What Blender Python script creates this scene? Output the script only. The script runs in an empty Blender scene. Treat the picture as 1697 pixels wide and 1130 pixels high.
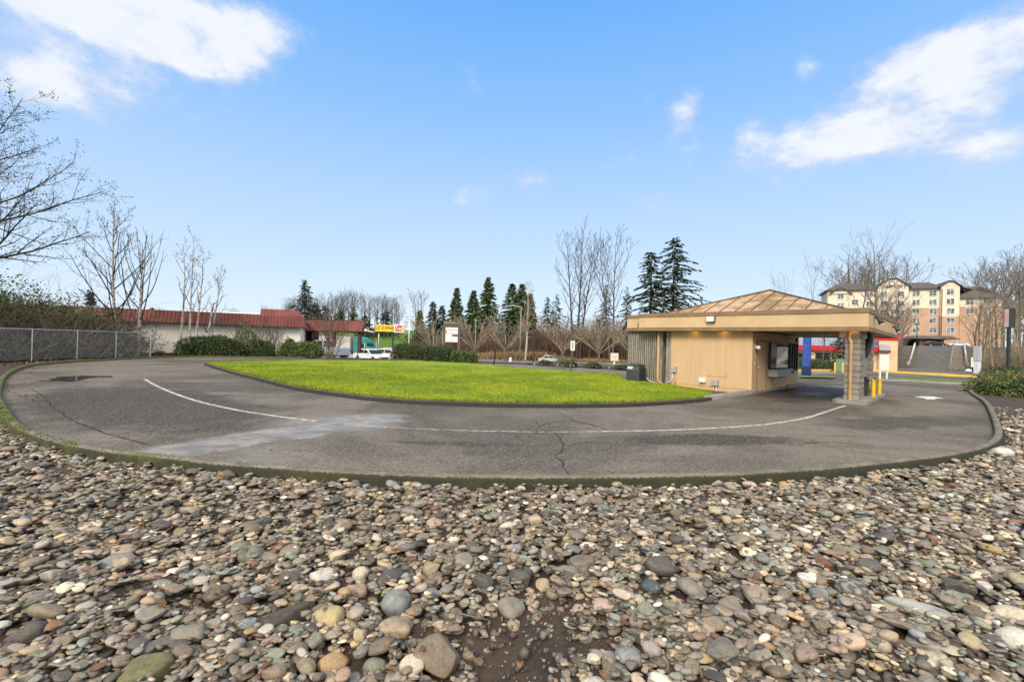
import bpy, bmesh, math, random
import numpy as np
from mathutils import Vector, Matrix, noise as mnoise

SC = bpy.context.scene
COL = SC.collection
RNG = np.random.default_rng(11)
random.seed(7)

# ------------------------------------------------------------------ camera
FPX = 16.0 / 36.0 * 1697.0
CAM = np.array([0.0, 0.0, 1.75])
ROLL, PITCH = math.atan(0.028), math.atan(3.3 / FPX)
_X = np.array([1.0, 0, 0])
FWD = np.array([0, math.cos(PITCH), math.sin(PITCH)])
_UP0 = np.array([0, -math.sin(PITCH), math.cos(PITCH)])
RIGHT = math.cos(ROLL) * _X + math.sin(ROLL) * _UP0
UPV = -math.sin(ROLL) * _X + math.cos(ROLL) * _UP0
cam_d = bpy.data.cameras.new("camera")
cam_d.sensor_width = 36.0
cam_d.lens = 16.0
cam_d.clip_start = 0.05
cam_d.clip_end = 3000
cam = bpy.data.objects.new("camera", cam_d)
COL.objects.link(cam)
cam.matrix_world = Matrix(((RIGHT[0], UPV[0], -FWD[0], CAM[0]),
                           (RIGHT[1], UPV[1], -FWD[1], CAM[1]),
                           (RIGHT[2], UPV[2], -FWD[2], CAM[2]), (0, 0, 0, 1)))
SC.camera = cam
SC.view_settings.view_transform = 'Standard'
SC.view_settings.look = 'None'
SC.view_settings.exposure = 0.0
SC.view_settings.gamma = 1.0


def ray(x, y):
    return FWD * FPX + RIGHT * (x - 848.5) - UPV * (y - 565.0)


def P(x, y, z=0.0):
    d = ray(x, y)
    return CAM + d * ((z - CAM[2]) / d[2])


def DP(x, y, Y):
    d = ray(x, y)
    return CAM + d * (Y / d[1])


def PH(x, y):
    """where the ray through a photo point meets the terrain"""
    d = ray(x, y)
    d = d / d[1]
    for Y in np.arange(3, 400, 0.5):
        p = CAM + d * Y
        if p[2] < H(p[0], p[1]):
            return p
    return CAM + d * 200


def azel(x, y):
    d = ray(x, y)
    return math.atan2(d[0], d[1]), math.atan2(d[2], math.hypot(d[0], d[1]))


# ------------------------------------------------------------------ world: Nishita sky with cloud banks
SUN_EL, SUN_AZ = math.radians(38), math.radians(205)   # behind the camera, a little to the left
W = bpy.data.worlds.new("World")
SC.world = W
W.use_nodes = True
nt = W.node_tree
nt.nodes.clear()


class NG:
    """small helper to write node graphs"""

    def __init__(self, tree):
        self.t = tree

    def n(self, typ, **kw):
        nd = self.t.nodes.new(typ)
        for k, v in kw.items():
            if k.startswith('i_'):
                key = k[2:]
                key = int(key) if key.isdigit() else key
                sock = nd.inputs[key]
                self.set(sock, v)
            else:
                setattr(nd, k, v)
        return nd

    def set(self, sock, v):
        if isinstance(v, bpy.types.NodeSocket):
            self.t.links.new(v, sock)
        elif isinstance(v, (tuple, list)) and len(v) == 3 and sock.type == 'RGBA':
            sock.default_value = (*v, 1)
        else:
            sock.default_value = v

    def m(self, op, a, b=0.0, c=0.0, clamp=False):
        nd = self.t.nodes.new('ShaderNodeMath')
        nd.operation = op
        nd.use_clamp = clamp
        self.set(nd.inputs[0], a)
        self.set(nd.inputs[1], b)
        self.set(nd.inputs[2], c)
        return nd.outputs[0]

    def ss(self, a, lo, hi):
        nd = self.t.nodes.new('ShaderNodeMapRange')
        nd.interpolation_type = 'SMOOTHSTEP'
        self.set(nd.inputs[0], a)
        nd.inputs[1].default_value = lo
        nd.inputs[2].default_value = hi
        return nd.outputs[0]

    def mix(self, f, a, b, blend='MIX'):
        nd = self.t.nodes.new('ShaderNodeMix')
        nd.data_type = 'RGBA'
        nd.blend_type = blend
        self.set(nd.inputs[0], f)
        self.set(nd.inputs[6], a)
        self.set(nd.inputs[7], b)
        return nd.outputs[2]

    def noise(self, vec, scale, detail=4, rough=0.55, w=None, out=0, dist=0.0):
        nd = self.t.nodes.new('ShaderNodeTexNoise')
        nd.inputs['Scale'].default_value = scale
        nd.inputs['Detail'].default_value = detail
        nd.inputs['Roughness'].default_value = rough
        nd.inputs['Distortion'].default_value = dist
        if vec is not None:
            self.t.links.new(vec, nd.inputs['Vector'])
        return nd.outputs[out]

    def ramp(self, f, stops):
        nd = self.t.nodes.new('ShaderNodeValToRGB')
        self.set(nd.inputs[0], f)
        e = nd.color_ramp.elements
        while len(e) < len(stops):
            e.new(0.5)
        for k, (p, c) in zip(e, stops):
            k.position = p
            k.color = (*c, 1)
        return nd.outputs[0]


def srgb(r, g, b):
    f = lambda c: (c / 255 / 12.92) if c <= 10.3 else ((c / 255 + 0.055) / 1.055) ** 2.4
    return (f(r), f(g), f(b))


g = NG(nt)
tc = g.n('ShaderNodeTexCoord')
sep = g.n('ShaderNodeSeparateXYZ', i_0=tc.outputs['Generated'])
sx, sy, sz = sep.outputs
az = g.m('ARCTAN2', sx, sy)
el = g.m('ARCSINE', sz)
sky = g.n('ShaderNodeTexSky', sky_type='NISHITA')
sky.sun_disc = False
sky.sun_elevation = SUN_EL
sky.sun_rotation = SUN_AZ
sky.altitude = 50
sky.air_density = 1.0
sky.dust_density = 0.3
sky.ozone_density = 2.0
# the clear part: the Nishita sky, pulled towards the photograph's blue (pale at the horizon, strong overhead)
tint = g.ramp(g.m('DIVIDE', el, 0.75, clamp=True), [
    (0.0, tuple(c * 7.0 for c in srgb(226, 240, 253))), (0.16, tuple(c * 7.0 for c in srgb(209, 231, 253))),
    (0.42, tuple(c * 7.0 for c in srgb(178, 214, 254))), (0.62, tuple(c * 7.0 for c in srgb(146, 198, 255))),
    (0.9, tuple(c * 7.0 for c in srgb(106, 177, 255)))])
clear = g.mix(0.88, sky.outputs[0], tint)
# noise in direction space, squeezed vertically
mp = g.n('ShaderNodeMapping', i_0=tc.outputs['Generated'])
mp.inputs['Scale'].default_value = (1.0, 1.0, 1.7)
n1 = g.noise(mp.outputs[0], 5.0, 9, 0.6, dist=0.35)
n2 = g.noise(mp.outputs[0], 15.0, 7, 0.62)
nz = g.m('ADD', g.m('MULTIPLY', g.m('SUBTRACT', n1, 0.5), 1.6), g.m('MULTIPLY', g.m('SUBTRACT', n2, 0.5), 1.35))


def blob(px, py, wx, wy, amp=1.0):
    a0, e0 = azel(px, py)
    sa, se = wx / 1100.0, wy / 1000.0
    da = g.m('DIVIDE', g.m('SUBTRACT', az, a0), sa)
    de = g.m('DIVIDE', g.m('SUBTRACT', el, e0), se)
    r2 = g.m('ADD', g.m('MULTIPLY', da, da), g.m('MULTIPLY', de, de))
    return g.m('MULTIPLY', g.m('EXPONENT', g.m('MULTIPLY', r2, -1.0)), amp)


def total(lst):
    o = lst[0]
    for b in lst[1:]:
        o = g.m('ADD', o, b)
    return o


blobs = total([blob(60, 0, 200, 26, .9), blob(230, 30, 190, 50, 1.15), blob(335, 60, 120, 52, 1.0), blob(70, 118, 125, 50, 1.1),
               blob(435, 40, 70, 40, .8), blob(340, 105, 50, 36, .6),
               blob(1630, 80, 140, 52, 1.35), blob(1570, 135, 90, 36, .7), blob(1375, 234, 155, 44, 1.25), blob(1510, 200, 110, 60, 1.0),
               blob(1240, 222, 45, 38, .6), blob(1650, 238, 70, 30, 1.0), blob(1140, 185, 46, 46, 1.0),
               blob(1075, 150, 34, 34, .6), blob(775, 328, 70, 30, .85), blob(870, 298, 66, 24, .68), blob(1335, 120, 30, 26, .75),
               blob(1040, 270, 60, 24, .5), blob(1085, 335, 60, 24, .5)])
field = g.m('ADD', g.m('MINIMUM', blobs, 1.25), g.m('MULTIPLY', nz, 1.2))
front = g.m('MULTIPLY', g.ss(field, 0.30, 1.30), .90)
# wide cloud cover overhead and behind, out of the picture: added to give the soft, nearly shadowless light
over = g.m('ADD', g.ss(el, 0.72, 1.0), g.m('MULTIPLY', g.ss(sy, 0.0, -0.5), g.ss(el, 0.1, 0.4)), clamp=True)
overc = g.m('MULTIPLY', g.ss(g.m('ADD', over, g.m('MULTIPLY', nz, 0.5)), 0.2, 0.9), 1.0)
mask = g.m('MAXIMUM', front, overc)
shade = g.ramp(g.ss(g.m('ADD', field, g.m('MULTIPLY', n2, .5)), 0.5, 1.75),
               [(0.0, tuple(c * 6.8 for c in srgb(200, 214, 243))), (0.5, tuple(c * 6.8 for c in srgb(222, 229, 246))), (1.0, tuple(c * 6.9 for c in srgb(246, 248, 253)))])
cl = g.mix(overc, shade, (10.6, 9.5, 7.9))
col = g.mix(mask, clear, cl)
bg = g.n('ShaderNodeBackground', i_0=col, i_1=0.1)
wo = g.n('ShaderNodeOutputWorld')
nt.links.new(bg.outputs[0], wo.inputs[0])
W.cycles.sampling_method = 'MANUAL'
W.cycles.sample_map_resolution = 512

# ------------------------------------------------------------------ sun (veiled: wide and weak)
sd = bpy.data.lights.new("sun", 'SUN')
sd.energy = 2.2
sd.angle = math.radians(22)
sd.color = (1.0, 0.92, 0.81)
so = bpy.data.objects.new("sun", sd)
COL.objects.link(so)
sv = Vector((math.sin(SUN_AZ) * math.cos(SUN_EL), math.cos(SUN_AZ) * math.cos(SUN_EL), math.sin(SUN_EL)))
so.rotation_euler = sv.to_track_quat('Z', 'Y').to_euler()
so.location = (-20, -40, 60)
SC.view_settings.exposure = 0.6


# ------------------------------------------------------------------ terrain height
def sst(a, b, x):
    t = np.clip((np.asarray(x, float) - a) / (b - a), 0, 1)
    return t * t * (3 - 2 * t)


def H(x, y):
    x = np.asarray(x, float)
    y = np.asarray(y, float)
    s = (x + y) * 0.70711
    t = (y - x) * 0.70711
    w = sst(14, 42, t)
    z = -1.85 * sst(37, 85, y) * w
    z = z + 6.6 * sst(106, 140, y) * sst(-8, -26, x) * w
    z = z + 1.3 * sst(100, 112, y) * sst(-26, -8, x) * w
    z = z + (1 - w) * (-1.15 * sst(63, 105, s) + 5.15 * sst(122, 157, s))
    z = z + (1 - w) * 4.0 * sst(-6, -30, t) * sst(88, 125, s)
    return z


def Hf(x, y):
    return float(H(x, y))


# ------------------------------------------------------------------ object helpers
def tag(o, label=None, cat=None, group=None, kind=None):
    if label:
        o['label'] = label
    if cat:
        o['category'] = cat
    if group:
        o['group'] = group
    if kind:
        o['kind'] = kind
    return o


def empty(name, loc=(0, 0, 0), rz=0.0, label=None, cat=None, group=None):
    o = bpy.data.objects.new(name, None)
    o.empty_display_size = 0.3
    COL.objects.link(o)
    o.location = [float(v) for v in loc]
    o.rotation_euler = (0, 0, rz)
    return tag(o, label, cat, group)


def copy_tree(o, parent=None):
    c = o.copy()
    COL.objects.link(c)
    if parent is not None:
        c.parent = parent
    for ch in list(o.children):
        copy_tree(ch, c)
    return c


def link_mesh(name, me, mats, parent=None):
    for m in (mats if isinstance(mats, (list, tuple)) else [mats]):
        me.materials.append(m)
    o = bpy.data.objects.new(name, me)
    COL.objects.link(o)
    if parent is not None:
        o.parent = parent
    return o


class MB:
    """collects shapes and links them as one mesh object"""

    def __init__(self):
        self.v, self.f, self.mi = [], [], []

    def add(self, verts, faces, mi=0):
        o = len(self.v)
        self.v += [tuple(float(q) for q in p) for p in verts]
        self.f += [tuple(i + o for i in f) for f in faces]
        self.mi += [mi] * len(faces)
        return self

    def box(self, x0, x1, y0, y1, z0, z1, mi=0):
        return self.add([(x0, y0, z0), (x1, y0, z0), (x1, y1, z0), (x0, y1, z0), (x0, y0, z1), (x1, y0, z1), (x1, y1, z1), (x0, y1, z1)],
                        [(3, 2, 1, 0), (4, 5, 6, 7), (0, 1, 5, 4), (1, 2, 6, 5), (2, 3, 7, 6), (3, 0, 4, 7)], mi)

    def cbox(self, c, s, mi=0):
        return self.box(c[0] - s[0] / 2, c[0] + s[0] / 2, c[1] - s[1] / 2, c[1] + s[1] / 2, c[2] - s[2] / 2, c[2] + s[2] / 2, mi)

    def prism(self, poly, axis, a, b, mi=0):
        """poly of 2-D points extruded along axis (0,1,2) from a to b"""
        def mk(p, h):
            q = list(p)
            q.insert(axis, h)
            return tuple(q)
        n = len(poly)
        vs = [mk(p, a) for p in poly] + [mk(p, b) for p in poly]
        fs = [tuple(range(n))[::-1], tuple(range(n, 2 * n))] + [(i, (i + 1) % n, n + (i + 1) % n, n + i) for i in range(n)]
        return self.add(vs, fs, mi)

    def frustum(self, r0, r1, z0, z1, mi=0):
        """r = (x0,x1,y0,y1) rectangles at z0 and z1"""
        v = []
        for r, z in ((r0, z0), (r1, z1)):
            v += [(r[0], r[2], z), (r[1], r[2], z), (r[1], r[3], z), (r[0], r[3], z)]
        return self.add(v, [(3, 2, 1, 0), (4, 5, 6, 7), (0, 1, 5, 4), (1, 2, 6, 5), (2, 3, 7, 6), (3, 0, 4, 7)], mi)

    def tube(self, pts, r, n=8, mi=0, cap=True):
        pts = [np.asarray(p, float) for p in pts]
        rs = [r] * len(pts) if np.isscalar(r) else list(r)
        vs, fs = [], []
        prev = None
        for i, p in enumerate(pts):
            a = pts[max(i - 1, 0)]
            b = pts[min(i + 1, len(pts) - 1)]
            t = b - a
            t = t / (np.linalg.norm(t) + 1e-9)
            if prev is None:
                ref = np.array([0, 0, 1.0]) if abs(t[2]) < 0.9 else np.array([1.0, 0, 0])
                u = np.cross(t, ref)
            else:
                u = prev - t * np.dot(prev, t)
            u = u / (np.linalg.norm(u) + 1e-9)
            prev = u
            w = np.cross(t, u)
            for k in range(n):
                an = 2 * math.pi * k / n
                vs.append(p + rs[i] * (math.cos(an) * u + math.sin(an) * w))
        for i in range(len(pts) - 1):
            for k in range(n):
                fs.append((i * n + k, i * n + (k + 1) % n, (i + 1) * n + (k + 1) % n, (i + 1) * n + k))
        if cap:
            fs.append(tuple(range(n))[::-1])
            fs.append(tuple(range((len(pts) - 1) * n, len(pts) * n)))
        return self.add(vs, fs, mi)

    def lathe(self, prof, c=(0, 0, 0), n=16, axis=2, mi=0):
        vs, fs = [], []
        for (r, h) in prof:
            for k in range(n):
                a = 2 * math.pi * k / n
                q = [r * math.cos(a), r * math.sin(a)]
                q.insert(axis, h)
                vs.append((q[0] + c[0], q[1] + c[1], q[2] + c[2]))
        for i in range(len(prof) - 1):
            for k in range(n):
                fs.append((i * n + k, i * n + (k + 1) % n, (i + 1) * n + (k + 1) % n, (i + 1) * n + k))
        fs.append(tuple(range(n))[::-1])
        fs.append(tuple(range((len(prof) - 1) * n, len(prof) * n)))
        return self.add(vs, fs, mi)

    def build(self, name, mats, parent=None, smooth=False, bevel=0.0, bseg=2, autosmooth=None):
        me = bpy.data.meshes.new(name)
        me.from_pydata(self.v, [], self.f)
        me.polygons.foreach_set('material_index', self.mi)
        bm = bmesh.new()
        bm.from_mesh(me)
        bmesh.ops.recalc_face_normals(bm, faces=bm.faces)
        if bevel > 0:
            es = [e for e in bm.edges if len(e.link_faces) == 2 and e.calc_face_angle(0) > 0.5]
            bmesh.ops.bevel(bm, geom=es, offset=bevel, segments=bseg, affect='EDGES', clamp_overlap=True)
        if autosmooth is not None:
            for f in bm.faces:
                f.smooth = True
            for e in bm.edges:
                if len(e.link_faces) == 2 and e.calc_face_angle(0) > autosmooth:
                    e.smooth = False
        elif smooth:
            for f in bm.faces:
                f.smooth = True
        bm.to_mesh(me)
        bm.free()
        return link_mesh(name, me, mats, parent)


def np_mesh(name, V, F, smooth=False, attrs=None):
    """V (n,3), F (m,k) numpy -> mesh; attrs: {name: (n,3) colours per vertex}"""
    me = bpy.data.meshes.new(name)
    V = np.ascontiguousarray(V, np.float32)
    F = np.ascontiguousarray(F, np.int32)
    k = F.shape[1]
    me.vertices.add(len(V))
    me.vertices.foreach_set('co', V.ravel())
    me.loops.add(F.size)
    me.loops.foreach_set('vertex_index', F.ravel())
    me.polygons.add(len(F))
    me.polygons.foreach_set('loop_start', np.arange(0, F.size, k, dtype=np.int32))
    if smooth:
        me.polygons.foreach_set('use_smooth', np.ones(len(F), bool))
    me.update(calc_edges=True)
    for nm, c in (attrs or {}).items():
        at = me.color_attributes.new(nm, 'FLOAT_COLOR', 'POINT')
        c4 = np.ones((len(V), 4), np.float32)
        c4[:, :3] = c
        at.data.foreach_set('color', c4.ravel())
    return me


# ------------------------------------------------------------------ materials
def new_mat(name):
    m = bpy.data.materials.new(name)
    m.use_nodes = True
    t = m.node_tree
    t.nodes.clear()
    gg = NG(t)
    b = gg.n('ShaderNodeBsdfPrincipled')
    o = gg.n('ShaderNodeOutputMaterial')
    t.links.new(b.outputs[0], o.inputs[0])
    return m, gg, b


def pm(name, c1, c2=None, scale=4.0, rough=0.75, bump=0.0, bscale=40.0, metal=0.0, detail=5, contrast=(0.3, 0.7), island=0.0, spec=0.4, world=False, stretch=None, rvar=0.0):
    """a painted / natural surface: two colours mixed by noise, optional bump, optional variation per leaf or piece"""
    m, gg, b = new_mat(name)
    b.inputs['Specular IOR Level'].default_value = spec
    tcn = gg.n('ShaderNodeTexCoord')
    vec = tcn.outputs['Object']
    if world:
        vec = gg.n('ShaderNodeNewGeometry').outputs['Position']
    if stretch:
        mpn = gg.n('ShaderNodeMapping', i_0=vec)
        mpn.inputs['Scale'].default_value = stretch
        vec = mpn.outputs[0]
    c2 = c2 or tuple(min(1, c * 0.72) for c in c1)
    f = gg.ss(gg.noise(vec, scale, detail, 0.6), *contrast)
    col = gg.mix(f, c1, c2)
    if island > 0:
        ge = gg.n('ShaderNodeNewGeometry')
        hs = gg.n('ShaderNodeHueSaturation', i_Color=col)
        gg.set(hs.inputs['Value'], gg.m('ADD', 1 - island, gg.m('MULTIPLY', ge.outputs['Random Per Island'], 2 * island)))
        gg.set(hs.inputs['Hue'], gg.m('ADD', 0.5 - island * .04, gg.m('MULTIPLY', ge.outputs['Random Per Island'], island * .08)))
        col = hs.outputs[0]
    gg.set(b.inputs['Base Color'], col)
    b.inputs['Roughness'].default_value = rough
    if rvar:
        gg.set(b.inputs['Roughness'], gg.m('ADD', rough - rvar / 2, gg.m('MULTIPLY', f, rvar)))
    b.inputs['Metallic'].default_value = metal
    if bump > 0:
        bn = gg.n('ShaderNodeBump')
        bn.inputs['Strength'].default_value = bump
        bn.inputs['Distance'].default_value = 0.02
        gg.set(bn.inputs['Height'], gg.noise(vec, bscale, 5, 0.65))
        gg.set(b.inputs['Normal'], bn.outputs[0])
    return m


def foliage(name, c1, c2, scale=1.2, island=0.35, rough=0.6, trans=0.25):
    m = pm(name, c1, c2, scale, rough, island=island, spec=0.25, contrast=(0.35, 0.65))
    return m


M = {}
M['tan_wall'] = None
M['tan_panel'] = pm('tan_painted_panel', srgb(206, 178, 138), srgb(194, 165, 125), 1.3, 0.75, 0.1, 60)
M['brown_trim'] = pm('brown_trim_paint', srgb(143, 117, 88), srgb(125, 101, 75), 2.0, 0.7, 0.08, 50)
M['soffit'] = pm('soffit_paint', srgb(196, 168, 132), srgb(180, 152, 118), 2.0, 0.85)
M['tan_pipe'] = pm('tan_pipe_paint', srgb(196, 160, 110), srgb(178, 142, 96), 3.0, 0.6)
M['grey_metal'] = pm('grey_painted_metal', (0.42, 0.43, 0.43), (0.34, 0.35, 0.35), 5, 0.5, metal=0.1)
M['galv'] = pm('galvanised_steel', (0.75, 0.75, 0.75), (0.6, 0.6, 0.6), 8, 0.5, metal=0.15)
M['dark_metal'] = pm('dark_metal', (0.035, 0.037, 0.042), (0.05, 0.052, 0.055), 6, 0.5, metal=0.2)
M['ac_grey'] = pm('cooling_unit_grey', (0.11, 0.115, 0.122), (0.085, 0.09, 0.096), 4, 0.5)
M['black'] = pm('black_rubber', (0.015, 0.015, 0.016), (0.025, 0.025, 0.025), 8, 0.7)
M['white_paint'] = pm('white_paint', (0.78, 0.78, 0.76), (0.70, 0.70, 0.68), 3, 0.55)
M['cream'] = pm('cream_painted_block', srgb(252, 247, 238), srgb(243, 236, 225), 0.6, 0.85, 0.1, 30)
M['brown_wood'] = pm('brown_timber', (0.07, 0.05, 0.04), (0.05, 0.035, 0.028), 3, 0.8)
M['yellow_paint'] = pm('yellow_paint', srgb(232, 190, 30), srgb(214, 168, 20), 4, 0.5)
M['kerb_yellow'] = pm('worn_yellow_kerb_paint', srgb(226, 178, 60), srgb(190, 158, 90), 1.2, 0.8)
M['blue_paint'] = pm('blue_paint', srgb(58, 88, 168), srgb(46, 72, 146), 2, 0.45)
M['blue_dark'] = pm('dark_blue_paint', srgb(34, 42, 92), srgb(28, 34, 76), 2, 0.5)
M['red_metal'] = pm('red_roof_metal', srgb(120, 60, 56), srgb(98, 47, 45), 0.7, 0.6, rvar=.2)
M['red_stripe'] = pm('red_stripe_paint', srgb(200, 32, 44), srgb(176, 28, 40), 1, 0.5)
M['peach_wall'] = pm('peach_render', srgb(226, 194, 156), srgb(212, 180, 142), 0.8, 0.85, 0.1, 20)
M['silver_roof'] = pm('silver_roof_metal', (0.34, 0.37, 0.42), (0.28, 0.31, 0.36), 1, 0.45, metal=0.3)
M['hotel_cream'] = pm('hotel_cream_render', srgb(234, 220, 196), srgb(224, 209, 184), 0.15, 0.9)
M['hotel_orange'] = pm('hotel_orange_render', srgb(194, 162, 136), srgb(182, 150, 124), 0.15, 0.9)
M['hotel_roof'] = pm('brown_shingle', srgb(98, 91, 88), srgb(80, 74, 72), 0.8, 0.9, 0.3, 6)
M['concrete'] = pm('concrete', (0.30, 0.29, 0.26), (0.22, 0.21, 0.19), 1.5, 0.85, 0.25, 60)
M['sidewalk'] = pm('brown_sidewalk', (0.22, 0.18, 0.14), (0.17, 0.14, 0.11), 0.8, 0.85)
M['bark'] = pm('grey_bark', (0.13, 0.115, 0.10), (0.08, 0.07, 0.06), 5, 0.9, 0.3, 30)
M['bark_dark'] = pm('dark_bark', (0.06, 0.05, 0.042), (0.04, 0.034, 0.03), 5, 0.9)
M['twig'] = pm('grey_twigs', (0.20, 0.168, 0.14), (0.14, 0.115, 0.095), 3, 0.9, island=.25)
M['twig_tan'] = pm('tan_twigs', (0.30, 0.24, 0.17), (0.22, 0.175, 0.125), 2, 0.9, island=.3)
M['twig_red'] = pm('reddish_twigs', (0.19, 0.118, 0.09), (0.135, 0.085, 0.066), 2, 0.9, island=.3)
M['bark_white'] = pm('white_birch_bark', (0.52, 0.49, 0.44), (0.16, 0.14, 0.12), 3.5, 0.8, stretch=(1, 1, 2.2), contrast=(.48, .62))
M['bark_moss'] = pm('mossy_bark', (0.17, 0.155, 0.10), (0.10, 0.09, 0.06), 2.5, 0.9)
M['needle_cedar'] = foliage('cedar_needles', (0.13, 0.185, 0.056), (0.07, 0.11, 0.038), 0.5)
M['needle_fir'] = foliage('fir_needles', (0.085, 0.11, 0.066), (0.048, 0.066, 0.042), 0.6)
M['needle_blue'] = foliage('blue_spruce_needles', (0.09, 0.12, 0.088), (0.05, 0.07, 0.055), 0.6)
M['hedge_dark'] = foliage('dark_hedge_leaves', (0.075, 0.115, 0.032), (0.034, 0.058, 0.018), 2.0)
M['hedge_mid'] = foliage('green_hedge_leaves', (0.12, 0.18, 0.042), (0.055, 0.09, 0.024), 2.0)
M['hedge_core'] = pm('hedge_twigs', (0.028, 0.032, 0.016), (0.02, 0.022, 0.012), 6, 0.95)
M['leaf_olive'] = foliage('olive_leaves', (0.17, 0.185, 0.06), (0.08, 0.10, 0.03), 1.6)
M['leaf_pink'] = foliage('pinkish_leaves', (0.24, 0.16, 0.085), (0.15, 0.13, 0.055), 2.0)
M['leaf_brown'] = foliage('brown_bramble_leaves', (0.15, 0.105, 0.06), (0.09, 0.062, 0.04), 1.0)
M['leaf_dead'] = pm('dead_leaf', srgb(134, 102, 76), srgb(92, 68, 52), 14, 0.8, island=.3)
M['leaf_dry'] = pm('dry_alder_leaf', (0.08, 0.06, 0.035), (0.05, 0.04, 0.025), 5, 0.8, island=.3)
M['dry_grass'] = foliage('dry_grass', (0.42, 0.30, 0.16), (0.28, 0.19, 0.10), 0.5)
M['glass'] = pm('dark_window_glass', (0.022, 0.026, 0.03), (0.015, 0.018, 0.022), 1, 0.1, spec=0.35)
M['glass_pale'] = pm('pale_window_glass', (0.28, 0.33, 0.33), (0.07, 0.09, 0.095), 0.9, 0.12, spec=0.6, contrast=(.42, .58))
M['chrome'] = pm('silver_frame', (0.55, 0.55, 0.55), (0.45, 0.45, 0.45), 6, 0.3, metal=0.7)
M['lens'] = pm('frosted_lamp_lens', (0.85, 0.85, 0.82), (0.78, 0.78, 0.75), 5, 0.35)
M['stripe_white'] = pm('worn_white_road_paint', (0.50, 0.48, 0.44), (0.18, 0.165, 0.145), 7, 0.8, world=True, contrast=(.42, .66))
# ================================================================== SETTING
def dot2(gg, pos, a, d):
    """(p-a).d for a 2-D direction"""
    s_ = gg.n('ShaderNodeSeparateXYZ', i_0=pos)
    return gg.m('ADD', gg.m('MULTIPLY', gg.m('SUBTRACT', s_.outputs[0], float(a[0])), float(d[0])),
                gg.m('MULTIPLY', gg.m('SUBTRACT', s_.outputs[1], float(a[1])), float(d[1])))


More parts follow.
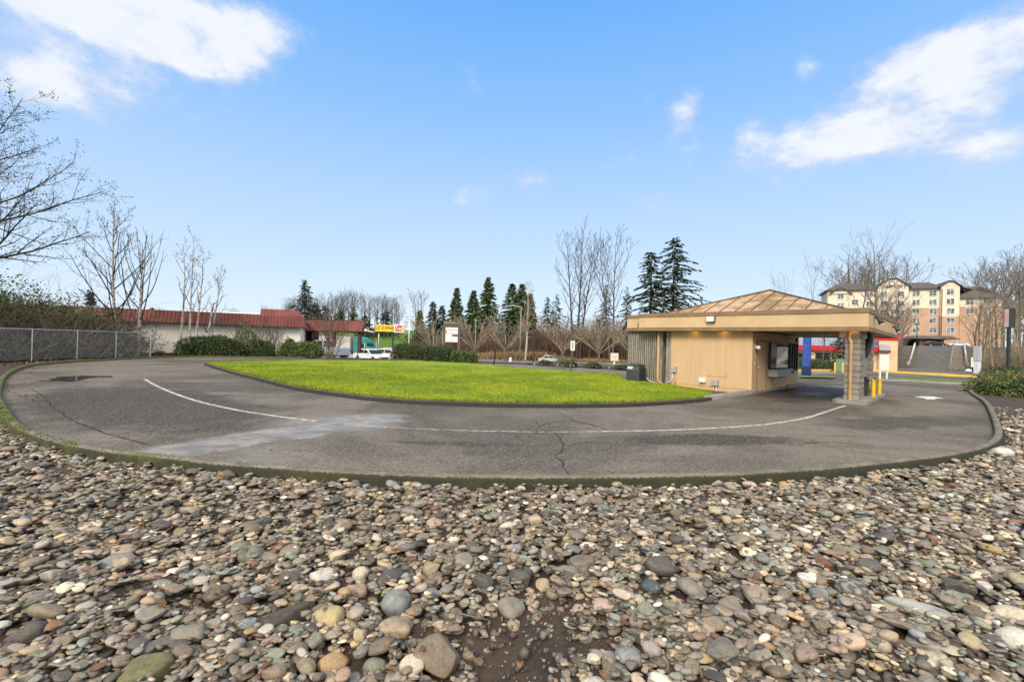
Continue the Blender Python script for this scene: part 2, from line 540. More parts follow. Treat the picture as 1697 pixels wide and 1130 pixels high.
def asphalt_mat(name, c1, c2, marks=True):
    m, gg, b = new_mat(name)
    pos = gg.n('ShaderNodeNewGeometry').outputs['Position']
    big = gg.noise(pos, 0.16, 5, 0.6, dist=0.6)
    mid = gg.noise(pos, 1.1, 6, 0.65)
    fine = gg.noise(pos, 26, 3, 0.7)
    gran = gg.n('ShaderNodeTexVoronoi', i_Scale=42.0)
    gg.set(gran.inputs['Vector'], pos)
    col = gg.mix(gg.ss(big, .42, .58), c1, c2)
    strk = gg.n('ShaderNodeMapping', i_0=pos)
    strk.inputs['Scale'].default_value = (.25, 1.6, 1)
    strk.inputs['Rotation'].default_value = (0, 0, -.25)
    col = gg.mix(gg.m('MULTIPLY', gg.ss(gg.noise(strk.outputs[0], 1.0, 6, .7), .5, .66), .55), col, tuple(c * .52 for c in c1))
    col = gg.mix(gg.m('MULTIPLY', gg.ss(mid, .42, .72), .5), col, tuple(c * .62 for c in c1))
    # brown moss / dirt film in drifts
    col = gg.mix(gg.m('MULTIPLY', gg.ss(gg.noise(pos, .55, 6, .7, dist=1.0), .52, .72), .45), col, (.085, .07, .045))
    if marks:
        for (qx, qy), (dx_, dy_), ra, rb, k in ((P(230, 668)[:2], (.8, -.6), 5.5, 2.2, .75), (P(1180, 728)[:2], (1, .15), 1.9, .55, .8), (P(1500, 700)[:2], (.9, .3), 3.0, .8, .6), (P(760, 735)[:2], (1, 0), 1.2, .18, .6), (P(330, 640)[:2], (.9, -.3), 4.0, 1.0, .5)):
            l_ = math.hypot(dx_, dy_)
            aa = gg.m('DIVIDE', dot2(gg, pos, (qx, qy), (dx_ / l_, dy_ / l_)), ra)
            bb = gg.m('DIVIDE', dot2(gg, pos, (qx, qy), (-dy_ / l_, dx_ / l_)), rb)
            e_ = gg.m('EXPONENT', gg.m('MULTIPLY', gg.m('ADD', gg.m('MULTIPLY', aa, aa), gg.m('MULTIPLY', bb, bb)), -1.0))
            e_ = gg.ss(gg.m('ADD', e_, gg.m('MULTIPLY', gg.m('SUBTRACT', mid, .5), .9)), .25, .6)
            col = gg.mix(gg.m('MULTIPLY', e_, min(1, k * 1.15)), col, (.040, .036, .032))
    # light and dark stone chips
    chip = gg.n('ShaderNodeSeparateColor', i_0=gran.outputs['Color']).outputs[0]
    col = gg.mix(gg.m('MULTIPLY', gg.ss(chip, .76, .96), .5), col, (.32, .285, .235))
    col = gg.mix(gg.m('MULTIPLY', gg.ss(chip, .26, .05), .6), col, (.03, .028, .026))
    col = gg.mix(gg.m('MULTIPLY', gg.ss(fine, .3, .75), .35), col, tuple(c * .5 for c in c1))
    rough = gg.m('ADD', .74, gg.m('MULTIPLY', gg.m('SUBTRACT', mid, .5), .35))
    if marks:
        # newer darker patch of surfacing inside the left bend and near the canopy
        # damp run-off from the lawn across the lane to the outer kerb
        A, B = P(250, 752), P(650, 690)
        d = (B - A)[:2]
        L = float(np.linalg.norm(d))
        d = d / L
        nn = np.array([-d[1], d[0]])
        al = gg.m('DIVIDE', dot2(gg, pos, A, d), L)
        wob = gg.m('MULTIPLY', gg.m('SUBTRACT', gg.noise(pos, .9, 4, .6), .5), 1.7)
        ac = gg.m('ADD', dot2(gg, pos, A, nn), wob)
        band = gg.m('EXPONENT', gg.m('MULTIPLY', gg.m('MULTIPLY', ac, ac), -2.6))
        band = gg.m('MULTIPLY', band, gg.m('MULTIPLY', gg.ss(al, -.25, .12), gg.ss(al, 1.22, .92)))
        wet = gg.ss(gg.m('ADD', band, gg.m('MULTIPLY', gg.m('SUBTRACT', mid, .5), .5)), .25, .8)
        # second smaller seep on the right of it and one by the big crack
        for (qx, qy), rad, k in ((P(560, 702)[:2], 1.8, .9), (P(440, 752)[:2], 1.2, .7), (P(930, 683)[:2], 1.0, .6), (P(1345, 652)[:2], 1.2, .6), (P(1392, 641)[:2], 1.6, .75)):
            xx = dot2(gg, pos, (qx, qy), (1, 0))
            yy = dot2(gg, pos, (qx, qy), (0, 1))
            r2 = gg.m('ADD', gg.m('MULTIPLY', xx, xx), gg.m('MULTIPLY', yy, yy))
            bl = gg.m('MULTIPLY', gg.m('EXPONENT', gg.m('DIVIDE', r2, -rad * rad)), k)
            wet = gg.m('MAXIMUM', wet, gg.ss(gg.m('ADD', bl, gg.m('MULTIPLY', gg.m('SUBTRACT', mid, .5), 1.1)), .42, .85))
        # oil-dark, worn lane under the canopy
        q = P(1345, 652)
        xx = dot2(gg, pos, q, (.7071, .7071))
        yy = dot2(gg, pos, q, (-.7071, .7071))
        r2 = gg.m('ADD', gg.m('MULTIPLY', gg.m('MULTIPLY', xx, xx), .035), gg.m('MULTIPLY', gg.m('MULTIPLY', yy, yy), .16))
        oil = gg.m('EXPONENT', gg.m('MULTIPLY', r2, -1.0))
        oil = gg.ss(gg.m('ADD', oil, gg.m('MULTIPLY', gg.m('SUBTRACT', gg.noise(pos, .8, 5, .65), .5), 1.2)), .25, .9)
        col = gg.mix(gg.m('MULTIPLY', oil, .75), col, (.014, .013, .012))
        col = gg.mix(gg.m('MULTIPLY', wet, .6), col, gg.mix(gg.ss(gg.noise(pos, 2.2, 6, .7), .4, .6), (.37, .325, .262), (.17, .145, .112)))  # pale tone in the damp areas: sky sheen painted into the colour
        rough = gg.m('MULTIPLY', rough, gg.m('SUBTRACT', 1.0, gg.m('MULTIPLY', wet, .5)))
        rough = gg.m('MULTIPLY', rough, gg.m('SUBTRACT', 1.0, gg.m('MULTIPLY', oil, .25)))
    gg.set(b.inputs['Base Color'], col)
    gg.set(b.inputs['Roughness'], rough)
    b.inputs['Specular IOR Level'].default_value = .2
    if marks:
        gg.set(b.inputs['Specular IOR Level'], gg.m('ADD', .16, gg.m('MULTIPLY', wet, .34)))
    bn = gg.n('ShaderNodeBump')
    bn.inputs['Distance'].default_value = 0.012
    hgt = gg.m('ADD', gg.m('MULTIPLY', gran.outputs['Distance'], .5), gg.m('MULTIPLY', fine, .7))
    if marks:
        gg.set(bn.inputs['Strength'], gg.m('SUBTRACT', .5, gg.m('MULTIPLY', wet, .44)))
    else:
        bn.inputs['Strength'].default_value = .35
    gg.set(bn.inputs['Height'], hgt)
    gg.set(b.inputs['Normal'], bn.outputs[0])
    return m


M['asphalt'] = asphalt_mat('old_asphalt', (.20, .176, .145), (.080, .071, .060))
M['road'] = asphalt_mat('road_asphalt', (.27, .26, .248), (.20, .193, .185), marks=False)
M['drive_dark'] = asphalt_mat('driveway_asphalt', (.145, .14, .134), (.105, .10, .096), marks=False)


def lawn_mat():
    m, gg, b = new_mat('lawn_grass')
    pos = gg.n('ShaderNodeNewGeometry').outputs['Position']
    ge = gg.n('ShaderNodeNewGeometry')
    a = gg.noise(pos, .35, 5, .6, dist=.4)
    f = gg.noise(pos, 3.2, 6, .7)
    col = gg.mix(gg.ss(a, .42, .58), (.285, .335, .015), (.17, .245, .015))
    col = gg.mix(gg.m('MULTIPLY', gg.ss(gg.noise(pos, 1.1, 7, .75, dist=.8), .5, .64), .6), col, (.13, .235, .010))
    col = gg.mix(gg.m('MULTIPLY', gg.ss(f, .48, .66), .5), col, (.38, .43, .02))
    col = gg.mix(gg.m('MULTIPLY', gg.ss(gg.noise(pos, 14, 4, .7), .45, .7), .65), col, (.10, .19, .012))
    hs = gg.n('ShaderNodeHueSaturation', i_Color=col)
    gg.set(hs.inputs['Value'], gg.m('ADD', .82, gg.m('MULTIPLY', ge.outputs['Random Per Island'], .32)))
    gg.set(b.inputs['Base Color'], hs.outputs[0])
    b.inputs['Roughness'].default_value = .7
    b.inputs['Specular IOR Level'].default_value = .25
    bn = gg.n('ShaderNodeBump')
    bn.inputs['Distance'].default_value = .04
    bn.inputs['Strength'].default_value = .6
    gg.set(bn.inputs['Height'], gg.noise(pos, 30, 5, .75))
    gg.set(b.inputs['Normal'], bn.outputs[0])
    return m


M['lawn'] = lawn_mat()


def terrain_mat():
    m, gg, b = new_mat('earth_and_grass')
    pos = gg.n('ShaderNodeNewGeometry').outputs['Position']
    s_ = gg.n('ShaderNodeSeparateXYZ', i_0=pos)
    n1_ = gg.noise(pos, .5, 6, .65)
    soil = gg.mix(gg.ss(gg.noise(pos, 2.2, 7, .7), .35, .65), (.070, .046, .031), (.034, .023, .017))
    soil = gg.mix(gg.m('MULTIPLY', gg.ss(gg.noise(pos, 38, 3, .7), .55, .8), .4), soil, (.12, .085, .06))
    litter = gg.mix(gg.ss(gg.noise(pos, .4, 6, .7), .38, .62), (.13, .10, .07), (.07, .055, .038))
    far = gg.ss(s_.outputs[1], 30, 40)
    col = gg.mix(far, soil, litter)
    grass = gg.mix(gg.ss(n1_, .35, .65), (.085, .165, .018), (.055, .115, .014))
    gm = gg.m('MULTIPLY', gg.ss(s_.outputs[1], 103, 107), gg.ss(s_.outputs[0], -14, -20))
    col = gg.mix(gm, col, grass)
    gg.set(b.inputs['Base Color'], col)
    b.inputs['Roughness'].default_value = .85
    bn = gg.n('ShaderNodeBump')
    bn.inputs['Distance'].default_value = .03
    bn.inputs['Strength'].default_value = .7
    gg.set(bn.inputs['Height'], gg.noise(pos, 22, 6, .7))
    gg.set(b.inputs['Normal'], bn.outputs[0])
    return m


M['terrain'] = terrain_mat()


def kerb_mat(name, moss, mossy_dark=(.022, .024, .011), k1=(.21, .185, .15), k2=(.12, .105, .08)):
    m, gg, b = new_mat(name)
    geo = gg.n('ShaderNodeNewGeometry')
    pos = geo.outputs['Position']
    s_ = gg.n('ShaderNodeSeparateXYZ', i_0=pos)
    nrm = gg.n('ShaderNodeSeparateXYZ', i_0=geo.outputs['Normal'])
    c = gg.mix(gg.ss(gg.noise(pos, 2.0, 6, .7), .35, .68), k1, k2)
    spk = gg.noise(pos, 24, 5, .75)
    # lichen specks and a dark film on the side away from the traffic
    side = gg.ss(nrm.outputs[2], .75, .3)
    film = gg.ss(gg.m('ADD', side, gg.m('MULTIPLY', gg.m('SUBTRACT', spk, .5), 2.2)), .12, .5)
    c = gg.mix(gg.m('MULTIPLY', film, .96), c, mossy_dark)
    c = gg.mix(gg.m('MULTIPLY', gg.ss(spk, .62, .74), .5), c, (.34, .33, .29))
    mo = gg.ss(gg.m('ADD', gg.noise(pos, 1.3, 6, .75), moss), .48, .66)
    if moss > -.5:
        left = gg.ss(s_.outputs[0], -1.5, -9)
        mo = gg.m('MAXIMUM', gg.m('MULTIPLY', mo, gg.m('ADD', .2, gg.m('MULTIPLY', left, .8))), gg.m('MULTIPLY', gg.ss(s_.outputs[0], -6.5, -10.5), .7))
        c = gg.mix(mo, c, gg.mix(gg.ss(gg.noise(pos, 18, 4, .7), .4, .65), (.12, .135, .014), (.035, .045, .010)))
    gg.set(b.inputs['Base Color'], c)
    b.inputs['Roughness'].default_value = .85
    bn = gg.n('ShaderNodeBump')
    bn.inputs['Distance'].default_value = .015
    bn.inputs['Strength'].default_value = .7
    gg.set(bn.inputs['Height'], gg.noise(pos, 40, 6, .7))
    gg.set(b.inputs['Normal'], bn.outputs[0])
    return m


M['kerb'] = kerb_mat('mossy_concrete_kerb', .03)
M['kerb_dark'] = kerb_mat('dark_concrete_kerb', -.9, (.022, .019, .014), (.10, .085, .066), (.05, .043, .034))


def catmull(pts, step=0.25, closed=False):
    pts = [np.asarray(p, float) for p in pts]
    n = len(pts)
    out = []
    rng_ = range(n if closed else n - 1)
    for i in rng_:
        g_ = (lambda k: pts[k % n]) if closed else (lambda k: pts[min(max(k, 0), n - 1)])
        p0, p1, p2, p3 = g_(i - 1), g_(i), g_(i + 1), g_(i + 2)
        m_ = max(1, int(np.linalg.norm(p2 - p1) / step))
        for k in range(m_):
            t = k / m_
            out.append(0.5 * ((2 * p1) + (-p0 + p2) * t + (2 * p0 - 5 * p1 + 4 * p2 - p3) * t * t + (-p0 + 3 * p1 - 3 * p2 + p3) * t ** 3))
    if not closed:
        out.append(pts[-1])
    return np.array(out)


def offset_path(path, d, closed=False):
    """shift a 2-D path sideways (positive = left of travel)"""
    t = np.gradient(path[:, :2], axis=0)
    if closed:
        t = np.roll(path, -1, 0)[:, :2] - np.roll(path, 1, 0)[:, :2]
    t /= np.linalg.norm(t, axis=1)[:, None] + 1e-9
    nn = np.stack([-t[:, 1], t[:, 0]], 1)
    return path[:, :2] + nn * d, nn


def sweep(name, path, prof, mat, closed=False, base=0.0, jitter=0.0, kind='structure', follow=False):
    """sweep a profile of (sideways, height) along a path on the ground"""
    p2, nn = offset_path(np.asarray(path), 0.0, closed)
    k = len(prof)
    V = np.zeros((len(p2), k, 3))
    for j, (o, h) in enumerate(prof):
        V[:, j, :2] = p2 + nn * o
        V[:, j, 2] = h + base + (H(p2[:, 0], p2[:, 1]) if follow else 0)
    if jitter:
        for i in range(len(p2)):
            a = mnoise.noise((p2[i, 0] * .9, p2[i, 1] * .9, 3.1)) * jitter
            c = mnoise.noise((p2[i, 0] * 4, p2[i, 1] * 4, 7.7)) * jitter * .5
            V[i, 1:-1, 2] += (a + c) * .5
            V[i, 1:-1, :2] += nn[i] * (a + c)
    F = []
    n = len(p2)
    for i in range(n if closed else n - 1):
        i2 = (i + 1) % n
        for j in range(k - 1):
            F.append((i * k + j, i2 * k + j, i2 * k + j + 1, i * k + j + 1))
    me = np_mesh(name, V.reshape(-1, 3), np.array(F), smooth=True)
    o = link_mesh(name, me, mat)
    return tag(o, kind=kind)


def ground_poly(name, pts, off, mat, maxlen=4.0, kind='structure', follow=True, parent=None):
    bm = bmesh.new()
    vs = [bm.verts.new((float(p[0]), float(p[1]), 0)) for p in pts]
    f = bm.faces.new(vs)
    f.normal_update()
    if f.normal.z < 0:
        f.normal_flip()
    bmesh.ops.triangulate(bm, faces=bm.faces)
    if follow:
        for _ in range(7):
            es = [e for e in bm.edges if e.calc_length() > maxlen]
            if not es:
                break
            bmesh.ops.subdivide_edges(bm, edges=es, cuts=1)
            bmesh.ops.triangulate(bm, faces=[f for f in bm.faces if len(f.verts) > 3])
    for v in bm.verts:
        v.co.z = (Hf(v.co.x, v.co.y) if follow else 0.0) + off
    me = bpy.data.meshes.new(name)
    bm.to_mesh(me)
    bm.free()
    o = link_mesh(name, me, mat, parent)
    if kind:
        tag(o, kind=kind)
    return o


# ---- terrain sheet
gx = np.concatenate([np.linspace(-1500, -150, 12)[:-1], np.arange(-150, 150.1, 2.0), np.linspace(150, 1500, 12)[1:]])
gy = np.concatenate([np.linspace(-400, -20, 6)[:-1], np.arange(-20, 240.1, 2.0), np.linspace(240, 2500, 16)[1:]])
GX, GY = np.meshgrid(gx, gy)
GZ = H(GX, GY) - 0.06
V = np.stack([GX, GY, GZ], -1).reshape(-1, 3)
nx_, ny_ = len(gx), len(gy)
idx = np.arange(nx_ * ny_).reshape(ny_, nx_)
F = np.stack([idx[:-1, :-1], idx[:-1, 1:], idx[1:, 1:], idx[1:, :-1]], -1).reshape(-1, 4)
tag(link_mesh('ground', np_mesh('ground', V, F, smooth=True), M['terrain']), kind='structure')

# ---- outer kerb of the loop (traced, put on the ground)
near = lambda x, y: P(x, y, 0.07)
okp = [P(540, 594.3), P(420, 593), P(339, 591.8), P(293, 592.3), P(240, 594), P(196, 596.4), P(127, 600.5), P(66, 605.5), P(34, 613), P(13, 626), P(5, 644), P(4, 661), P(10.6, 677),
       P(24, 695, .01), P(42, 711, .02), P(66, 722, .03), P(106, 732.5, .05), near(164, 743.5), near(239, 752.5), near(318, 761.5), near(400, 769.5), near(547, 780),
       near(665, 786), near(812, 789.5), near(900, 790), near(1027, 788.5), near(1174, 786), P(1300, 780.5, .06), P(1393.5, 774.5, .05), P(1487, 766, .03), P(1557, 758.5, .02), P(1616, 746, .01),
       P(1639, 735), P(1646, 724), P(1645, 711), P(1639, 689), P(1627.5, 668), P(1611, 656), P(1604, 649), P(1606, 642), P(1618, 636), P(1640, 631)]
okp = [np.array([p[0], p[1]]) for p in okp]
OUT = catmull(okp, 0.2)
# travelling from back-left round the front to the right: outside is on the right hand -> negative offsets
sweep('outer_kerb', OUT, [(0.0, -.02), (-.012, .085), (-.05, .115), (-.10, .116), (-.135, .098), (-.15, .05), (-.165, -.2)], M['kerb'], jitter=.012)
BACK = catmull([OUT[0], P(640, 597)[:2], P(760, 600.5)[:2], P(850, 603.2)[:2], P(905, 605.5)[:2], P(975, 609.3)[:2], P(1036, 613)[:2], P(1090, 617)[:2]], .5)
sweep('back_kerb', BACK, [(0, -.02), (.012, .11), (.05, .13), (.13, .13), (.16, .1), (.18, -.1)], M['kerb_dark'], jitter=.01)

# ---- asphalt loop
far_r = [(28.0, 24.6), (36, 30), (60, 44), (48, 56), (30, 40), (18, 32)]
drive = [tuple(p) for p in OUT[::2]] + far_r + [tuple(p) for p in BACK[::-1]]
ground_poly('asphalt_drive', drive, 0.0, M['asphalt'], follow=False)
ground_poly('street', [(-80, 44), (-16, 40), (0, 37.5), (14, 31), (26, 27), (36, 27), (75, 48), (105, 68), (84, 91), (64, 113), (-80, 113)], -0.03, M['road'], 4.0)

# ---- lawn island
lawn_front = [P(338, 604.6), P(345, 607.5), P(381.6, 619), P(435, 633), P(488, 646.5), P(577, 660), P(665, 668.8), P(783, 674), P(860, 675.6), P(968, 675.8), P(1056, 674), P(1145, 668), P(1172, 664.8), P(1190, 660.5)]
lf = catmull([p[:2] for p in lawn_front], .3)
lawn_back = [P(1194, 658), P(1172, 653.5), P(1116, 644), P(1066, 638.2), P(1038, 634), P(1030, 628), P(1022, 621.0, .1), P(960, 616.8, .1), P(872, 611, .1), P(790, 603.8, .1), P(720, 599.8, .1), P(660, 598, .1), P(560, 598, .1), P(450, 599, .1), P(375, 600, .1), P(346, 601.4, .1)]
lb = catmull([p[:2] for p in lawn_back], .5)
LAWN = np.concatenate([lf, lb[1:]])
sweep('lawn_kerb', np.concatenate([LAWN, LAWN[:1]]), [(0.0, -.03), (.012, .10), (.05, .13), (.12, .132), (.16, .11), (.17, .0)], M['kerb_dark'], jitter=.012)
inner, _n = offset_path(LAWN, .14, True)
ctr = inner.mean(0)


def lawn_z(x, y):
    return .125 + .10 * float(np.exp(-(((x - ctr[0]) / 13) ** 2 + ((y - ctr[1]) / 7) ** 2)))


lawn_o = ground_poly('lawn', inner, 0.0, M['lawn'], 1.6)
for v in lawn_o.data.vertices:
    v.co.z = lawn_z(v.co.x, v.co.y)


def inside(poly, x, y):
    """vectorised point in polygon"""
    x = np.asarray(x)
    y = np.asarray(y)
    r = np.zeros(x.shape, bool)
    px, py = poly[:, 0], poly[:, 1]
    j = len(poly) - 1
    for i in range(len(poly)):
        c = ((py[i] > y) != (py[j] > y)) & (x < (px[j] - px[i]) * (y - py[i]) / (py[j] - py[i] + 1e-12) + px[i])
        r ^= c
        j = i
    return r


def kites(C, D, N, L, Wd):
    """leaf-like kites: centres C, length directions D, normals-ish N, lengths L, widths Wd -> V, F"""
    D = D / (np.linalg.norm(D, axis=1)[:, None] + 1e-9)
    S = np.cross(D, N)
    S = S / (np.linalg.norm(S, axis=1)[:, None] + 1e-9)
    L = np.asarray(L)[:, None]
    Wd = np.asarray(Wd)[:, None]
    V = np.stack([C - D * L * .5, C + S * Wd * .5, C + D * L * .5, C - S * Wd * .5], 1).reshape(-1, 3)
    F = np.arange(len(C) * 4).reshape(-1, 4)
    return V, F


def rdir(n, rng=RNG):
    d = rng.normal(size=(n, 3))
    return d / np.linalg.norm(d, axis=1)[:, None]


# grass blades over the lawn, thicker towards the near edge
nb = 130000
bx_ = RNG.uniform(inner[:, 0].min(), inner[:, 0].max(), nb * 2)
by_ = RNG.uniform(inner[:, 1].min(), inner[:, 1].max(), nb * 2)
by_ = inner[:, 1].min() + (by_ - inner[:, 1].min()) * RNG.uniform(0.25, 1, nb * 2)
ok = inside(inner, bx_, by_)
bx_, by_ = bx_[ok][:nb], by_[ok][:nb]
bz_ = .125 + .10 * np.exp(-(((bx_ - ctr[0]) / 13) ** 2 + ((by_ - ctr[1]) / 7) ** 2))
k = len(bx_)
dirs = np.stack([RNG.normal(0, .5, k), RNG.normal(0, .5, k), np.ones(k)], 1)
hl = RNG.uniform(.03, .085, k)
V, F = kites(np.stack([bx_, by_, bz_ + hl * .35], 1), dirs, rdir(k), hl, RNG.uniform(.008, .02, k))
ke_ = RNG.integers(0, len(inner), 16000)
fr_ = RNG.random(16000)[:, None]
ep = inner[ke_] * (1 - fr_) + np.roll(inner, -1, 0)[ke_] * fr_ + RNG.normal(0, .035, (16000, 2))
hl2 = RNG.uniform(.04, .11, 16000)
V2, F2 = kites(np.column_stack([ep, .125 + hl2 * .3]), np.stack([RNG.normal(0, .6, 16000), RNG.normal(0, .6, 16000), np.ones(16000)], 1), rdir(16000), hl2, RNG.uniform(.01, .02, 16000))
F = np.concatenate([F, F2 + len(V)])
V = np.concatenate([V, V2])
o = link_mesh('lawn_grass', np_mesh('lawn_grass', V, F), M['lawn'])
tag(o, 'short bright green grass of the lawn island inside the loop', 'grass', kind='stuff')


# ---- painted marks and cracks
def ribbon(name, pts, w, z, mat, kind='structure', wob=0.0):
    p = np.asarray(pts)
    t = np.gradient(p, axis=0)
    t /= np.linalg.norm(t, axis=1)[:, None] + 1e-9
    nn = np.stack([-t[:, 1], t[:, 0]], 1)
    ww = np.full(len(p), w) if np.isscalar(w) else np.asarray(w)
    if wob:
        ww = ww * (1 + RNG.uniform(-wob, wob, len(p)))
    a, b = p + nn * ww[:, None] / 2, p - nn * ww[:, None] / 2
    V = np.zeros((len(p) * 2, 3))
    V[0::2, :2] = a
    V[1::2, :2] = b
    V[:, 2] = z
    F = np.array([(2 * i, 2 * i + 1, 2 * i + 3, 2 * i + 2) for i in range(len(p) - 1)])
    return tag(link_mesh(name, np_mesh(name, V, F), mat), kind=kind)


def pp(lst):
    return catmull([P(*q)[:2] for q in lst], .12)


ribbon('lane_line', pp([(240, 628.4), (265, 642), (318, 662), (385, 678), (450, 688.6), (490, 694), (523, 698)]), .105, .004, M['stripe_white'], wob=.12)
ribbon('lane_line', pp([(592, 705), (650, 708.5), (750, 713), (850, 715.3), (920, 715.8), (1000, 715)]), .05, .004, M['stripe_white'], wob=.45)
ribbon('lane_line', pp([(1000, 715), (1086, 713.4), (1174, 709.8), (1262, 703.8), (1321, 695.5), (1350, 688.5), (1385, 677), (1402, 672)]), .10, .004, M['stripe_white'], wob=.12)
ribbon('lane_line', pp([(236, 607.3), (300, 606.6), (345, 606)]), .10, .004, M['stripe_white'], wob=.12)
M['crack'] = pm('tar_dark_crack', (.018, .016, .014), (.03, .026, .022), 9, .9)


def crack(pix, w=.022, rough_=.06):
    pts = pp(pix)
    t = np.gradient(pts, axis=0)
    nn = np.stack([-t[:, 1], t[:, 0]], 1)
    nn /= np.linalg.norm(nn, axis=1)[:, None] + 1e-9
    k_ = RNG.normal(0, rough_, len(pts))
    k_ = np.convolve(k_, [.25, .5, .25], 'same')
    ribbon('asphalt_crack', pts + nn * k_[:, None], w, .003, M['crack'], wob=.6)


crack([(54, 645), (70, 656), (85, 671), (117, 695), (160, 713), (205, 726), (252, 739)], .03, .02)
crack([(920, 717), (926, 727), (938, 736), (926, 748), (922, 757), (932, 766), (930, 775), (946, 789)], .022)
crack([(853, 716), (858, 722), (864, 727)], .02)
crack([(890, 707), (905, 702), (925, 698), (950, 697), (975, 703), (1000, 711), (1012, 716)], .02)
crack([(886, 699), (897, 706), (905, 702), (915, 709), (935, 705), (955, 709), (980, 708)], .018)
crack([(930, 685), (945, 692), (962, 700), (990, 706)], .02)
crack([(1300, 737), (1340, 735), (1385, 733), (1420, 737), (1460, 741)], .02)
crack([(938, 736), (990, 734), (1050, 737), (1110, 733)], .016)
# asphalt lift joint in front of the canopy
crack([(1085, 668), (1180, 674), (1260, 676), (1300, 681), (1400, 677), (1480, 685), (1560, 692), (1632, 697)], .03, .02)
# straight-ahead / turn arrow painted in the right lane
ar = [P(1514, 657.6), P(1528, 656.6), P(1548, 657.2), P(1564, 660.4), P(1551, 660.2), P(1549, 661.8), P(1536, 661.6), P(1530, 659.5)]
ground_poly('arrow_marking', [p[:2] for p in ar], .004, pm('white_road_paint', (.72, .72, .70), (.6, .6, .58), 4, .6, world=True), follow=False)

# ---- puddle in the left bend
wm, gg, b = new_mat('puddle_water')
b.inputs['Base Color'].default_value = (.018, .016, .014, 1)
b.inputs['Roughness'].default_value = .03
b.inputs['Specular IOR Level'].default_value = .5
pud = [(58, 631.3), (70, 630.2), (88, 630.8), (78, 627.6), (92, 626.4), (95, 624.6), (118, 623.2), (138, 622.2), (160, 623.2), (187, 623.0), (186, 625), (160, 625.6), (146, 627), (128, 631.5), (112, 632.6), (94, 631.5), (80, 632.4)]
ground_poly('puddle', [P(*q)[:2] for q in pud], .004, wm, follow=False)

# ---- grass strips, yellow kerb and apron across the road on the right
grass2 = pm('verge_grass', (.10, .19, .03), (.07, .13, .022), 2, .85, .4, 30, world=True)
ground_poly('grass_verge', [P(*q)[:2] for q in [(1476, 627.5), (1540, 629), (1612, 632), (1612, 636), (1560, 634.5), (1476, 629.5)]], .09, grass2)
sweep('grass_verge_kerb', catmull([P(*q)[:2] for q in [(1452, 630.5), (1500, 631.5), (1560, 635.2), (1615, 637)]], .5), [(0, -.03), (.01, .1), (.12, .1), (.13, -.02)], M['concrete'])
ground_poly('grass_verge', [P(*q)[:2] for q in [(1326, 625), (1372, 624), (1386, 626), (1380, 628.5), (1360, 627.5), (1326, 627)]], .09, grass2)
yk = catmull([P(1384, 613.0)[:2], P(1440, 615.5)[:2], P(1480, 617.8)[:2], P(1550, 622)[:2], P(1630, 626.5)[:2]], .6)
tag(sweep('yellow_kerb', yk, [(-.02, -.05), (0, .16), (.05, .18), (.3, .18), (.33, .15), (.35, -.05)], M['kerb_yellow']), kind='structure')
ground_poly('grass_bed', [P(1324, 613)[:2], P(1384, 611)[:2], P(1398, 612.6)[:2], (38.2, 52), (30, 56)], .10, grass2)
sweep('bed_kerb', catmull([P(1300, 615)[:2], P(1350, 614.2)[:2], P(1395, 614.6)[:2]], .5), [(0, -.03), (.01, .12), (.15, .12), (.16, -.02)], M['kerb_yellow'])

# ---- planter strip behind the lawn
ps = [P(x, y)[:2] for x, y in [(872, 604.2), (905, 605), (975, 608.8), (1060, 614.2), (1100, 612), (1060, 608), (975, 604.2), (905, 601.3)]]
ground_poly('planter_strip', ps, .12, pm('bark_mulch', (.10, .07, .05), (.055, .04, .03), 5, .9, .5, 30, world=True))

# ---- driveway up to the hotel
def ST(s, t):
    return np.array([(s - t) * .70711, (s + t) * .70711])


DRV = [ST(118, 7.5), ST(118, 2.2), ST(152, 2.1), ST(160, .6), ST(172, -8), ST(186, -22), ST(186, 36), ST(175, 22), ST(160, 9.4), ST(150, 8.5)]
ground_poly('hotel_driveway', DRV, 0.03, M['drive_dark'], 2.5)
ground_poly('apron', [ST(103, 15), ST(103, -5), ST(118.4, -.2), ST(118.4, 9.6)], 0.0, pm('pale_apron_concrete', (.46, .445, .42), (.36, .35, .33), .6, .85, world=True), 3)
ground_poly('pavement', [ST(118, 2.2), ST(118, .1), ST(154, .9), ST(157, 1.6), ST(152, 2.1)], .16, M['sidewalk'], 2.0)
sweep('pavement_kerb', catmull([ST(118, 2.25), ST(135, 2.2), ST(151, 2.15), ST(155, 1.9)], 1.0), [(-.02, -.1), (0, .22), (.34, .22), (.36, -.1)], M['concrete'], follow=True)
ground_poly('grass_verge', [ST(112, -1.5), ST(112, -9), ST(121, -9), ST(121, -1.2)], .12, grass2, 2)
# ================================================================== DRIVE-THROUGH BUILDING (45 degrees to the picture)
BA = P(1245, 653.0)                       # ground corner where front and lane wall meet
E1 = np.array([.70711, .70711, 0])        # along the lane wall, away to the right
E2 = np.array([-.70711, .70711, 0])       # along the front wall, away to the left
# local frame of the building: x = along E1, y = along E2
BROT = math.radians(45)


def lx(px, e2=0.0):
    """local x where the pixel column meets the vertical plane y = e2"""
    d = ray(px, 600)
    o = BA + E2 * e2
    # o + s*E1 is on the ray (plan view)
    A = np.array([[E1[0], -d[0]], [E1[1], -d[1]]])
    return float(np.linalg.solve(A, np.array([CAM[0] - o[0], CAM[1] - o[1]]))[0])


def ly(px, e1=0.0):
    d = ray(px, 600)
    o = BA + E1 * e1
    A = np.array([[E2[0], -d[0]], [E2[1], -d[1]]])
    return float(np.linalg.solve(A, np.array([CAM[0] - o[0], CAM[1] - o[1]]))[0])


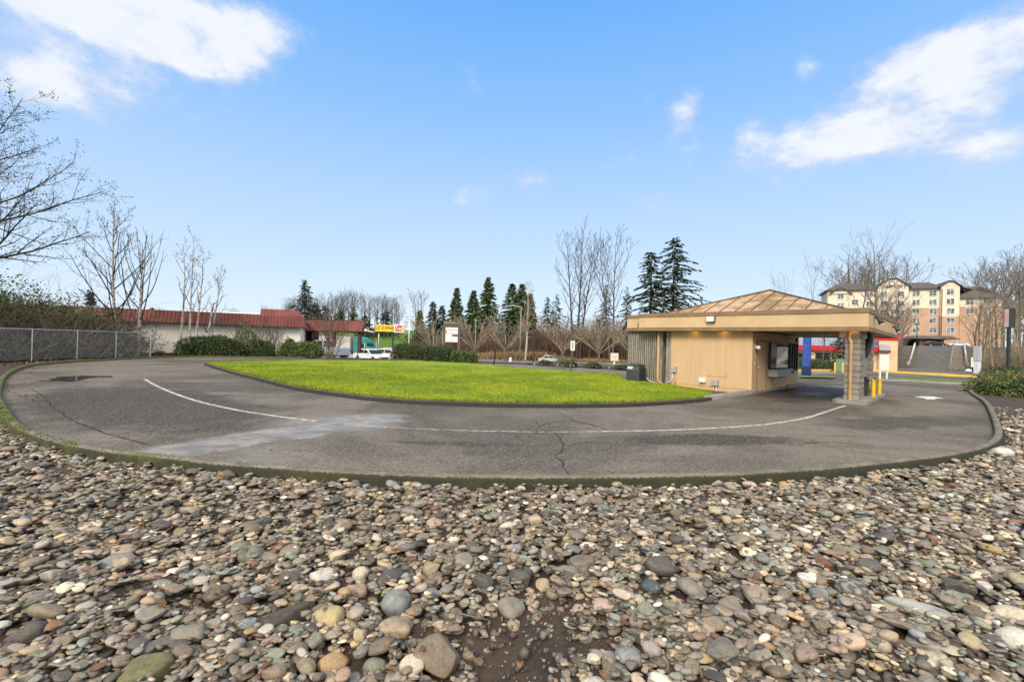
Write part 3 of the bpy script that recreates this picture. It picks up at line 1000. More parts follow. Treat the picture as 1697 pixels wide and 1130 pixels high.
def lz(px, py, x, y):
    """height at local (x,y) seen at picture row py"""
    w = BA + E1 * x + E2 * y
    d = ray(px, py)
    return float(CAM[2] + d[2] * (w[1] / d[1]))


bld = empty('drive_through_building', (BA[0], BA[1], 0), BROT,
            'tan single storey drive-through kiosk with hipped metal roof and canopy over a lane', 'building')


def wall_mat():
    m, gg, b = new_mat('tan_grooved_siding')
    tcn = gg.n('ShaderNodeTexCoord')
    vec = tcn.outputs['Object']
    s_ = gg.n('ShaderNodeSeparateXYZ', i_0=vec)
    u = gg.m('ADD', s_.outputs[0], s_.outputs[1])
    fr = gg.m('FRACT', gg.m('DIVIDE', u, .203))
    groove = gg.ss(gg.m('ABSOLUTE', gg.m('SUBTRACT', fr, .5)), .475, .495)
    mpn = gg.n('ShaderNodeMapping', i_0=vec)
    mpn.inputs['Scale'].default_value = (3, 3, .35)
    st = gg.noise(mpn.outputs[0], 1.6, 6, .65)
    c = gg.mix(gg.ss(st, .35, .7), srgb(203, 172, 131), srgb(196, 165, 124))
    c = gg.mix(gg.m('MULTIPLY', groove, .2), c, srgb(170, 132, 84))
    # under-eave shade painted into the wall colour, with a ragged lower edge
    top = gg.ss(gg.m('ADD', s_.outputs[2], gg.m('MULTIPLY', gg.m('SUBTRACT', st, .5), .7)), 1.95, 2.5)
    c = gg.mix(gg.m('MULTIPLY', top, .3), c, srgb(138, 116, 76))
    gg.set(b.inputs['Base Color'], c)
    b.inputs['Roughness'].default_value = .8
    bn = gg.n('ShaderNodeBump')
    bn.inputs['Distance'].default_value = .008
    bn.inputs['Strength'].default_value = .5
    gg.set(bn.inputs['Height'], gg.m('SUBTRACT', gg.m('MULTIPLY', gg.noise(vec, 60, 4, .6), .3), groove))
    gg.set(b.inputs['Normal'], bn.outputs[0])
    return m


M['tan_wall'] = wall_mat()


def roof_mat():
    m, gg, b = new_mat('rusty_lichened_roof_metal')
    vec = gg.n('ShaderNodeTexCoord').outputs['Object']
    a = gg.noise(vec, .7, 6, .7, dist=.5)
    c = gg.mix(gg.ss(a, .43, .57), srgb(180, 150, 120), srgb(128, 106, 66))
    c = gg.mix(gg.m('MULTIPLY', gg.ss(gg.noise(vec, 5, 6, .75), .52, .72), .65), c, srgb(212, 190, 168))
    c = gg.mix(gg.m('MULTIPLY', gg.ss(gg.noise(vec, 1.8, 6, .75), .55, .75), .6), c, srgb(118, 96, 48))
    gg.set(b.inputs['Base Color'], c)
    b.inputs['Roughness'].default_value = .75
    return m


M['roof_metal'] = roof_mat()
M['seam'] = pm('roof_seam_metal', srgb(104, 78, 54), srgb(88, 66, 46), 3, .6)

ZB, ZT = 2.47, 3.25          # eave underside and parapet top
FX0, FY0, FY1 = -.40, -3.66, 4.75      # front plane x, right end y, left end of the main fascia
FX1 = 8.35
LEFT = ly(1037, -.1)
WL = ly(1112, 0)             # left end of the tan wall
# --- front and lane walls
MB().box(0.0, .15, -.0, WL, -.1, ZB).build('front_wall', M['tan_wall'], bld)
xd0, xd1 = lx(1254), lx(1264.5)
xw0, xw1 = lx(1273), lx(1302.5)
xg1 = lx(1323.5)
MB().box(.152, xw0 + .1, 0.0, .15, .02, ZB).box(xw0 + .1, xw1, 0, .15, .02, .95).box(xw0 + .1, xw1, 0, .15, 2.02, ZB).box(xw1 - .35, xw1 + .02, 0.002, .152, .95, 2.02).build('lane_wall', M['tan_wall'], bld)
MB().box(xw1 + .02, xg1, .05, .2, .05, .78).build('sill_wall', M['tan_wall'], bld)
MB().box(xw1 + .02, xg1, .05, .2, 2.12, ZB).build('header_panel', M['tan_panel'], bld)
# back walls to close the volume
MB().box(xg1, xg1 + .15, .05, 4.4, 0, ZB).box(.16, xg1, WL - .15, WL, 0, ZB).box(.3, xg1 - .1, .5, WL - .3, -.02, .02).build('back_wall', M['tan_wall'], bld)
MB().box(-.02, xw1, -.05, .0, -.05, .10).box(xw1, xg1 + .9, -.12, .05, -.05, .13).build('plinth', M['concrete'], bld)
MB().box(-.012, 0, 0, WL, .16, .185).box(-.018, 0, ly(1200, 0), ly(1200, 0) + .02, .02, .17).build('base_trim', M['tan_pipe'], bld)
# framed access panel mark on the front wall
ya, yb_ = ly(1206, 0), ly(1172, 0)
za = lz(1190, 624, 0, (ya + yb_) / 2)
MB().box(-.015, 0, ya, yb_, za, za + .02).box(-.0145, 0, ya, ya + .02, za + .02, za + .2).build('panel_moulding', M['tan_pipe'], bld)
# --- door in the lane wall
door = MB().box(xd0, xd1 + .35, -.012, .0, .06, 2.08).build('door', M['tan_wall'], bld)
MB().box(xd0 - .06, xd0, -.03, 0, .05, 2.14).box(xd1 + .35, xd1 + .41, -.03, 0, .05, 2.14).box(xd0, xd1 + .35, -.03, 0, 2.08, 2.14).build('door_frame', M['brown_trim'], door)
MB().lathe([(.03, -.06), (.035, -.02), (.02, -.012)], (xd0 + .1, 0, 1.02), 10, 1).build('door_knob', M['chrome'], door, smooth=True)
# wall lantern and keypad
zl = lz(1252, 575, .35, 0)
MB().box(.25, .33, -.06, 0, zl - .07, zl + .10).build('wall_lamp', M['grey_metal'], bld, bevel=.01)
MB().lathe([(.02, -.2), (.07, -.19), (.085, -.12), (.06, -.05)], (.29, 0, zl - .02), 12, 1).build('lamp_lens', M['lens'], bld.children[-1], smooth=True)
MB().box(.24, .34, -.03, 0, 1.12, 1.3).build('keypad', M['tan_pipe'], bld, bevel=.006)
# --- teller window: dark opening with slanted mirror glass, drawer below
tw = MB().box(xw0, xw1, -.10, -.002, 2.0, 2.10).box(xw0, xw0 + .06, -.10, -.002, .98, 2.0).box(xw1 - .06, xw1, -.10, -.002, .98, 2.0).box(xw0 + .06, xw1 - .06, -.10, -.002, .92, .98).build('teller_window', M['dark_metal'], bld)
xm = xw0 + (xw1 - xw0) * .40
MB().box(xw0 + .06, xm, -.03, -.02, .98, 2.0).build('dark_pane', M['glass'], tw)
mir, gg, b = new_mat('mirror_glass')
b.inputs['Base Color'].default_value = (.62, .66, .66, 1)
b.inputs['Metallic'].default_value = 1.0
b.inputs['Roughness'].default_value = .03
MB().add([(xm, -.03, .98), (xw1 - .06, -.09, .98), (xw1 - .06, -.09, 1.92), (xm + .05, -.03, 1.92), (xm, -.02, .98), (xw1 - .06, -.08, .98), (xw1 - .06, -.08, 1.92), (xm + .05, -.02, 1.92)],
         [(0, 1, 2, 3), (7, 6, 5, 4), (0, 4, 5, 1), (1, 5, 6, 2), (2, 6, 7, 3), (3, 7, 4, 0)]).build('mirror_pane', mir, tw)
dr = MB().box(xw0 + .02, xw1 - .02, -.34, -.004, .62, .92).build('transaction_drawer', M['grey_metal'], bld, bevel=.015)
MB().box(xw1 - .42, xw1 - .30, -.352, -.34, .70, .86).build('speaker_grille', M['black'], dr)
MB().box(xw1 - .2, xw1 - .1, -.352, -.34, .72, .86).build('drawer_handle', M['black'], dr)
# --- shop-front glazing at the far end
gl = MB().box(xw1 + .02, xg1, .10, .12, .78, 2.12).build('shopfront_glass', M['glass_pale'], bld)
mb = MB()
ng_ = 5
for i in range(ng_ + 1):
    xx = xw1 + .02 + (xg1 - xw1 - .08) * i / ng_
    mb.box(xx, xx + .07, .03, .10, .82, 2.10)
mb.box(xw1 + .02, xg1 + .04, .02, .13, .78, .82).box(xw1 + .02, xg1 + .04, .02, .13, 2.10, 2.14)
mb.build('mullions', M['dark_metal'], gl)
# camera / speaker box under the soffit over the glazing
cb = MB().box(xw1 + .05, xw1 + .75, -.28, .02, 2.18, 2.34).build('soffit_camera', M['white_paint'], bld, bevel=.02)
MB().lathe([(.09, -.34), (.1, -.3), (.08, -.27)], (xw1 + .4, 0, 2.26), 12, 1).build('lens_hood', M['black'], cb)
# --- fluted enclosure wall on the left
yE0, yE1 = ly(1093, .12), ly(1040, .12)
mb = MB()
pts = []
nfl = 17
for i in range(nfl):
    y = yE0 + (yE1 - yE0) * i / nfl
    w_ = (yE1 - yE0) / nfl
    pts += [(.10, y), (.10, y + w_ * .55), (.24, y + w_ * .58), (.24, y + w_ * .97)]
pts += [(.10, yE1), (.4, yE1), (.4, yE0)]
fl, gg, b = new_mat('fluted_grey_concrete')
vec = gg.n('ShaderNodeTexCoord').outputs['Object']
mpn = gg.n('ShaderNodeMapping', i_0=vec)
mpn.inputs['Scale'].default_value = (2, 6, .9)
s_ = gg.n('ShaderNodeSeparateXYZ', i_0=vec)
c = gg.mix(gg.ss(gg.noise(mpn.outputs[0], 2.2, 7, .7), .36, .64), srgb(164, 158, 146), srgb(122, 116, 104))
crs = gg.ss(gg.m('ABSOLUTE', gg.m('SUBTRACT', gg.m('FRACT', gg.m('DIVIDE', s_.outputs[2], .203)), .5)), .46, .49)
c = gg.mix(gg.m('MULTIPLY', crs, .45), c, srgb(80, 76, 68))
c = gg.mix(gg.m('MULTIPLY', gg.ss(gg.noise(vec, 6, 6, .8), .55, .7), .35), c, srgb(84, 80, 70))
gg.set(b.inputs['Base Color'], c)
b.inputs['Roughness'].default_value = .9
M['fluted'] = fl
mb.prism(pts, 2, -.1, ZB - .01)
mb.build('fluted_wall', fl, bld)
# recess between the enclosure and the tan wall, with a lighter jamb strip
MB().box(.55, .7, WL, yE0 + .3, -.1, ZB - .01).box(.10, .55, yE0 - .12, yE0, -.1, ZB - .012).box(.02, .55, WL + .002, WL + .10, -.1, ZB - .012).box(.12, .55, WL + .16, WL + .30, -.1, ZB - .012).build('recess_wall', fl, bld)
# side of the enclosure closes the left end
MB().box(.41, 4.0, yE1 - .2, yE1, -.1, ZB - .012).build('end_wall', fl, bld)
# tan waste pipe down the recess and along the foot of the wall
yp = ly(1091, -.05)
MB().tube([(-.07, yp, ZB), (-.07, yp, .32), (-.075, yp - .05, .18), (-.08, yp - .3, .07), (-.08, 1.4, .03)], .055, 10).build('waste_pipe', M['tan_pipe'], bld, smooth=True)


# --- fascia: trim, panel and drip band, round the canopy
def band(mb, x0, x1, y0, y1, z0, z1, t, out):
    """hollow rectangle: four boards butted at the corners"""
    mb.box(x0 - out, x0 + t, y0 - out, y1 + out, z0, z1)
    mb.box(x1 - t, x1 + out, y0 - out, y1 + out, z0, z1)
    mb.box(x0 + t, x1 - t, y0 - out, y0 + t, z0, z1)
    mb.box(x0 + t, x1 - t, y1 - t, y1 + out, z0, z1)


mb = MB()
band(mb, FX0, FX1, FY0, FY1, ZB + .155, ZT - .165, .08, 0)
mb.box(-.06, .02, FY1, LEFT, ZB + .155, ZT - .175).box(.02, 4.6, LEFT - .08, LEFT, ZB + .155, ZT - .175)
mb.build('fascia', M['tan_panel'], bld)
mb = MB()
band(mb, FX0, FX1, FY0, FY1, ZT - .165, ZT, .1, .03)
mb.box(-.09, .02, FY1 + .03, LEFT + .03, ZT - .175, ZT - .02).box(.02, 4.6, LEFT - .08, LEFT + .03, ZT - .175, ZT - .02)
mb.build('parapet_cap', M['brown_trim'], bld, bevel=.006)
mb = MB()
band(mb, FX0, FX1, FY0, FY1, ZB, ZB + .155, .1, .025)
mb.box(-.085, .02, FY1 + .025, LEFT + .025, ZB, ZB + .15).box(.02, 4.6, LEFT - .08, LEFT + .025, ZB, ZB + .15)
mb.build('drip_band', M['brown_trim'], bld, bevel=.006)
MB().box(FX0 + .1, FX1 - .1, FY0 + .1, FY1 - .1, ZB + .05, ZB + .10).box(-.06, 4.5, FY1 - .1, LEFT - .08, ZB + .05, ZB + .095).build('soffit', M['soffit'], bld)
# --- hipped roof with standing seams
rx0, rx1, ry0, ry1 = FX0 + .12, FX1 - .12, FY0 + .12, FY1 - .12
rz0 = ZT - .2
ax, ay = (rx0 + rx1) / 2, (ry0 + ry1) / 2
az_ = lz(1274.5, 481.5, ax, ay)
roof = MB().add([(rx0, ry0, rz0), (rx1, ry0, rz0), (rx1, ry1, rz0), (rx0, ry1, rz0), (ax, ay, az_)],
                [(0, 1, 4), (1, 2, 4), (2, 3, 4), (3, 0, 4)]).add([(rx0, ry0, rz0 - .05), (rx1, ry0, rz0 - .05), (rx1, ry1, rz0 - .05), (rx0, ry1, rz0 - .05)], [(0, 1, 2, 3)]).build('roof', M['roof_metal'], bld)
mb = MB()
apex = np.array([ax, ay, az_])
cs = [np.array(c + (rz0,)) for c in ((rx0, ry0), (rx1, ry0), (rx1, ry1), (rx0, ry1))]
for i in range(4):
    mb.tube([cs[i] + (0, 0, .02), apex + (0, 0, .03)], .035, 6)
    a, b_ = cs[i], cs[(i + 1) % 4]
    mid = (a + b_) / 2
    up = apex - mid
    n = 13
    for k in range(1, n):
        t = k / n
        p0 = a + (b_ - a) * t
        f = 1 - abs(2 * t - 1)
        mb.tube([p0 + (0, 0, .015), p0 + up * f * .985 + (0, 0, .015)], .022, 4)
mb.build('seams', M['seam'], roof)


# --- split-face block pillar, island, downspout
def block_mat():
    m, gg, b = new_mat('split_face_block')
    vec = gg.n('ShaderNodeTexCoord').outputs['Object']
    s_ = gg.n('ShaderNodeSeparateXYZ', i_0=vec)
    br = gg.n('ShaderNodeTexBrick')
    cmb = gg.n('ShaderNodeCombineXYZ', i_0=gg.m('ADD', s_.outputs[0], s_.outputs[1]), i_1=s_.outputs[2])
    gg.set(br.inputs['Vector'], cmb.outputs[0])
    br.inputs['Color1'].default_value = (*srgb(156, 148, 136), 1)
    br.inputs['Color2'].default_value = (*srgb(130, 123, 112), 1)
    br.inputs['Mortar'].default_value = (*srgb(172, 164, 152), 1)
    br.inputs['Scale'].default_value = 1
    br.inputs['Mortar Size'].default_value = .008
    br.inputs['Brick Width'].default_value = .40
    br.inputs['Row Height'].default_value = .2
    c = gg.mix(gg.m('MULTIPLY', gg.ss(gg.noise(vec, 7, 6, .7), .4, .7), .5), br.outputs[0], srgb(112, 105, 95))
    gg.set(b.inputs['Base Color'], c)
    b.inputs['Roughness'].default_value = .95
    bn = gg.n('ShaderNodeBump')
    bn.inputs['Distance'].default_value = .03
    bn.inputs['Strength'].default_value = .9
    gg.set(bn.inputs['Height'], gg.m('SUBTRACT', gg.noise(vec, 14, 6, .7), br.outputs['Fac']))
    gg.set(b.inputs['Normal'], bn.outputs[0])
    return m


M['block'] = block_mat()
isl = MB().prism([(-.28, -3.66), (-.28, -2.82), (-.15, -2.68), (4.6, -2.68), (4.6, -3.66)], 2, -.05, .12).build('pillar_island', M['concrete'], bld, bevel=.02)


def pillar(x0, x1, y0, y1):
    mb = MB()
    n = 12
    rr = random.Random(5)
    for k in range(n):
        z0, z1 = .12 + k * .195, .12 + (k + 1) * .195 - .006
        j = lambda: rr.uniform(-.014, .014)
        mb.frustum((x0 + j(), x1 + j(), y0 + j(), y1 + j()), (x0 + j(), x1 + j(), y0 + j(), y1 + j()), z0, min(z1, ZB + .04))
    return mb.build('pillar', M['block'], bld, bevel=.012)


yc = ly(1425, -.05)
PYA = ly(1399.5, -.05)
pillar(-.05, .95, yc, PYA)
pillar(2.75, 3.35, yc + .02, yc + .65)
MB().box(-.05, 3.4, yc + .05, yc + .6, ZB - .2, ZB + .045).build('canopy_beam', M['tan_panel'], bld)
ydp = ly(1409.5, -.12)
ds = MB()
ds.tube([(-.05, ydp + .05, ZB + .06), (-.08, ydp + .05, ZB - .25), (-.13, ydp, ZB - .36), (-.13, ydp - .0, .1), (-.2, ydp - .02, .04)], .05, 4)
ds.build('downspout', M['tan_pipe'], bld, bevel=.008)
# pneumatic tube and carrier panel between the pillars
MB().tube([(1.9, yc + .1, ZB + .04), (1.9, yc - .02, ZB - .25), (1.75, yc + .08, ZB - .75), (1.7, yc + .2, ZB - 1.0)], .11, 12).build('pneumatic_tube', M['black'], bld, smooth=True)
cp = MB().box(1.35, 2.2, yc + .08, yc + .5, .85, 1.75).build('carrier_station', M['grey_metal'], bld, bevel=.02)
MB().box(1.45, 2.1, yc + .06, yc + .078, .95, 1.65).build('station_face', M['chrome'], cp)


# --- lamps on the fascia and under the soffit
def flood(px, py, plane, name='flood_light'):
    if plane == 'front':
        y = ly(px, FX0)
        z = lz(px, py, FX0, y)
        fo = MB().box(FX0 - .15, FX0, y - .18, y + .18, z - .13, z + .13).build(name, M['brown_trim'], bld, bevel=.02)
        MB().add([(FX0 - .17, y - .14, z - .11), (FX0 - .17, y + .14, z - .11), (FX0 - .165, y + .14, z + .05), (FX0 - .165, y - .14, z + .05),
                  (FX0 - .155, y - .15, z - .10), (FX0 - .155, y + .15, z - .10), (FX0 - .15, y + .15, z + .08), (FX0 - .15, y - .15, z + .08)],
                 [(0, 1, 2, 3), (7, 6, 5, 4), (0, 4, 5, 1), (2, 6, 7, 3), (1, 5, 6, 2), (3, 7, 4, 0)]).build('lamp_lens', M['lens'], fo)
    else:
        x = lx(px, FY0)
        z = lz(px, py, x, FY0)
        fo = MB()
        fo.tube([(x, FY0 + .02, z + .09), (x, FY0 - .08, z + .10), (x, FY0 - .17, z - .02), (x, FY0 - .21, z - .12)], [.035, .05, .075, .095], 12)
        fo = fo.build(name, M['dark_metal'], bld, smooth=True)
        MB().tube([(x, FY0 - .205, z - .115), (x, FY0 - .22, z - .15)], [.085, .075], 12).build('lamp_lens', M['lens'], fo)


flood(1177, 528.5, 'front')
flood(1447, 531, 'side')
flood(1477.5, 545, 'side')
warm, gg, b = new_mat('lit_soffit_lamp')
b.inputs['Base Color'].default_value = (.9, .7, .4, 1)
b.inputs['Emission Color'].default_value = (1.0, .62, .22, 1)
b.inputs['Emission Strength'].default_value = 6
lamps = [(-.17, ly(1151, 0)), (-.17, ly(1200, 0)), (-.24, ly(1415, -.05))]
for (x, y) in lamps:
    sl = MB().lathe([(.07, ZB + .045), (.075, ZB + .03), (.06, ZB + .02)], (x, y, 0), 12).build('soffit_lamp', warm, bld, smooth=True)
    ld = bpy.data.lights.new('soffit_lamp_light', 'POINT')
    ld.energy = .3
    ld.color = (1.0, .55, .16)
    ld.shadow_soft_size = .05
    lo = bpy.data.objects.new('soffit_lamp_light', ld)
    COL.objects.link(lo)
    lo.parent = bld
    lo.location = (x, y, ZB - .03)
for px, e2 in ((1372, -1.6), (1360, -1.2)):
    x = lx(px, e2)
    if not 0 < x < 8:
        x = 3.0
    MB().lathe([(.1, ZB + .05), (.1, ZB + .02), (.07, ZB + .0)], (x, e2, 0), 14).build('ceiling_light', M['lens'], bld, smooth=True)
# little square vent on the step of the fascia
yv = ly(1059, -.06)
zv = lz(1059, 539, -.06, yv)
MB().box(-.075, -.06, yv - .13, yv + .13, zv - .10, zv + .10).build('vent_plate', M['brown_trim'], bld, bevel=.004)


# --- meters on the front wall
def meter(px, py, w, h, d, mat, pipes, name='meter_box'):
    y = ly(px, 0)
    z = lz(px, py, 0, y)
    o = MB().box(-d, -.001, y - w / 2, y + w / 2, z - h / 2, z + h / 2).build(name, mat, bld, bevel=.012)
    MB().box(-d - .008, -d, y - w / 2 + .02, y + w / 2 - .02, z - h / 2 + .03, z + h / 2 - .03).build('cover', mat, o, bevel=.003)
    for (dy, path, mt) in pipes:
        MB().tube([(-.05, y + dy + a, z - h / 2 + b) for a, b in path], .022, 8).build('conduit', mt, o, smooth=True)
    return o


meter(1118.5, 612, .20, .28, .13, M['grey_metal'], [(0.06, [(0, 0), (0, -.2), (.03, -.34), (.12, -.42), (.35, -.47)], M['galv']), (-.06, [(0, 0), (0, -.62)], M['tan_pipe'])])
meter(1165.5, 630, .27, .18, .12, M['white_paint'], [(.12, [(0, 0), (0, -.1)], M['galv']), (-.04, [(0, 0), (0, -.33)], M['tan_pipe']), (.10, [(0, -.1), (0, -.3)], M['tan_pipe'])])
meter(1187, 634, .25, .26, .14, M['grey_metal'], [(.07, [(0, 0), (0, -.16)], M['white_paint']), (-.04, [(0, 0), (0, -.14), (.0, -.2), (.08, -.28)], M['white_paint'])])
# conduit from the cooling unit along the enclosure
MB().tube([(-.02, ly(1072, -.02), .32), (-.04, ly(1078, -.02), .16), (-.03, ly(1088, -.02), .12), (-.03, ly(1098, -.02), .14)], .022, 8).build('conduit', M['galv'], bld, smooth=True)

# rounded kerb end at the corner of the building
ke = [P(1168, 665)[:2], P(1200, 660.5)[:2], P(1230, 656)[:2], P(1249, 653)[:2]]
sweep('corner_kerb', catmull(ke, .1), [(.02, -.03), (.03, .12), (.07, .165), (.16, .165), (.22, .13), (.24, -.05)], M['concrete'], jitter=.01)

# ================================================================== THINGS AROUND THE BUILDING
# cooling unit
yac = ly(1054, -.55)
pac = BA + E1 * (-.55) + E2 * yac
ac = empty('air_conditioner', (pac[0], pac[1], .13), BROT, 'dark grey louvred outdoor cooling unit on the lawn against the fluted wall', 'air conditioner')
MB().box(-.31, .31, -.31, .31, .03, .74).build('housing', M['ac_grey'], ac, bevel=.03)
mb = MB()
for i in range(8):
    y = -.27 + i * .075
    mb.box(-.335, -.31, y, y + .03, .08, .56).box(y, y + .03, -.335, -.31, .08, .66)
mb.build('louvre_panel', M['dark_metal'], ac)
MB().box(-.34, .34, -.34, .34, .74, .80).build('top_cover', M['ac_grey'], ac, bevel=.02)
MB().lathe([(.27, .80), (.27, .82), (.05, .83)], (0, 0, 0), 20).build('fan_grille', M['dark_metal'], ac)
MB().box(-.317, -.311, -.04, .24, .645, .70).box(-.317, -.311, -.0, .24, .585, .625).build('data_plate', M['white_paint'], ac)
MB().box(-.40, .40, -.40, .40, -.1, .03).build('base_pad', M['concrete'], ac)

# bollards on the island
for i, (px, py, lab) in enumerate([(1447, 657, 'yellow steel bollard on the pillar island, the nearer one to the block pillar'), (1457, 653, 'yellow steel bollard at the far end of the pillar island')]):
    p = P(px, py, .12)
    bo = empty('bollard', (p[0], p[1], .12), 0, lab, 'bollard', 'yellow bollards on the pillar island')
    MB().lathe([(.065, 0), (.065, .56)], (0, 0, 0), 16).build('post', M['yellow_paint'], bo, autosmooth=.8)
    MB().lathe([(.067, .561), (.055, .61), (.03, .63)], (0, 0, 0), 16).build('domed_cap', M['yellow_paint'], bo, smooth=True)
# dark green bin standing behind the pillar
pb = BA + E1 * 2.3 + E2 * (yc + .2)
tb = empty('litter_bin', (pb[0], pb[1], .12), BROT, 'dark green litter bin with domed lid between the block pillars', 'litter bin')
green = pm('dark_green_plastic', (.03, .042, .032), (.022, .032, .025), 4, .5)
MB().lathe([(.15, 0), (.18, .55)], (0, 0, 0), 18).build('bin_body', green, tb, autosmooth=.8)
MB().lathe([(.195, .56), (.19, .64), (.13, .72), (.04, .75)], (0, 0, 0), 18).build('bin_lid', M['black'], tb, smooth=True)
# ================================================================== PLANT BUILDERS
def tubes_np(branches):
    """branches: list of (pts (n,3), radii (n,), sides) -> V, F quads"""
    Vs, Fs, o = [], [], 0
    for pts, rad, k in branches:
        n = len(pts)
        t = np.gradient(pts, axis=0)
        t /= np.linalg.norm(t, axis=1)[:, None] + 1e-9
        ref = np.array([0.31, 0.87, 0.38]) if abs(t[0, 2]) > .8 else np.array([0.1, 0.05, 1.0])
        u = np.cross(t, ref)
        u /= np.linalg.norm(u, axis=1)[:, None] + 1e-9
        w = np.cross(t, u)
        a = np.arange(k) * 2 * math.pi / k
        ring = (np.cos(a)[None, :, None] * u[:, None] + np.sin(a)[None, :, None] * w[:, None]) * rad[:, None, None] + pts[:, None]
        Vs.append(ring.reshape(-1, 3))
        i = np.arange(n - 1)[:, None] * k
        j = np.arange(k)[None]
        j2 = (j + 1) % k
        Fs.append(np.stack([i + j, i + j2, i + k + j2, i + k + j], -1).reshape(-1, 4) + o)
        o += n * k
    return np.concatenate(Vs), np.concatenate(Fs)


def bare_tree(seed, height, r0, n=(12, 7, 5), ang=(45, 40, 38), ratio=(.5, .5, .45), up=(.05, .25, .15), gnarl=(.04, .09, .12), start=(.25, .2, .15),
              minr=.012, shape='round', fork=0, lean=(0, 0), segs=(10, 7, 5, 4), stems=None, taper=.25):
    """returns lists of branches by level and the twig tips"""
    rng = np.random.default_rng(seed)
    lev = [[] for _ in range(len(n) + 1)]
    tips = []

    def grow(p, d, L, r, l, tf=taper):
        m_ = segs[min(l, len(segs) - 1)]
        pts, rad = [p], [r]
        st = L / m_
        for i in range(m_):
            g_ = gnarl[min(l, len(gnarl) - 1)]
            d = d + rng.normal(0, g_, 3) + np.array([0, 0, up[min(l, len(up) - 1)] / m_ * 2])
            d = d / np.linalg.norm(d)
            p = p + d * st
            pts.append(p)
            rad.append(max(minr * .7, r * (1 - (1 - tf) * (i + 1) / m_)))
        pts, rad = np.array(pts), np.array(rad)
        lev[l].append((pts, rad, (7, 5, 4, 3)[min(l, 3)]))
        if l >= len(n):
            tips.append((pts[-1], d))
            return
        cnt = n[l]
        az0 = rng.uniform(0, 6.28)
        for k in range(cnt):
            f = start[l] + (1 - start[l]) * (k + rng.uniform(.1, .9)) / cnt
            fi = f * m_
            i0 = min(int(fi), m_ - 1)
            q = pts[i0] + (pts[i0 + 1] - pts[i0]) * (fi - i0)
            td = pts[i0 + 1] - pts[i0]
            td /= np.linalg.norm(td)
            az0 += 2.4 + rng.normal(0, .35)
            a = math.radians(ang[l] * rng.uniform(.75, 1.25))
            ref = np.array([0, 0, 1.]) if abs(td[2]) < .9 else np.array([1., 0, 0])
            u = np.cross(td, ref)
            u /= np.linalg.norm(u)
            w = np.cross(td, u)
            cd = td * math.cos(a) + (u * math.cos(az0) + w * math.sin(az0)) * math.sin(a)
            if l == 0:
                x = (f - start[0]) / (1 - start[0])
                sh = {'round': math.sin(math.pi * (.18 + .72 * x)), 'cone': 1.05 - .85 * x, 'vase': .55 + .6 * x * (1 - x) * 2, 'tall': .6 + .5 * math.sin(math.pi * x), 'flat': 1.0}[shape]
            else:
                sh = 1.05 - .55 * f
            grow(q, cd, L * ratio[l] * sh * rng.uniform(.75, 1.2), max(minr, rad[i0] * .55), l + 1)

    sts = stems or [((0, 0, 0), (lean[0], lean[1], 1), 1.0)]
    for off, d, k in sts:
        d = np.array(d, float)
        grow(np.array(off, float), d / np.linalg.norm(d), height * k, r0 * (k if len(sts) > 1 else 1), 0)
    return lev, tips


def tree_object(name, lev, tips, trunk_mat, twig_mat, loc, rz, label, cat='tree', group=None, leaves=0, leaf_mat=None, leaf_size=.06, split=1, clumps=True, seed=1):
    root = empty(name, loc, rz, label, cat, group)
    tr = [b for l in lev[:split] for b in l]
    V, F = tubes_np(tr)
    link_mesh('trunk', np_mesh('trunk', V, F, smooth=True), trunk_mat, root)
    cr = [b for l in lev[split:] for b in l]
    if cr:
        V, F = tubes_np(cr)
        link_mesh('crown', np_mesh('crown', V, F, smooth=True), twig_mat, root)
    if leaves and leaf_mat:
        rng = np.random.default_rng(seed)
        pool = [b[0] for l in lev[-2:] for b in l]
        C = []
        for _ in range(leaves):
            b_ = pool[rng.integers(len(pool))]
            C.append(b_[rng.integers(1, len(b_))] + rng.normal(0, leaf_size * .9, 3))
        C = np.array(C)
        V, F = kites(C, rdir(len(C), rng), rdir(len(C), rng), rng.uniform(.6, 1.3, len(C)) * leaf_size, rng.uniform(.4, .8, len(C)) * leaf_size)
        link_mesh('leaves', np_mesh('leaves', V, F), leaf_mat, root)
    return root


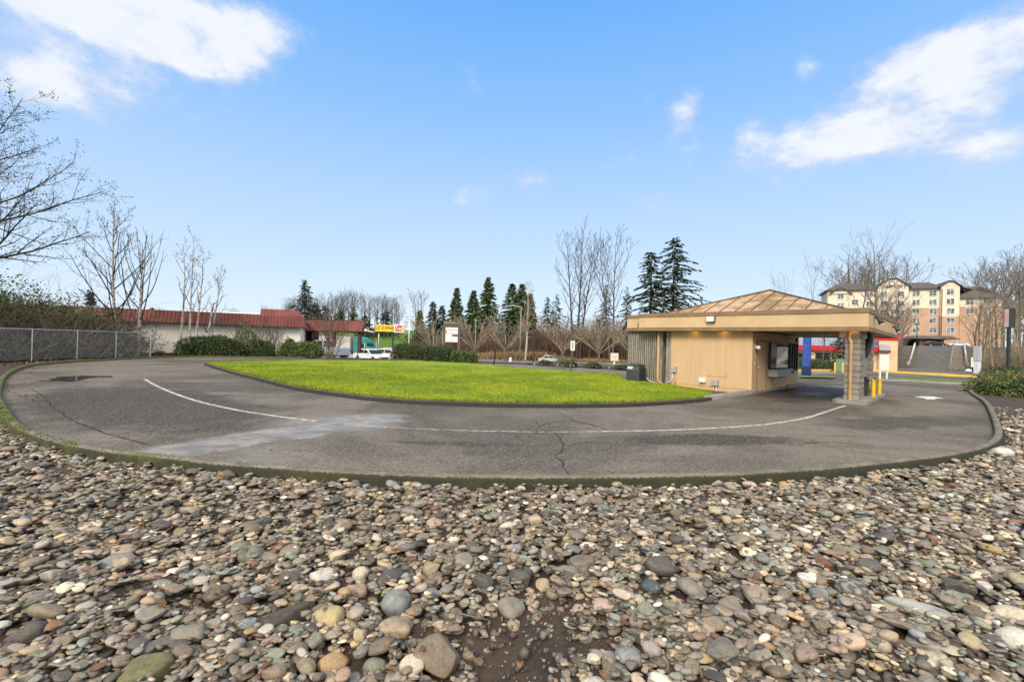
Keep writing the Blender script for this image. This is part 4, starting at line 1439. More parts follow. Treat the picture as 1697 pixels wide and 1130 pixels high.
def conifer(name, seed, height, radius, loc, label, mat, dense=1.0, droop=.25, base=.05, power=.9, sprays=7, spray=.5, trunk_r=None, group=None, irregular=.25, top_open=0.0, cat='tree', rz=0.0, bmat=None):
    rng = np.random.default_rng(seed)
    root = empty(name, loc, rz, label, cat, group)
    tr = trunk_r or height * .012
    hs = np.linspace(0, height, 10)
    pts = np.stack([np.cumsum(rng.normal(0, .02, 10)) * height * .02, np.cumsum(rng.normal(0, .02, 10)) * height * .02, hs], 1)
    br = [(pts, np.linspace(tr, .02, 10), 7)]
    n = int(height * 7 * dense)
    C, D, N, Ls, Ws = [], [], [], [], []
    for i in range(n):
        f = (i + rng.uniform(0, 1)) / n
        f = f ** .92
        h = height * (base + (1 - base) * f)
        if top_open and f > .6 and rng.random() < top_open * .5:
            continue
        L = radius * max(.03, (1 - f)) ** power * rng.uniform(1 - irregular * 1.6, 1 + irregular)
        cl_ = mnoise.noise((math.cos(i * 2.39996) * 1.3 + seed, math.sin(i * 2.39996) * 1.3, h * .42))
        L *= 1 + irregular * 1.5 * cl_
        if cl_ < -.45 * (1.2 - irregular):
            continue
        if f < .12:
            L *= .65 + f * 2.9
        a = i * 2.39996 + rng.normal(0, .3)
        dr = droop * rng.uniform(.6, 1.3) * (1 - .6 * f)
        k = 6
        t = np.linspace(0, 1, k)
        out = np.array([math.cos(a), math.sin(a), 0])
        cx = np.interp(h, hs, pts[:, 0])
        cy = np.interp(h, hs, pts[:, 1])
        lift = .22 * (1 - dr) + rng.normal(0, .05 + .22 * max(0, irregular - .3))
        bp = np.array([cx, cy, h]) + out * (t[:, None] * L) + np.array([0, 0, 1.]) * (L * (lift * t - dr * t * t * 1.6))[:, None]
        br.append((bp, np.linspace(max(.012, .02 * L), .008, k), 3))
        m_ = max(2, int(sprays * (L / radius) ** .7 * 2.2))
        for s in range(m_):
            q = rng.uniform(.12, 1.0)
            p0 = np.array([np.interp(q, t, bp[:, c]) for c in range(3)])
            side = rng.choice([-1, 1])
            sd_ = np.cross(out, [0, 0, 1.]) * side
            d = out * rng.uniform(.4, 1.0) + sd_ * rng.uniform(.1, .9) * (1.15 - q) + np.array([0, 0, -droop * rng.uniform(.3, 1.6)])
            ln = spray * rng.uniform(.6, 1.3)
            d /= np.linalg.norm(d)
            C.append(p0 + d * ln * .35 + rng.normal(0, .05, 3) * spray)
            D.append(d)
            N.append(rng.normal(0, .45, 3) + np.array([0, 0, 1.0]))
            Ls.append(ln)
            Ws.append(ln * rng.uniform(.22, .42))
    V, F = tubes_np(br)
    link_mesh('trunk', np_mesh('trunk', V, F, smooth=True), bmat or M['bark_dark'], root)
    V, F = kites(np.array(C), np.array(D), np.array(N), np.array(Ls), np.array(Ws))
    link_mesh('crown', np_mesh('crown', V, F), mat, root)
    return root


def bush(name, loc, size, mat, label, seed=1, n=2600, leaf=.07, core=True, boxy=.0, rz=0.0, cat='shrub', group=None, twigs=0, mats2=None, kind=None, flop=.2, core_mat=None):
    """a leafy shrub or clipped hedge: twiggy core and a ragged skin of small leaves"""
    rng = np.random.default_rng(seed)
    root = empty(name, loc, rz, label, cat, group)
    sx_, sy_, sz_ = size
    d = rdir(n, rng)
    d[:, 2] = np.abs(d[:, 2]) * 1.0
    flat = rng.random(n) < .25
    if boxy > 0:
        p = 2 + boxy * 8
        s = (np.abs(d) ** p).sum(1) ** (-1 / p)
        d = d * s[:, None]
    nz_ = np.array([mnoise.noise((v[0] * 2.1 + seed, v[1] * 2.1, v[2] * 2.1)) for v in d])
    r = (1 + flop * nz_ + rng.normal(0, .05, n)) * np.where(flat, rng.uniform(.7, 1, n), 1)
    C = d * r[:, None] * np.array([sx_ / 2, sy_ / 2, sz_])
    C[:, 2] = np.maximum(C[:, 2], .02)
    lv, wd = rng.uniform(.6, 1.4, n) * leaf, rng.uniform(.35, .7, n) * leaf
    if mats2 is not None:
        m2 = rng.random(n) < np.clip(.12 + .5 * (nz_ > .15), 0, 1)
        for nm, msk, mt in (('foliage', ~m2, mat), ('young_foliage', m2, mats2)):
            V, F = kites(C[msk], rdir(msk.sum(), rng), rdir(msk.sum(), rng) + d[msk] * .8, lv[msk], wd[msk])
            link_mesh(nm, np_mesh(nm, V, F), mt, root)
    else:
        V, F = kites(C, rdir(n, rng), rdir(n, rng) + d * .8, lv, wd)
        link_mesh('foliage', np_mesh('foliage', V, F), mat, root)
    if core:
        bm = bmesh.new()
        bmesh.ops.create_icosphere(bm, subdivisions=3, radius=1)
        for v in bm.verts:
            q = np.array(v.co)
            if boxy > 0:
                p = 2 + boxy * 8
                q = q * ((np.abs(q) ** p).sum() ** (-1 / p))
            k_ = .86 + flop * mnoise.noise((q[0] * 2.1 + seed, q[1] * 2.1, q[2] * 2.1))
            v.co = (q[0] * k_ * sx_ / 2, q[1] * k_ * sy_ / 2, max(0, q[2]) * k_ * sz_)
        me = bpy.data.meshes.new('stems')
        bm.to_mesh(me)
        bm.free()
        link_mesh('stems', me, core_mat or M['hedge_core'], root)
    if twigs:
        br = []
        for _ in range(twigs):
            a = rng.uniform(0, 6.28)
            dd = np.array([math.cos(a) * rng.uniform(.1, .9), math.sin(a) * rng.uniform(.1, .9), 1.0])
            q = np.array([rng.uniform(-.25, .25) * sx_, rng.uniform(-.25, .25) * sy_, 0])
            t = np.linspace(0, 1, 5)[:, None]
            L = sz_ * rng.uniform(.8, 1.35)
            b_ = q + dd * t * L + rng.normal(0, .03, (5, 3)) * t * L
            br.append((b_, np.linspace(.014, .006, 5), 3))
        V, F = tubes_np(br)
        link_mesh('twigs', np_mesh('twigs', V, F), M['twig'], root)
    return root


def thicket(name, pts, height, label, n, mat, seed, r=.02, spread=.5, leaf_mat=None, nleaf=0, leaf=.12, cat='thicket', jit=2.0, arch=0.0, z0=None, top=0.0, xmax=None):
    """a tangle of stems along a line: one uncountable mass"""
    rng = np.random.default_rng(seed)
    pts = np.asarray(pts, float)
    seg = np.linalg.norm(np.diff(pts[:, :2], axis=0), axis=1)
    cum = np.concatenate([[0], np.cumsum(seg)])
    br, C = [], []
    for _ in range(n):
        q = rng.uniform(0, cum[-1])
        x = np.interp(q, cum, pts[:, 0]) + rng.normal(0, jit * .5)
        y = np.interp(q, cum, pts[:, 1]) + rng.normal(0, jit * .5)
        hh = np.interp(q, cum, pts[:, 2]) if pts.shape[1] > 2 else height
        z = Hf(x, y) if z0 is None else z0
        L = hh * rng.uniform(.55, 1.1)
        d = np.array([rng.normal(0, spread), rng.normal(0, spread), 1.0])
        t = np.linspace(0, 1, 6)[:, None]
        b_ = np.array([x, y, z - .05]) + d * t * L + rng.normal(0, .04, (6, 3)) * t * L
        if arch:
            b_[:, 2] -= (arch * L * t[:, 0] ** 2) * rng.uniform(.3, 1.2)
            b_[:, 2] = np.maximum(b_[:, 2], z)
        if xmax is not None:
            b_[:, 0] = np.minimum(b_[:, 0], xmax - rng.uniform(0, .25, 6))
        br.append((b_, np.linspace(r, r * .5, 6), 3))
        for s in range(2):
            i = rng.integers(2, 5)
            e = b_[i] + (d + rng.normal(0, .8, 3)) * L * .3 * np.linspace(0, 1, 3)[:, None]
            if xmax is not None:
                e[:, 0] = np.minimum(e[:, 0], xmax)
            br.append((e, np.linspace(r * .6, r * .4, 3), 3))
        C.append(b_[1:])
    V, F = tubes_np(br)
    o = link_mesh(name, np_mesh(name, V, F), mat)
    tag(o, label, cat, kind='stuff')
    if nleaf:
        C = np.concatenate([c[int(top * 4):] for c in C])
        C = C[rng.integers(0, len(C), nleaf)] + rng.normal(0, .22, (nleaf, 3))
        if xmax is not None:
            C[:, 0] = np.minimum(C[:, 0], xmax - rng.uniform(0, .3, nleaf))
        V, F = kites(C, rdir(nleaf, rng), rdir(nleaf, rng), rng.uniform(.6, 1.3, nleaf) * leaf, rng.uniform(.4, .8, nleaf) * leaf)
        link_mesh('leaves', np_mesh('leaves', V, F), leaf_mat, o)
    return o


def at(px, Y):
    """ground point at depth Y in the direction of a photo column"""
    d = DP(px, 590, Y)
    return np.array([d[0], d[1], Hf(d[0], d[1])])


def toph(px, py, Y):
    """height above ground of a photo point at depth Y"""
    p = DP(px, py, Y)
    return float(p[2] - Hf(p[0], p[1]))
# ================================================================== LEFT SIDE: fence, brambles, birches, white building
FXX = -27.3
fy = [15.0, 17.6, 20.3, 23.0, 25.9, 28.6, 31.4, 34.4]
fence = empty('chain_link_fence', (FXX, fy[-1], 0), 0, 'galvanised chain-link fence along the kerb in front of the brambles', 'fence')


def fl_(y):
    return y - fy[-1]


for i, y in enumerate(fy):
    r = .045 if i == len(fy) - 1 else .028
    MB().lathe([(r, -.1), (r, 1.76 if i < len(fy) - 1 else 1.84), (r * .5, 1.80 if i < len(fy) - 1 else 1.9)], (0, fl_(y), 0), 10).build('post', M['galv'], fence, autosmooth=.7)
MB().tube([(0, fl_(fy[0]), 1.79), (0, 0, 1.75)], .024, 8).build('top_rail', M['galv'], fence, smooth=True)
br = []
for y0 in np.arange(fy[0], fy[-1], .13):
    L = min(1.7, fy[-1] - y0)
    br.append((np.array([[0, fl_(y0), .03], [0, fl_(y0) + L, .03 + L]]), np.array([.0029, .0029]), 3))
    L = min(1.7, y0 - fy[0])
    if L > .1:
        br.append((np.array([[.006, fl_(y0), .03], [.006, fl_(y0) - L, .03 + L]]), np.array([.0029, .0029]), 3))
V, F = tubes_np(br)
link_mesh('wire_mesh', np_mesh('wire_mesh', V, F), M['galv'], fence)

# brambles behind the fence, one mass of stems and leaves
thicket('bramble_thicket', [(-29.6, 15, 3.3), (-29.4, 22, 3.2), (-29.1, 27, 3.0), (-28.9, 31, 2.5), (-28.9, 33.2, 2.2), (-28.8, 34.2, 1.9)], 3, 'brown and green bramble tangle behind the chain-link fence', 2600, M['twig_tan'], 21, r=.012, spread=.55,
        leaf_mat=M['leaf_olive'], nleaf=15000, leaf=.15, jit=1.8, arch=.35, top=.5, xmax=-27.55)
thicket('bramble_thicket', [(-30.4, 15, 4.0), (-30.2, 24, 3.8), (-29.9, 29, 3.5), (-29.6, 32.5, 2.9), (-29.5, 34.4, 2.3)], 3, 'dead brown bramble canes and leaves deep behind the chain-link fence', 900, M['twig_red'], 22, r=.012, spread=.5,
        leaf_mat=M['leaf_brown'], nleaf=24000, leaf=.17, jit=2.0, arch=.25, top=.3, xmax=-27.6)
M['cane'] = pm('pale_dead_canes', (.42, .36, .28), (.30, .25, .19), 2, .9, island=.25)
thicket('bramble_canes', [(-27.9, 15, 2.4), (-27.9, 26, 2.3), (-27.9, 33.5, 1.8)], 2, 'pale bare arching bramble canes right behind the chain-link fence', 300, M['cane'], 24, r=.022, spread=.8, jit=.5, arch=.6, xmax=-27.4)
thicket('ivy_mass', [(-31.0, 17, 4.9), (-30.9, 24.5, 4.8), (-30.8, 26.5, 4.1), (-30.5, 30, 3.9), (-30.2, 33, 3.2)], 3, 'dark green ivy growing over the top of the brambles', 420, M['twig'], 23, r=.012, spread=.4,
        leaf_mat=M['hedge_mid'], nleaf=26000, leaf=.15, jit=1.4, arch=.15, top=.75)

# big alder just out of the frame on the left, limbs reaching in
lev, tips = bare_tree(31, 12.6, .20, n=(30, 11, 7), ang=(64, 36, 40), ratio=(.47, .42, .40), up=(.0, .30, .10), gnarl=(.03, .06, .10), start=(.22, .18, .15), minr=.0065, shape='tall', segs=(12, 10, 7, 5))
tree_object('alder_tree', lev, tips, M['bark'], M['bark_dark'], (-29.6, 24.2, 0), .5, 'big dark bare alder with long limbs at the left edge above the fence', leaves=9000, leaf_mat=M['leaf_dry'], leaf_size=.10, split=1, seed=5)
# alder sapling with horizontal boughs, and two white birches
p = at(190, 33.6)
lev, tips = bare_tree(41, 10.4, .125, n=(20, 6, 3), ang=(44, 36, 36), ratio=(.56, .36, .40), up=(.0, .30, .2), gnarl=(.02, .06, .10), start=(.12, .25, .2), minr=.011, shape='cone')
tree_object('birch_tree', lev, tips, M['bark_white'], M['bark_dark'], (p[0], p[1], 0), 0, 'slender white-barked tree with wide low boughs and a few dry leaves beyond the fence end', leaves=650, leaf_mat=M['leaf_dry'], leaf_size=.10, seed=6)
p = at(228, 33.9)
lev, tips = bare_tree(42, 8.3, .135, n=(15, 2, 0), ang=(48, 20, 30), ratio=(.80, .30, .3), up=(.0, 1.3, .3), gnarl=(.012, .035, .06), start=(.22, .4, .2), minr=.016, shape='cone', taper=.15)
tree_object('birch_tree', lev[:3], tips, M['bark_white'], M['bark'], (p[0], p[1], 0), 1.0, 'white-barked tree with upswept candelabra branches in front of the red roof')
for i, (px, ty, ln, lab) in enumerate([(297, 404, (.05, 0), 'first slender birch from the fence in the row against the cream wall, leaning slightly right'),
                                       (313, 385, (.012, 0), 'tallest slender birch above the clipped evergreen hedge'),
                                       (322, 420, (.07, 0), 'thin birch right beside the tallest one with a few leaves at its top'),
                                       (340, 500, (.10, 0), 'short broken birch stem leaning right above the evergreen hedge'),
                                       (344, 440, (.13, 0), 'birch leaning right with side branches, nearest to the tall loose shrub')]):
    Y = 36.0 + .12 * i
    p = at(px, Y)
    h = toph(px, ty, Y)
    lev, tips = bare_tree(50 + i, h, .10 if i != 3 else .12, n=(11 if i != 3 else 5, 3, 2), ang=(38, 35, 30), ratio=(.22, .4, .4), up=(.0, .3, .2), gnarl=(.018, .07, .1), start=(.32, .3, .2), minr=.010, shape='round', lean=ln, taper=.12 if i != 3 else .5)
    tree_object('birch_tree', lev, tips, M['bark_white'], M['bark'], (p[0], p[1], -.05), i * .1, lab, group='slender birches against the cream building', leaves=[40, 110, 150, 12, 160][i], leaf_mat=M['leaf_dry'], leaf_size=.10, seed=60 + i)

# --- cream building with red metal mansard
WA = P(225, 587.5)          # left part of the long wall
WB = P(497, 591.0)
wd = (WB - WA)[:2]
WL_ = float(np.linalg.norm(wd))
wrot = math.atan2(wd[1], wd[0])
wb = empty('cream_building', (WB[0], WB[1], 0), wrot, 'long low cream building with red metal mansard roof behind the hedges', 'building')
EZ = 2.62
MB().box(-26, 0, 0, .2, -.2, EZ).box(-.2, 0, .2, 16, -.2, EZ).build('wall', M['cream'], wb)
MB().box(-26.01, .01, -.02, .0, -.05, .16).build('wall_base', M['brown_wood'], wb)


def mansard(mb, x0, x1, y, z0, z1, run, rib=.33):
    mb.add([(x0, y - .55, z0), (x1, y - .55, z0), (x1 - .0, y - .55 + run, z1), (x0, y - .55 + run, z1), (x0, y - .45, z0 - .02), (x1, y - .45, z0 - .02), (x1, y - .45 + run, z1 - .02), (x0, y - .45 + run, z1 - .02)],
           [(0, 1, 2, 3), (7, 6, 5, 4), (0, 4, 5, 1), (1, 5, 6, 2), (2, 6, 7, 3), (3, 7, 4, 0)])
    for x in np.arange(x0 + .1, x1 - .05, rib * .8):
        mb.add([(x, y - .56, z0), (x + .05, y - .56, z0), (x + .05, y - .56 + run, z1), (x, y - .56 + run, z1), (x, y - .59, z0 + .02), (x + .05, y - .59, z0 + .02), (x + .05, y - .59 + run, z1 + .02), (x, y - .59 + run, z1 + .02)],
               [(4, 5, 6, 7), (0, 4, 7, 3), (1, 2, 6, 5), (0, 1, 5, 4), (3, 7, 6, 2)])
    return mb


mb = MB()
mansard(mb, -26, .25, 0, EZ, EZ + .98, .45)
mb.build('roof', M['red_metal'], wb)
mb = MB()
for k in range(int(16 / .5)):
    pass
mb.add([(.25, -.55, EZ), (.5, 16, EZ), (.05, 16, EZ + .98), (-.2, -.1, EZ + .98)], [(0, 1, 2, 3)])
mb.add([(-3.2, -.10, EZ + .99), (.1, -.10, EZ + .99), (-.25, .35, EZ + 1.5), (-3.2, .35, EZ + 1.5), (-3.2, .5, EZ + .9), (.1, .5, EZ + .9), (-.25, .5, EZ + 1.5), (-3.2, .5, EZ + 1.5)], [(0, 1, 2, 3), (1, 5, 6, 2), (4, 0, 3, 7)])
mb.build('roof_return', M['red_metal'], wb)
MB().box(-26, .2, -.56, .0, EZ - .08, EZ - .002).build('eave', M['brown_wood'], wb)
MB().box(-26, -.5, .0, 15.5, EZ + .7, EZ + .78).box(-9.5, -3.3, 5, 5.3, EZ + .78, EZ + 1.3).build('flat_roof', M['white_paint'], wb)

# --- second red roof behind it
p0, p1 = at(488, 52), at(603, 50)
wd2 = (p1 - p0)[:2]
r2 = math.atan2(wd2[1], wd2[0])
L2 = float(np.linalg.norm(wd2))
rb = empty('red_roofed_building', (p0[0], p0[1], p0[2]), r2, 'open-sided building with red metal roof on brown posts beyond the bare shrub', 'building')
z0_ = toph(560, 548, 51)
mb = MB()
mansard(mb, -1, L2, 0, z0_, z0_ + 1.15, .5)
mb.build('roof', M['red_metal'], rb)
MB().box(-1, L2 - .2, .2, 6, z0_ - .1, z0_ + .0).build('ceiling', M['brown_wood'], rb)
MB().box(-1, .2, 3.8, 4, -.3, z0_ - .11).box(-1, -.8, .2, 3.8, -.3, z0_ - .11).build('back_wall', M['brown_wood'], rb)
for x in (.2, 2.4, 5.0, L2 - .6):
    MB().box(x - .16, x + .16, -.1, .2, -.3, z0_ - .11).build('post', M['brown_wood'], rb)

# --- hedges and shrubs along the back kerb, left to right
def edge_bush(px0, px1, ptop, Y, name, label, mat, seed, boxy, n, leaf, depth=1.6, cat='hedge', **kw):
    a, b_ = at(px0, Y), at(px1, Y)
    w_ = b_[0] - a[0]
    h = toph((px0 + px1) / 2, ptop, Y)
    return bush(name, ((a[0] + b_[0]) / 2, Y + depth * .3, 0.02), (w_, depth, h), mat, label, seed, n, leaf, boxy=boxy, cat=cat, **kw)


edge_bush(292, 388, 561, 35.9, 'evergreen_hedge', 'dark glossy evergreen hedge under the slender birches', M['hedge_dark'], 71, .35, 5200, .17, 1.8)
edge_bush(375, 428, 541, 37.2, 'tall_shrub', 'tall loose olive shrub between two dark hedges by the cream wall', M['leaf_olive'], 72, 0, 2200, .14, 1.6, 'shrub', core=False, twigs=90, flop=.45)
edge_bush(404, 448, 566, 37.4, 'evergreen_shrub', 'low dark shrub under the bare grey shrub against the cream wall', M['hedge_dark'], 73, .1, 2200, .15, 1.5, 'shrub')
edge_bush(458, 526, 569.5, 37.8, 'clipped_hedge', 'rounded clipped green hedge at the corner of the cream building', M['hedge_mid'], 74, .3, 4200, .14, 1.8)
edge_bush(462, 488, 562.5, 38.6, 'evergreen_shrub', 'dark pointed shrub rising behind the rounded clipped hedge', M['hedge_dark'], 75, 0, 1300, .16, 1.3, 'shrub')
edge_bush(650, 708, 573, 38.9, 'boxed_hedge', 'large dark boxed hedge left of two more in the row behind the lawn', M['hedge_dark'], 76, .9, 5200, .13, 1.9, flop=.06)
edge_bush(704, 752, 576, 38.3, 'boxed_hedge', 'middle boxed hedge of the row behind the lawn, domed on top', M['hedge_dark'], 77, .6, 4200, .13, 1.7, flop=.08)
edge_bush(748, 789, 584, 37.9, 'boxed_hedge', 'low bright green clipped hedge at the right end of the row behind the lawn', M['hedge_mid'], 78, .7, 3200, .13, 1.5, flop=.08)
# grey bare shrub by the wall and the big bare shrub near the car
for px, Y, hh, seed, lab, mt in ((452, 39.0, 2.9, 81, 'thin bare shrub against the cream wall', 'twig'), (548, 40.0, 3.4, 82, 'wide many-stemmed bare shrub in front of the red roofed shelter', 'twig_tan')):
    rr = np.random.default_rng(seed)
    st = [((rr.normal(0, .18), rr.normal(0, .18), 0), (rr.normal(0, .42), rr.normal(0, .42), 1), rr.uniform(.7, 1.05)) for _ in range(9 if seed == 81 else 22)]
    lev, tips = bare_tree(seed, hh, .045, n=(5, 4), ang=(30, 32), ratio=(.5, .5), up=(.05, .3), gnarl=(.06, .1), start=(.3, .2), minr=.011, stems=st, shape='flat')
    p = at(px, Y)
    tree_object('bare_shrub', lev, tips, M[mt], M['twig_red'] if seed == 82 else M[mt], (p[0], p[1], 0), 0, lab, 'shrub')
# dead brown plant by the fence end
p = at(266, 35.2)
bush('dead_shrub', (p[0], p[1], 0), (.7, .6, .35), M['leaf_brown'], 'small dead brown shrub at the foot of the cream wall by the fence end', 83, 320, .13, core=False, twigs=24, flop=.5)
# pebble and leaf strip along the fence foot
k = 1500
xs, ys = RNG.uniform(-27.2, -24.7, k), RNG.uniform(16, 36, k)
V, F = kites(np.stack([xs, ys, RNG.uniform(-.05, .03, k)], 1), rdir(k), np.tile([0, 0, 1.], (k, 1)) + RNG.normal(0, .3, (k, 3)), RNG.uniform(.06, .16, k), RNG.uniform(.05, .1, k))
tag(link_mesh('leaf_litter', np_mesh('leaf_litter', V, F), M['leaf_dead']), 'brown leaf litter along the foot of the chain-link fence', 'leaf litter', kind='stuff')

# ================================================================== ACROSS THE ROAD
# woods on the left horizon: one dense band, with some trees that stand out
def woods(name, px0, px1, Y0, Y1, n, hfun, seed, label, mat, mix=None):
    rng = np.random.default_rng(seed)
    protos = []
    for i in range(3):
        lev, tips = bare_tree(seed * 10 + i, 1.0, .016, n=(12, 6, 4), ang=(42, 38, 36), ratio=(.42, .45, .45), up=(.02, .35, .2), gnarl=(.04, .08, .1), start=(.22, .2, .2), minr=.0015, shape='tall', segs=(7, 5, 4, 3))
        V, F = tubes_np([b for l in lev for b in l])
        protos.append((V, F))
    Vs, Fs, o = [], [], 0
    for i in range(n):
        px = rng.uniform(px0, px1)
        Y = rng.uniform(Y0, Y1)
        p = at(px, Y)
        h = hfun(px, Y) * rng.uniform(.8, 1.05)
        a = rng.uniform(0, 6.28)
        V, F = protos[rng.integers(3)]
        R = np.array([[math.cos(a), -math.sin(a), 0], [math.sin(a), math.cos(a), 0], [0, 0, 1]])
        S = np.array([h * rng.uniform(.9, 1.3), h * rng.uniform(.9, 1.3), h])
        Vs.append((V * S) @ R.T + p)
        Fs.append(F + o)
        o += len(V)
    return tag(link_mesh(name, np_mesh(name, np.concatenate(Vs), np.concatenate(Fs)), mat), label, 'woods', kind='stuff')


woods('bare_woods', 470, 660, 130, 170, 60, lambda px, Y: toph(px, 492 + abs(px - 575) * .12, Y), 5, 'dense far-off bare grey woods above the red roofs', M['bark'])
woods('bare_woods', 240, 480, 170, 210, 16, lambda px, Y: toph(px, 512, Y), 6, 'faint line of far woods beyond the cream building', M['twig'])
woods('bare_woods', 660, 1040, 130, 170, 46, lambda px, Y: toph(px, 532, Y), 7, 'low bare woods behind the conifers across the road', M['twig_red'])

CON = [  # px, top, Y, radius, kind, label
    (502, 462, 128, 5.6, 'fir', 'broad dark fir above the end of the red mansard roof'),
    (535, 505, 132, 4.0, 'fir', 'smaller dark fir among the bare woods, second from the broad one'),
    (562, 512, 134, 4.2, 'fir', 'dark conifer inside the bare woods, third from the broad fir'),
    (585, 516, 136, 4.2, 'fir', 'dark conifer inside the bare woods, next to the one at their right end'),
    (520, 500, 136, 3.6, 'fir', 'slim dark fir touching the broad fir above the red roofs'),
    (604, 520, 126, 4.2, 'fir', 'dark conifer at the right end of the bare woods'),
    (637, 514, 128, 4.4, 'fir', 'low rounded dark pine behind the yellow sign'),
    (694, 512, 124, 1.7, 'cedar', 'narrow ivy-green column of a tree behind the lamp post by the embankment'),
    (715, 497, 126, 3.0, 'fir', 'open-topped dark fir left of the row of cedars'),
    (731, 503, 128, 2.6, 'fir', 'small dark fir touching the left cedar'),
    (754, 475, 118, 3.6, 'cedar', 'leftmost pointed green cedar in the row above the round-headed trees'),
    (782, 479, 122, 4.2, 'cedar', 'open cedar between two taller pointed ones'),
    (806, 457, 115, 5.0, 'cedar', 'tallest pointed green cedar in the middle of the row'),
    (846, 467, 112, 5.2, 'cedar', 'broad dense cedar left of the white-trunked tree'),
    (862, 468, 116, 4.4, 'cedar', 'cedar directly behind the white-trunked tree'),
    (876, 485, 114, 3.4, 'cedar', 'cedar just right of the white-trunked tree'),
    (905, 489, 122, 4.0, 'blue', 'left one of two open blue-green spruces beside the tall bare poplar'),
    (920, 485, 126, 4.6, 'blue', 'right one of two open blue-green spruces beside the tall bare poplar'),
    (958, 520, 124, 4.4, 'blue', 'short spruce at the foot of the tall bare poplars'),
    (1003, 470, 122, 5.0, 'blue', 'open spruce between the two bare poplars'),
    (1037, 473, 124, 4.2, 'blue', 'pointed spruce left of the two giant firs'),
    (1076, 415, 112, 7.0, 'doug', 'shorter of two giant dark firs behind the kiosk roof'),
    (1113, 393, 110, 9.0, 'doug', 'tallest giant dark fir behind the kiosk roof'),
    (1100, 500, 118, 5.0, 'blue', 'low spruce at the foot of the giant firs'),
    (146, 478, 90, 2.2, 'fir', 'small dark conifer tip above the brambles'),
    (250, 508, 140, 2.6, 'fir', 'tiny far conifer above the middle of the red mansard roof'),
    (416, 520, 150, 3.0, 'fir', 'tiny far conifer above the right part of the red mansard roof')]
for i, (px, ty, Y, R_, kd, lab) in enumerate(CON):
    p = at(px, Y)
    h = toph(px, ty, Y)
    a = dict(loc=tuple(p - (0, 0, .3)), label=lab, rz=i * 1.3)
    if kd == 'cedar':
        conifer('cedar_tree', 100 + i, h, R_ * .95, mat=M['needle_cedar'], dense=2.6, droop=.30, base=.02, power=.75, sprays=24, spray=.85, irregular=.14, top_open=.25, **a)
    elif kd == 'fir':
        conifer('fir_tree', 100 + i, h, R_, mat=M['needle_fir'], dense=1.6, droop=.3, base=.06, power=.85, sprays=17, spray=.9, irregular=.35, **a)
    elif kd == 'blue':
        conifer('spruce_tree', 100 + i, h, R_, mat=M['needle_blue'], dense=.95, droop=.35, base=.08, power=.95, sprays=11, spray=.9, irregular=.3, **a)
    else:
        conifer('giant_fir_tree', 100 + i, h, R_, mat=M['needle_fir'], dense=1.15, droop=.36, base=.08, power=.58, sprays=24, spray=1.0, irregular=.46, trunk_r=.5, **a)

# tall bare poplars
st = [((-.5, 0, 0), (-.07, 0, 1), .93), ((.1, .2, 0), (.01, 0, 1), 1.0), ((.6, 0, 0), (.085, 0, 1), .9)]
for px, ty, stems, seed, lab, sp in ((955, 397, st, 91, 'tallest bare poplar with three upright stems left of the giant firs', 1), (1015, 401, st[:2], 92, 'pale forked bare poplar between the three-stemmed poplar and the giant firs', 1)):
    Y = 100
    p = at(px, Y)
    h = toph(px, ty, Y)
    lev, tips = bare_tree(seed, h, .30, n=(17, 5, 3), ang=(36, 34, 34), ratio=(.28, .42, .4), up=(.0, .55, .25), gnarl=(.012, .06, .1), start=(.36, .25, .2), minr=.032, stems=stems, shape='tall', taper=.1)
    tree_object('bare_poplar', lev, tips, M['bark_dark'] if seed == 91 else M['bark'], M['bark'], tuple(p - (0, 0, .2)), 0, lab)
# white-trunked tree
p = at(871, 98)
lev, tips = bare_tree(93, toph(868, 467, 98), .26, n=(17, 5, 3), ang=(42, 36, 34), ratio=(.3, .42, .4), up=(0, .4, .2), gnarl=(.035, .08, .1), start=(.3, .2, .2), minr=.03, shape='cone', taper=.1)
tree_object('bare_birch', lev, tips, M['bark_white'], M['twig_tan'], tuple(p), .4, 'white-trunked bare tree in front of the dense cedars')
# ivy-clad bare trees left of the cedars
for i, px in enumerate((688, 700)):
    p = at(px, 120)
    lev, tips = bare_tree(95 + i, toph(px, 488, 120), .2, n=(10, 5, 3), ang=(42, 36, 34), ratio=(.3, .42, .4), up=(0, .4, .2), gnarl=(.03, .08, .1), start=(.5, .2, .2), minr=.03, shape='round')
    tree_object('bare_tree', lev, tips, M['bark'], M['twig'], tuple(p), 0, ['thin bare tree behind the lamp post by the embankment', 'thin bare tree over the narrow ivy-green column'][i])

# round-headed pruned trees along the street
rr = np.random.default_rng(8)
PRU = [(716, 533, 78, 'leftmost round-headed pruned bare tree, beside the wooden notice board'), (788, 531, 82, 'round-headed pruned bare tree between the notice board and the leaning post'),
       (838, 527, 84, 'round-headed pruned bare tree on the verge just left of the tall street lamp'), (931, 529, 80, 'round-headed pruned bare tree rising over the bonnet of the silver car'),
       (993, 533, 78, 'round-headed pruned bare tree left of the small beige sign'), (1046, 540, 86, 'round-headed pruned bare tree partly behind the fluted wall')]
protos = []
for i, (px, ty, Y, lab) in enumerate(PRU):
    p = at(px, Y)
    h = toph(px, ty, Y)
    st = [((0, 0, 0), (rr.normal(0, .03), 0, 1), .30)]
    lev, tips = bare_tree(130 + i, 1.15 * h * .3, .19, n=(17, 6, 3), ang=(48, 20, 24), ratio=(2.1, .6, .5), up=(0, .14, .12), gnarl=(.03, .05, .08), start=(.72, .25, .25), minr=.03, shape='flat', segs=(4, 7, 5, 4), taper=.75)
    tree_object('pruned_street_tree', lev, tips, M['bark_moss'], M['twig_tan'], tuple(p - (0, 0, .1)), i, lab, group='round-headed pruned trees along the street')

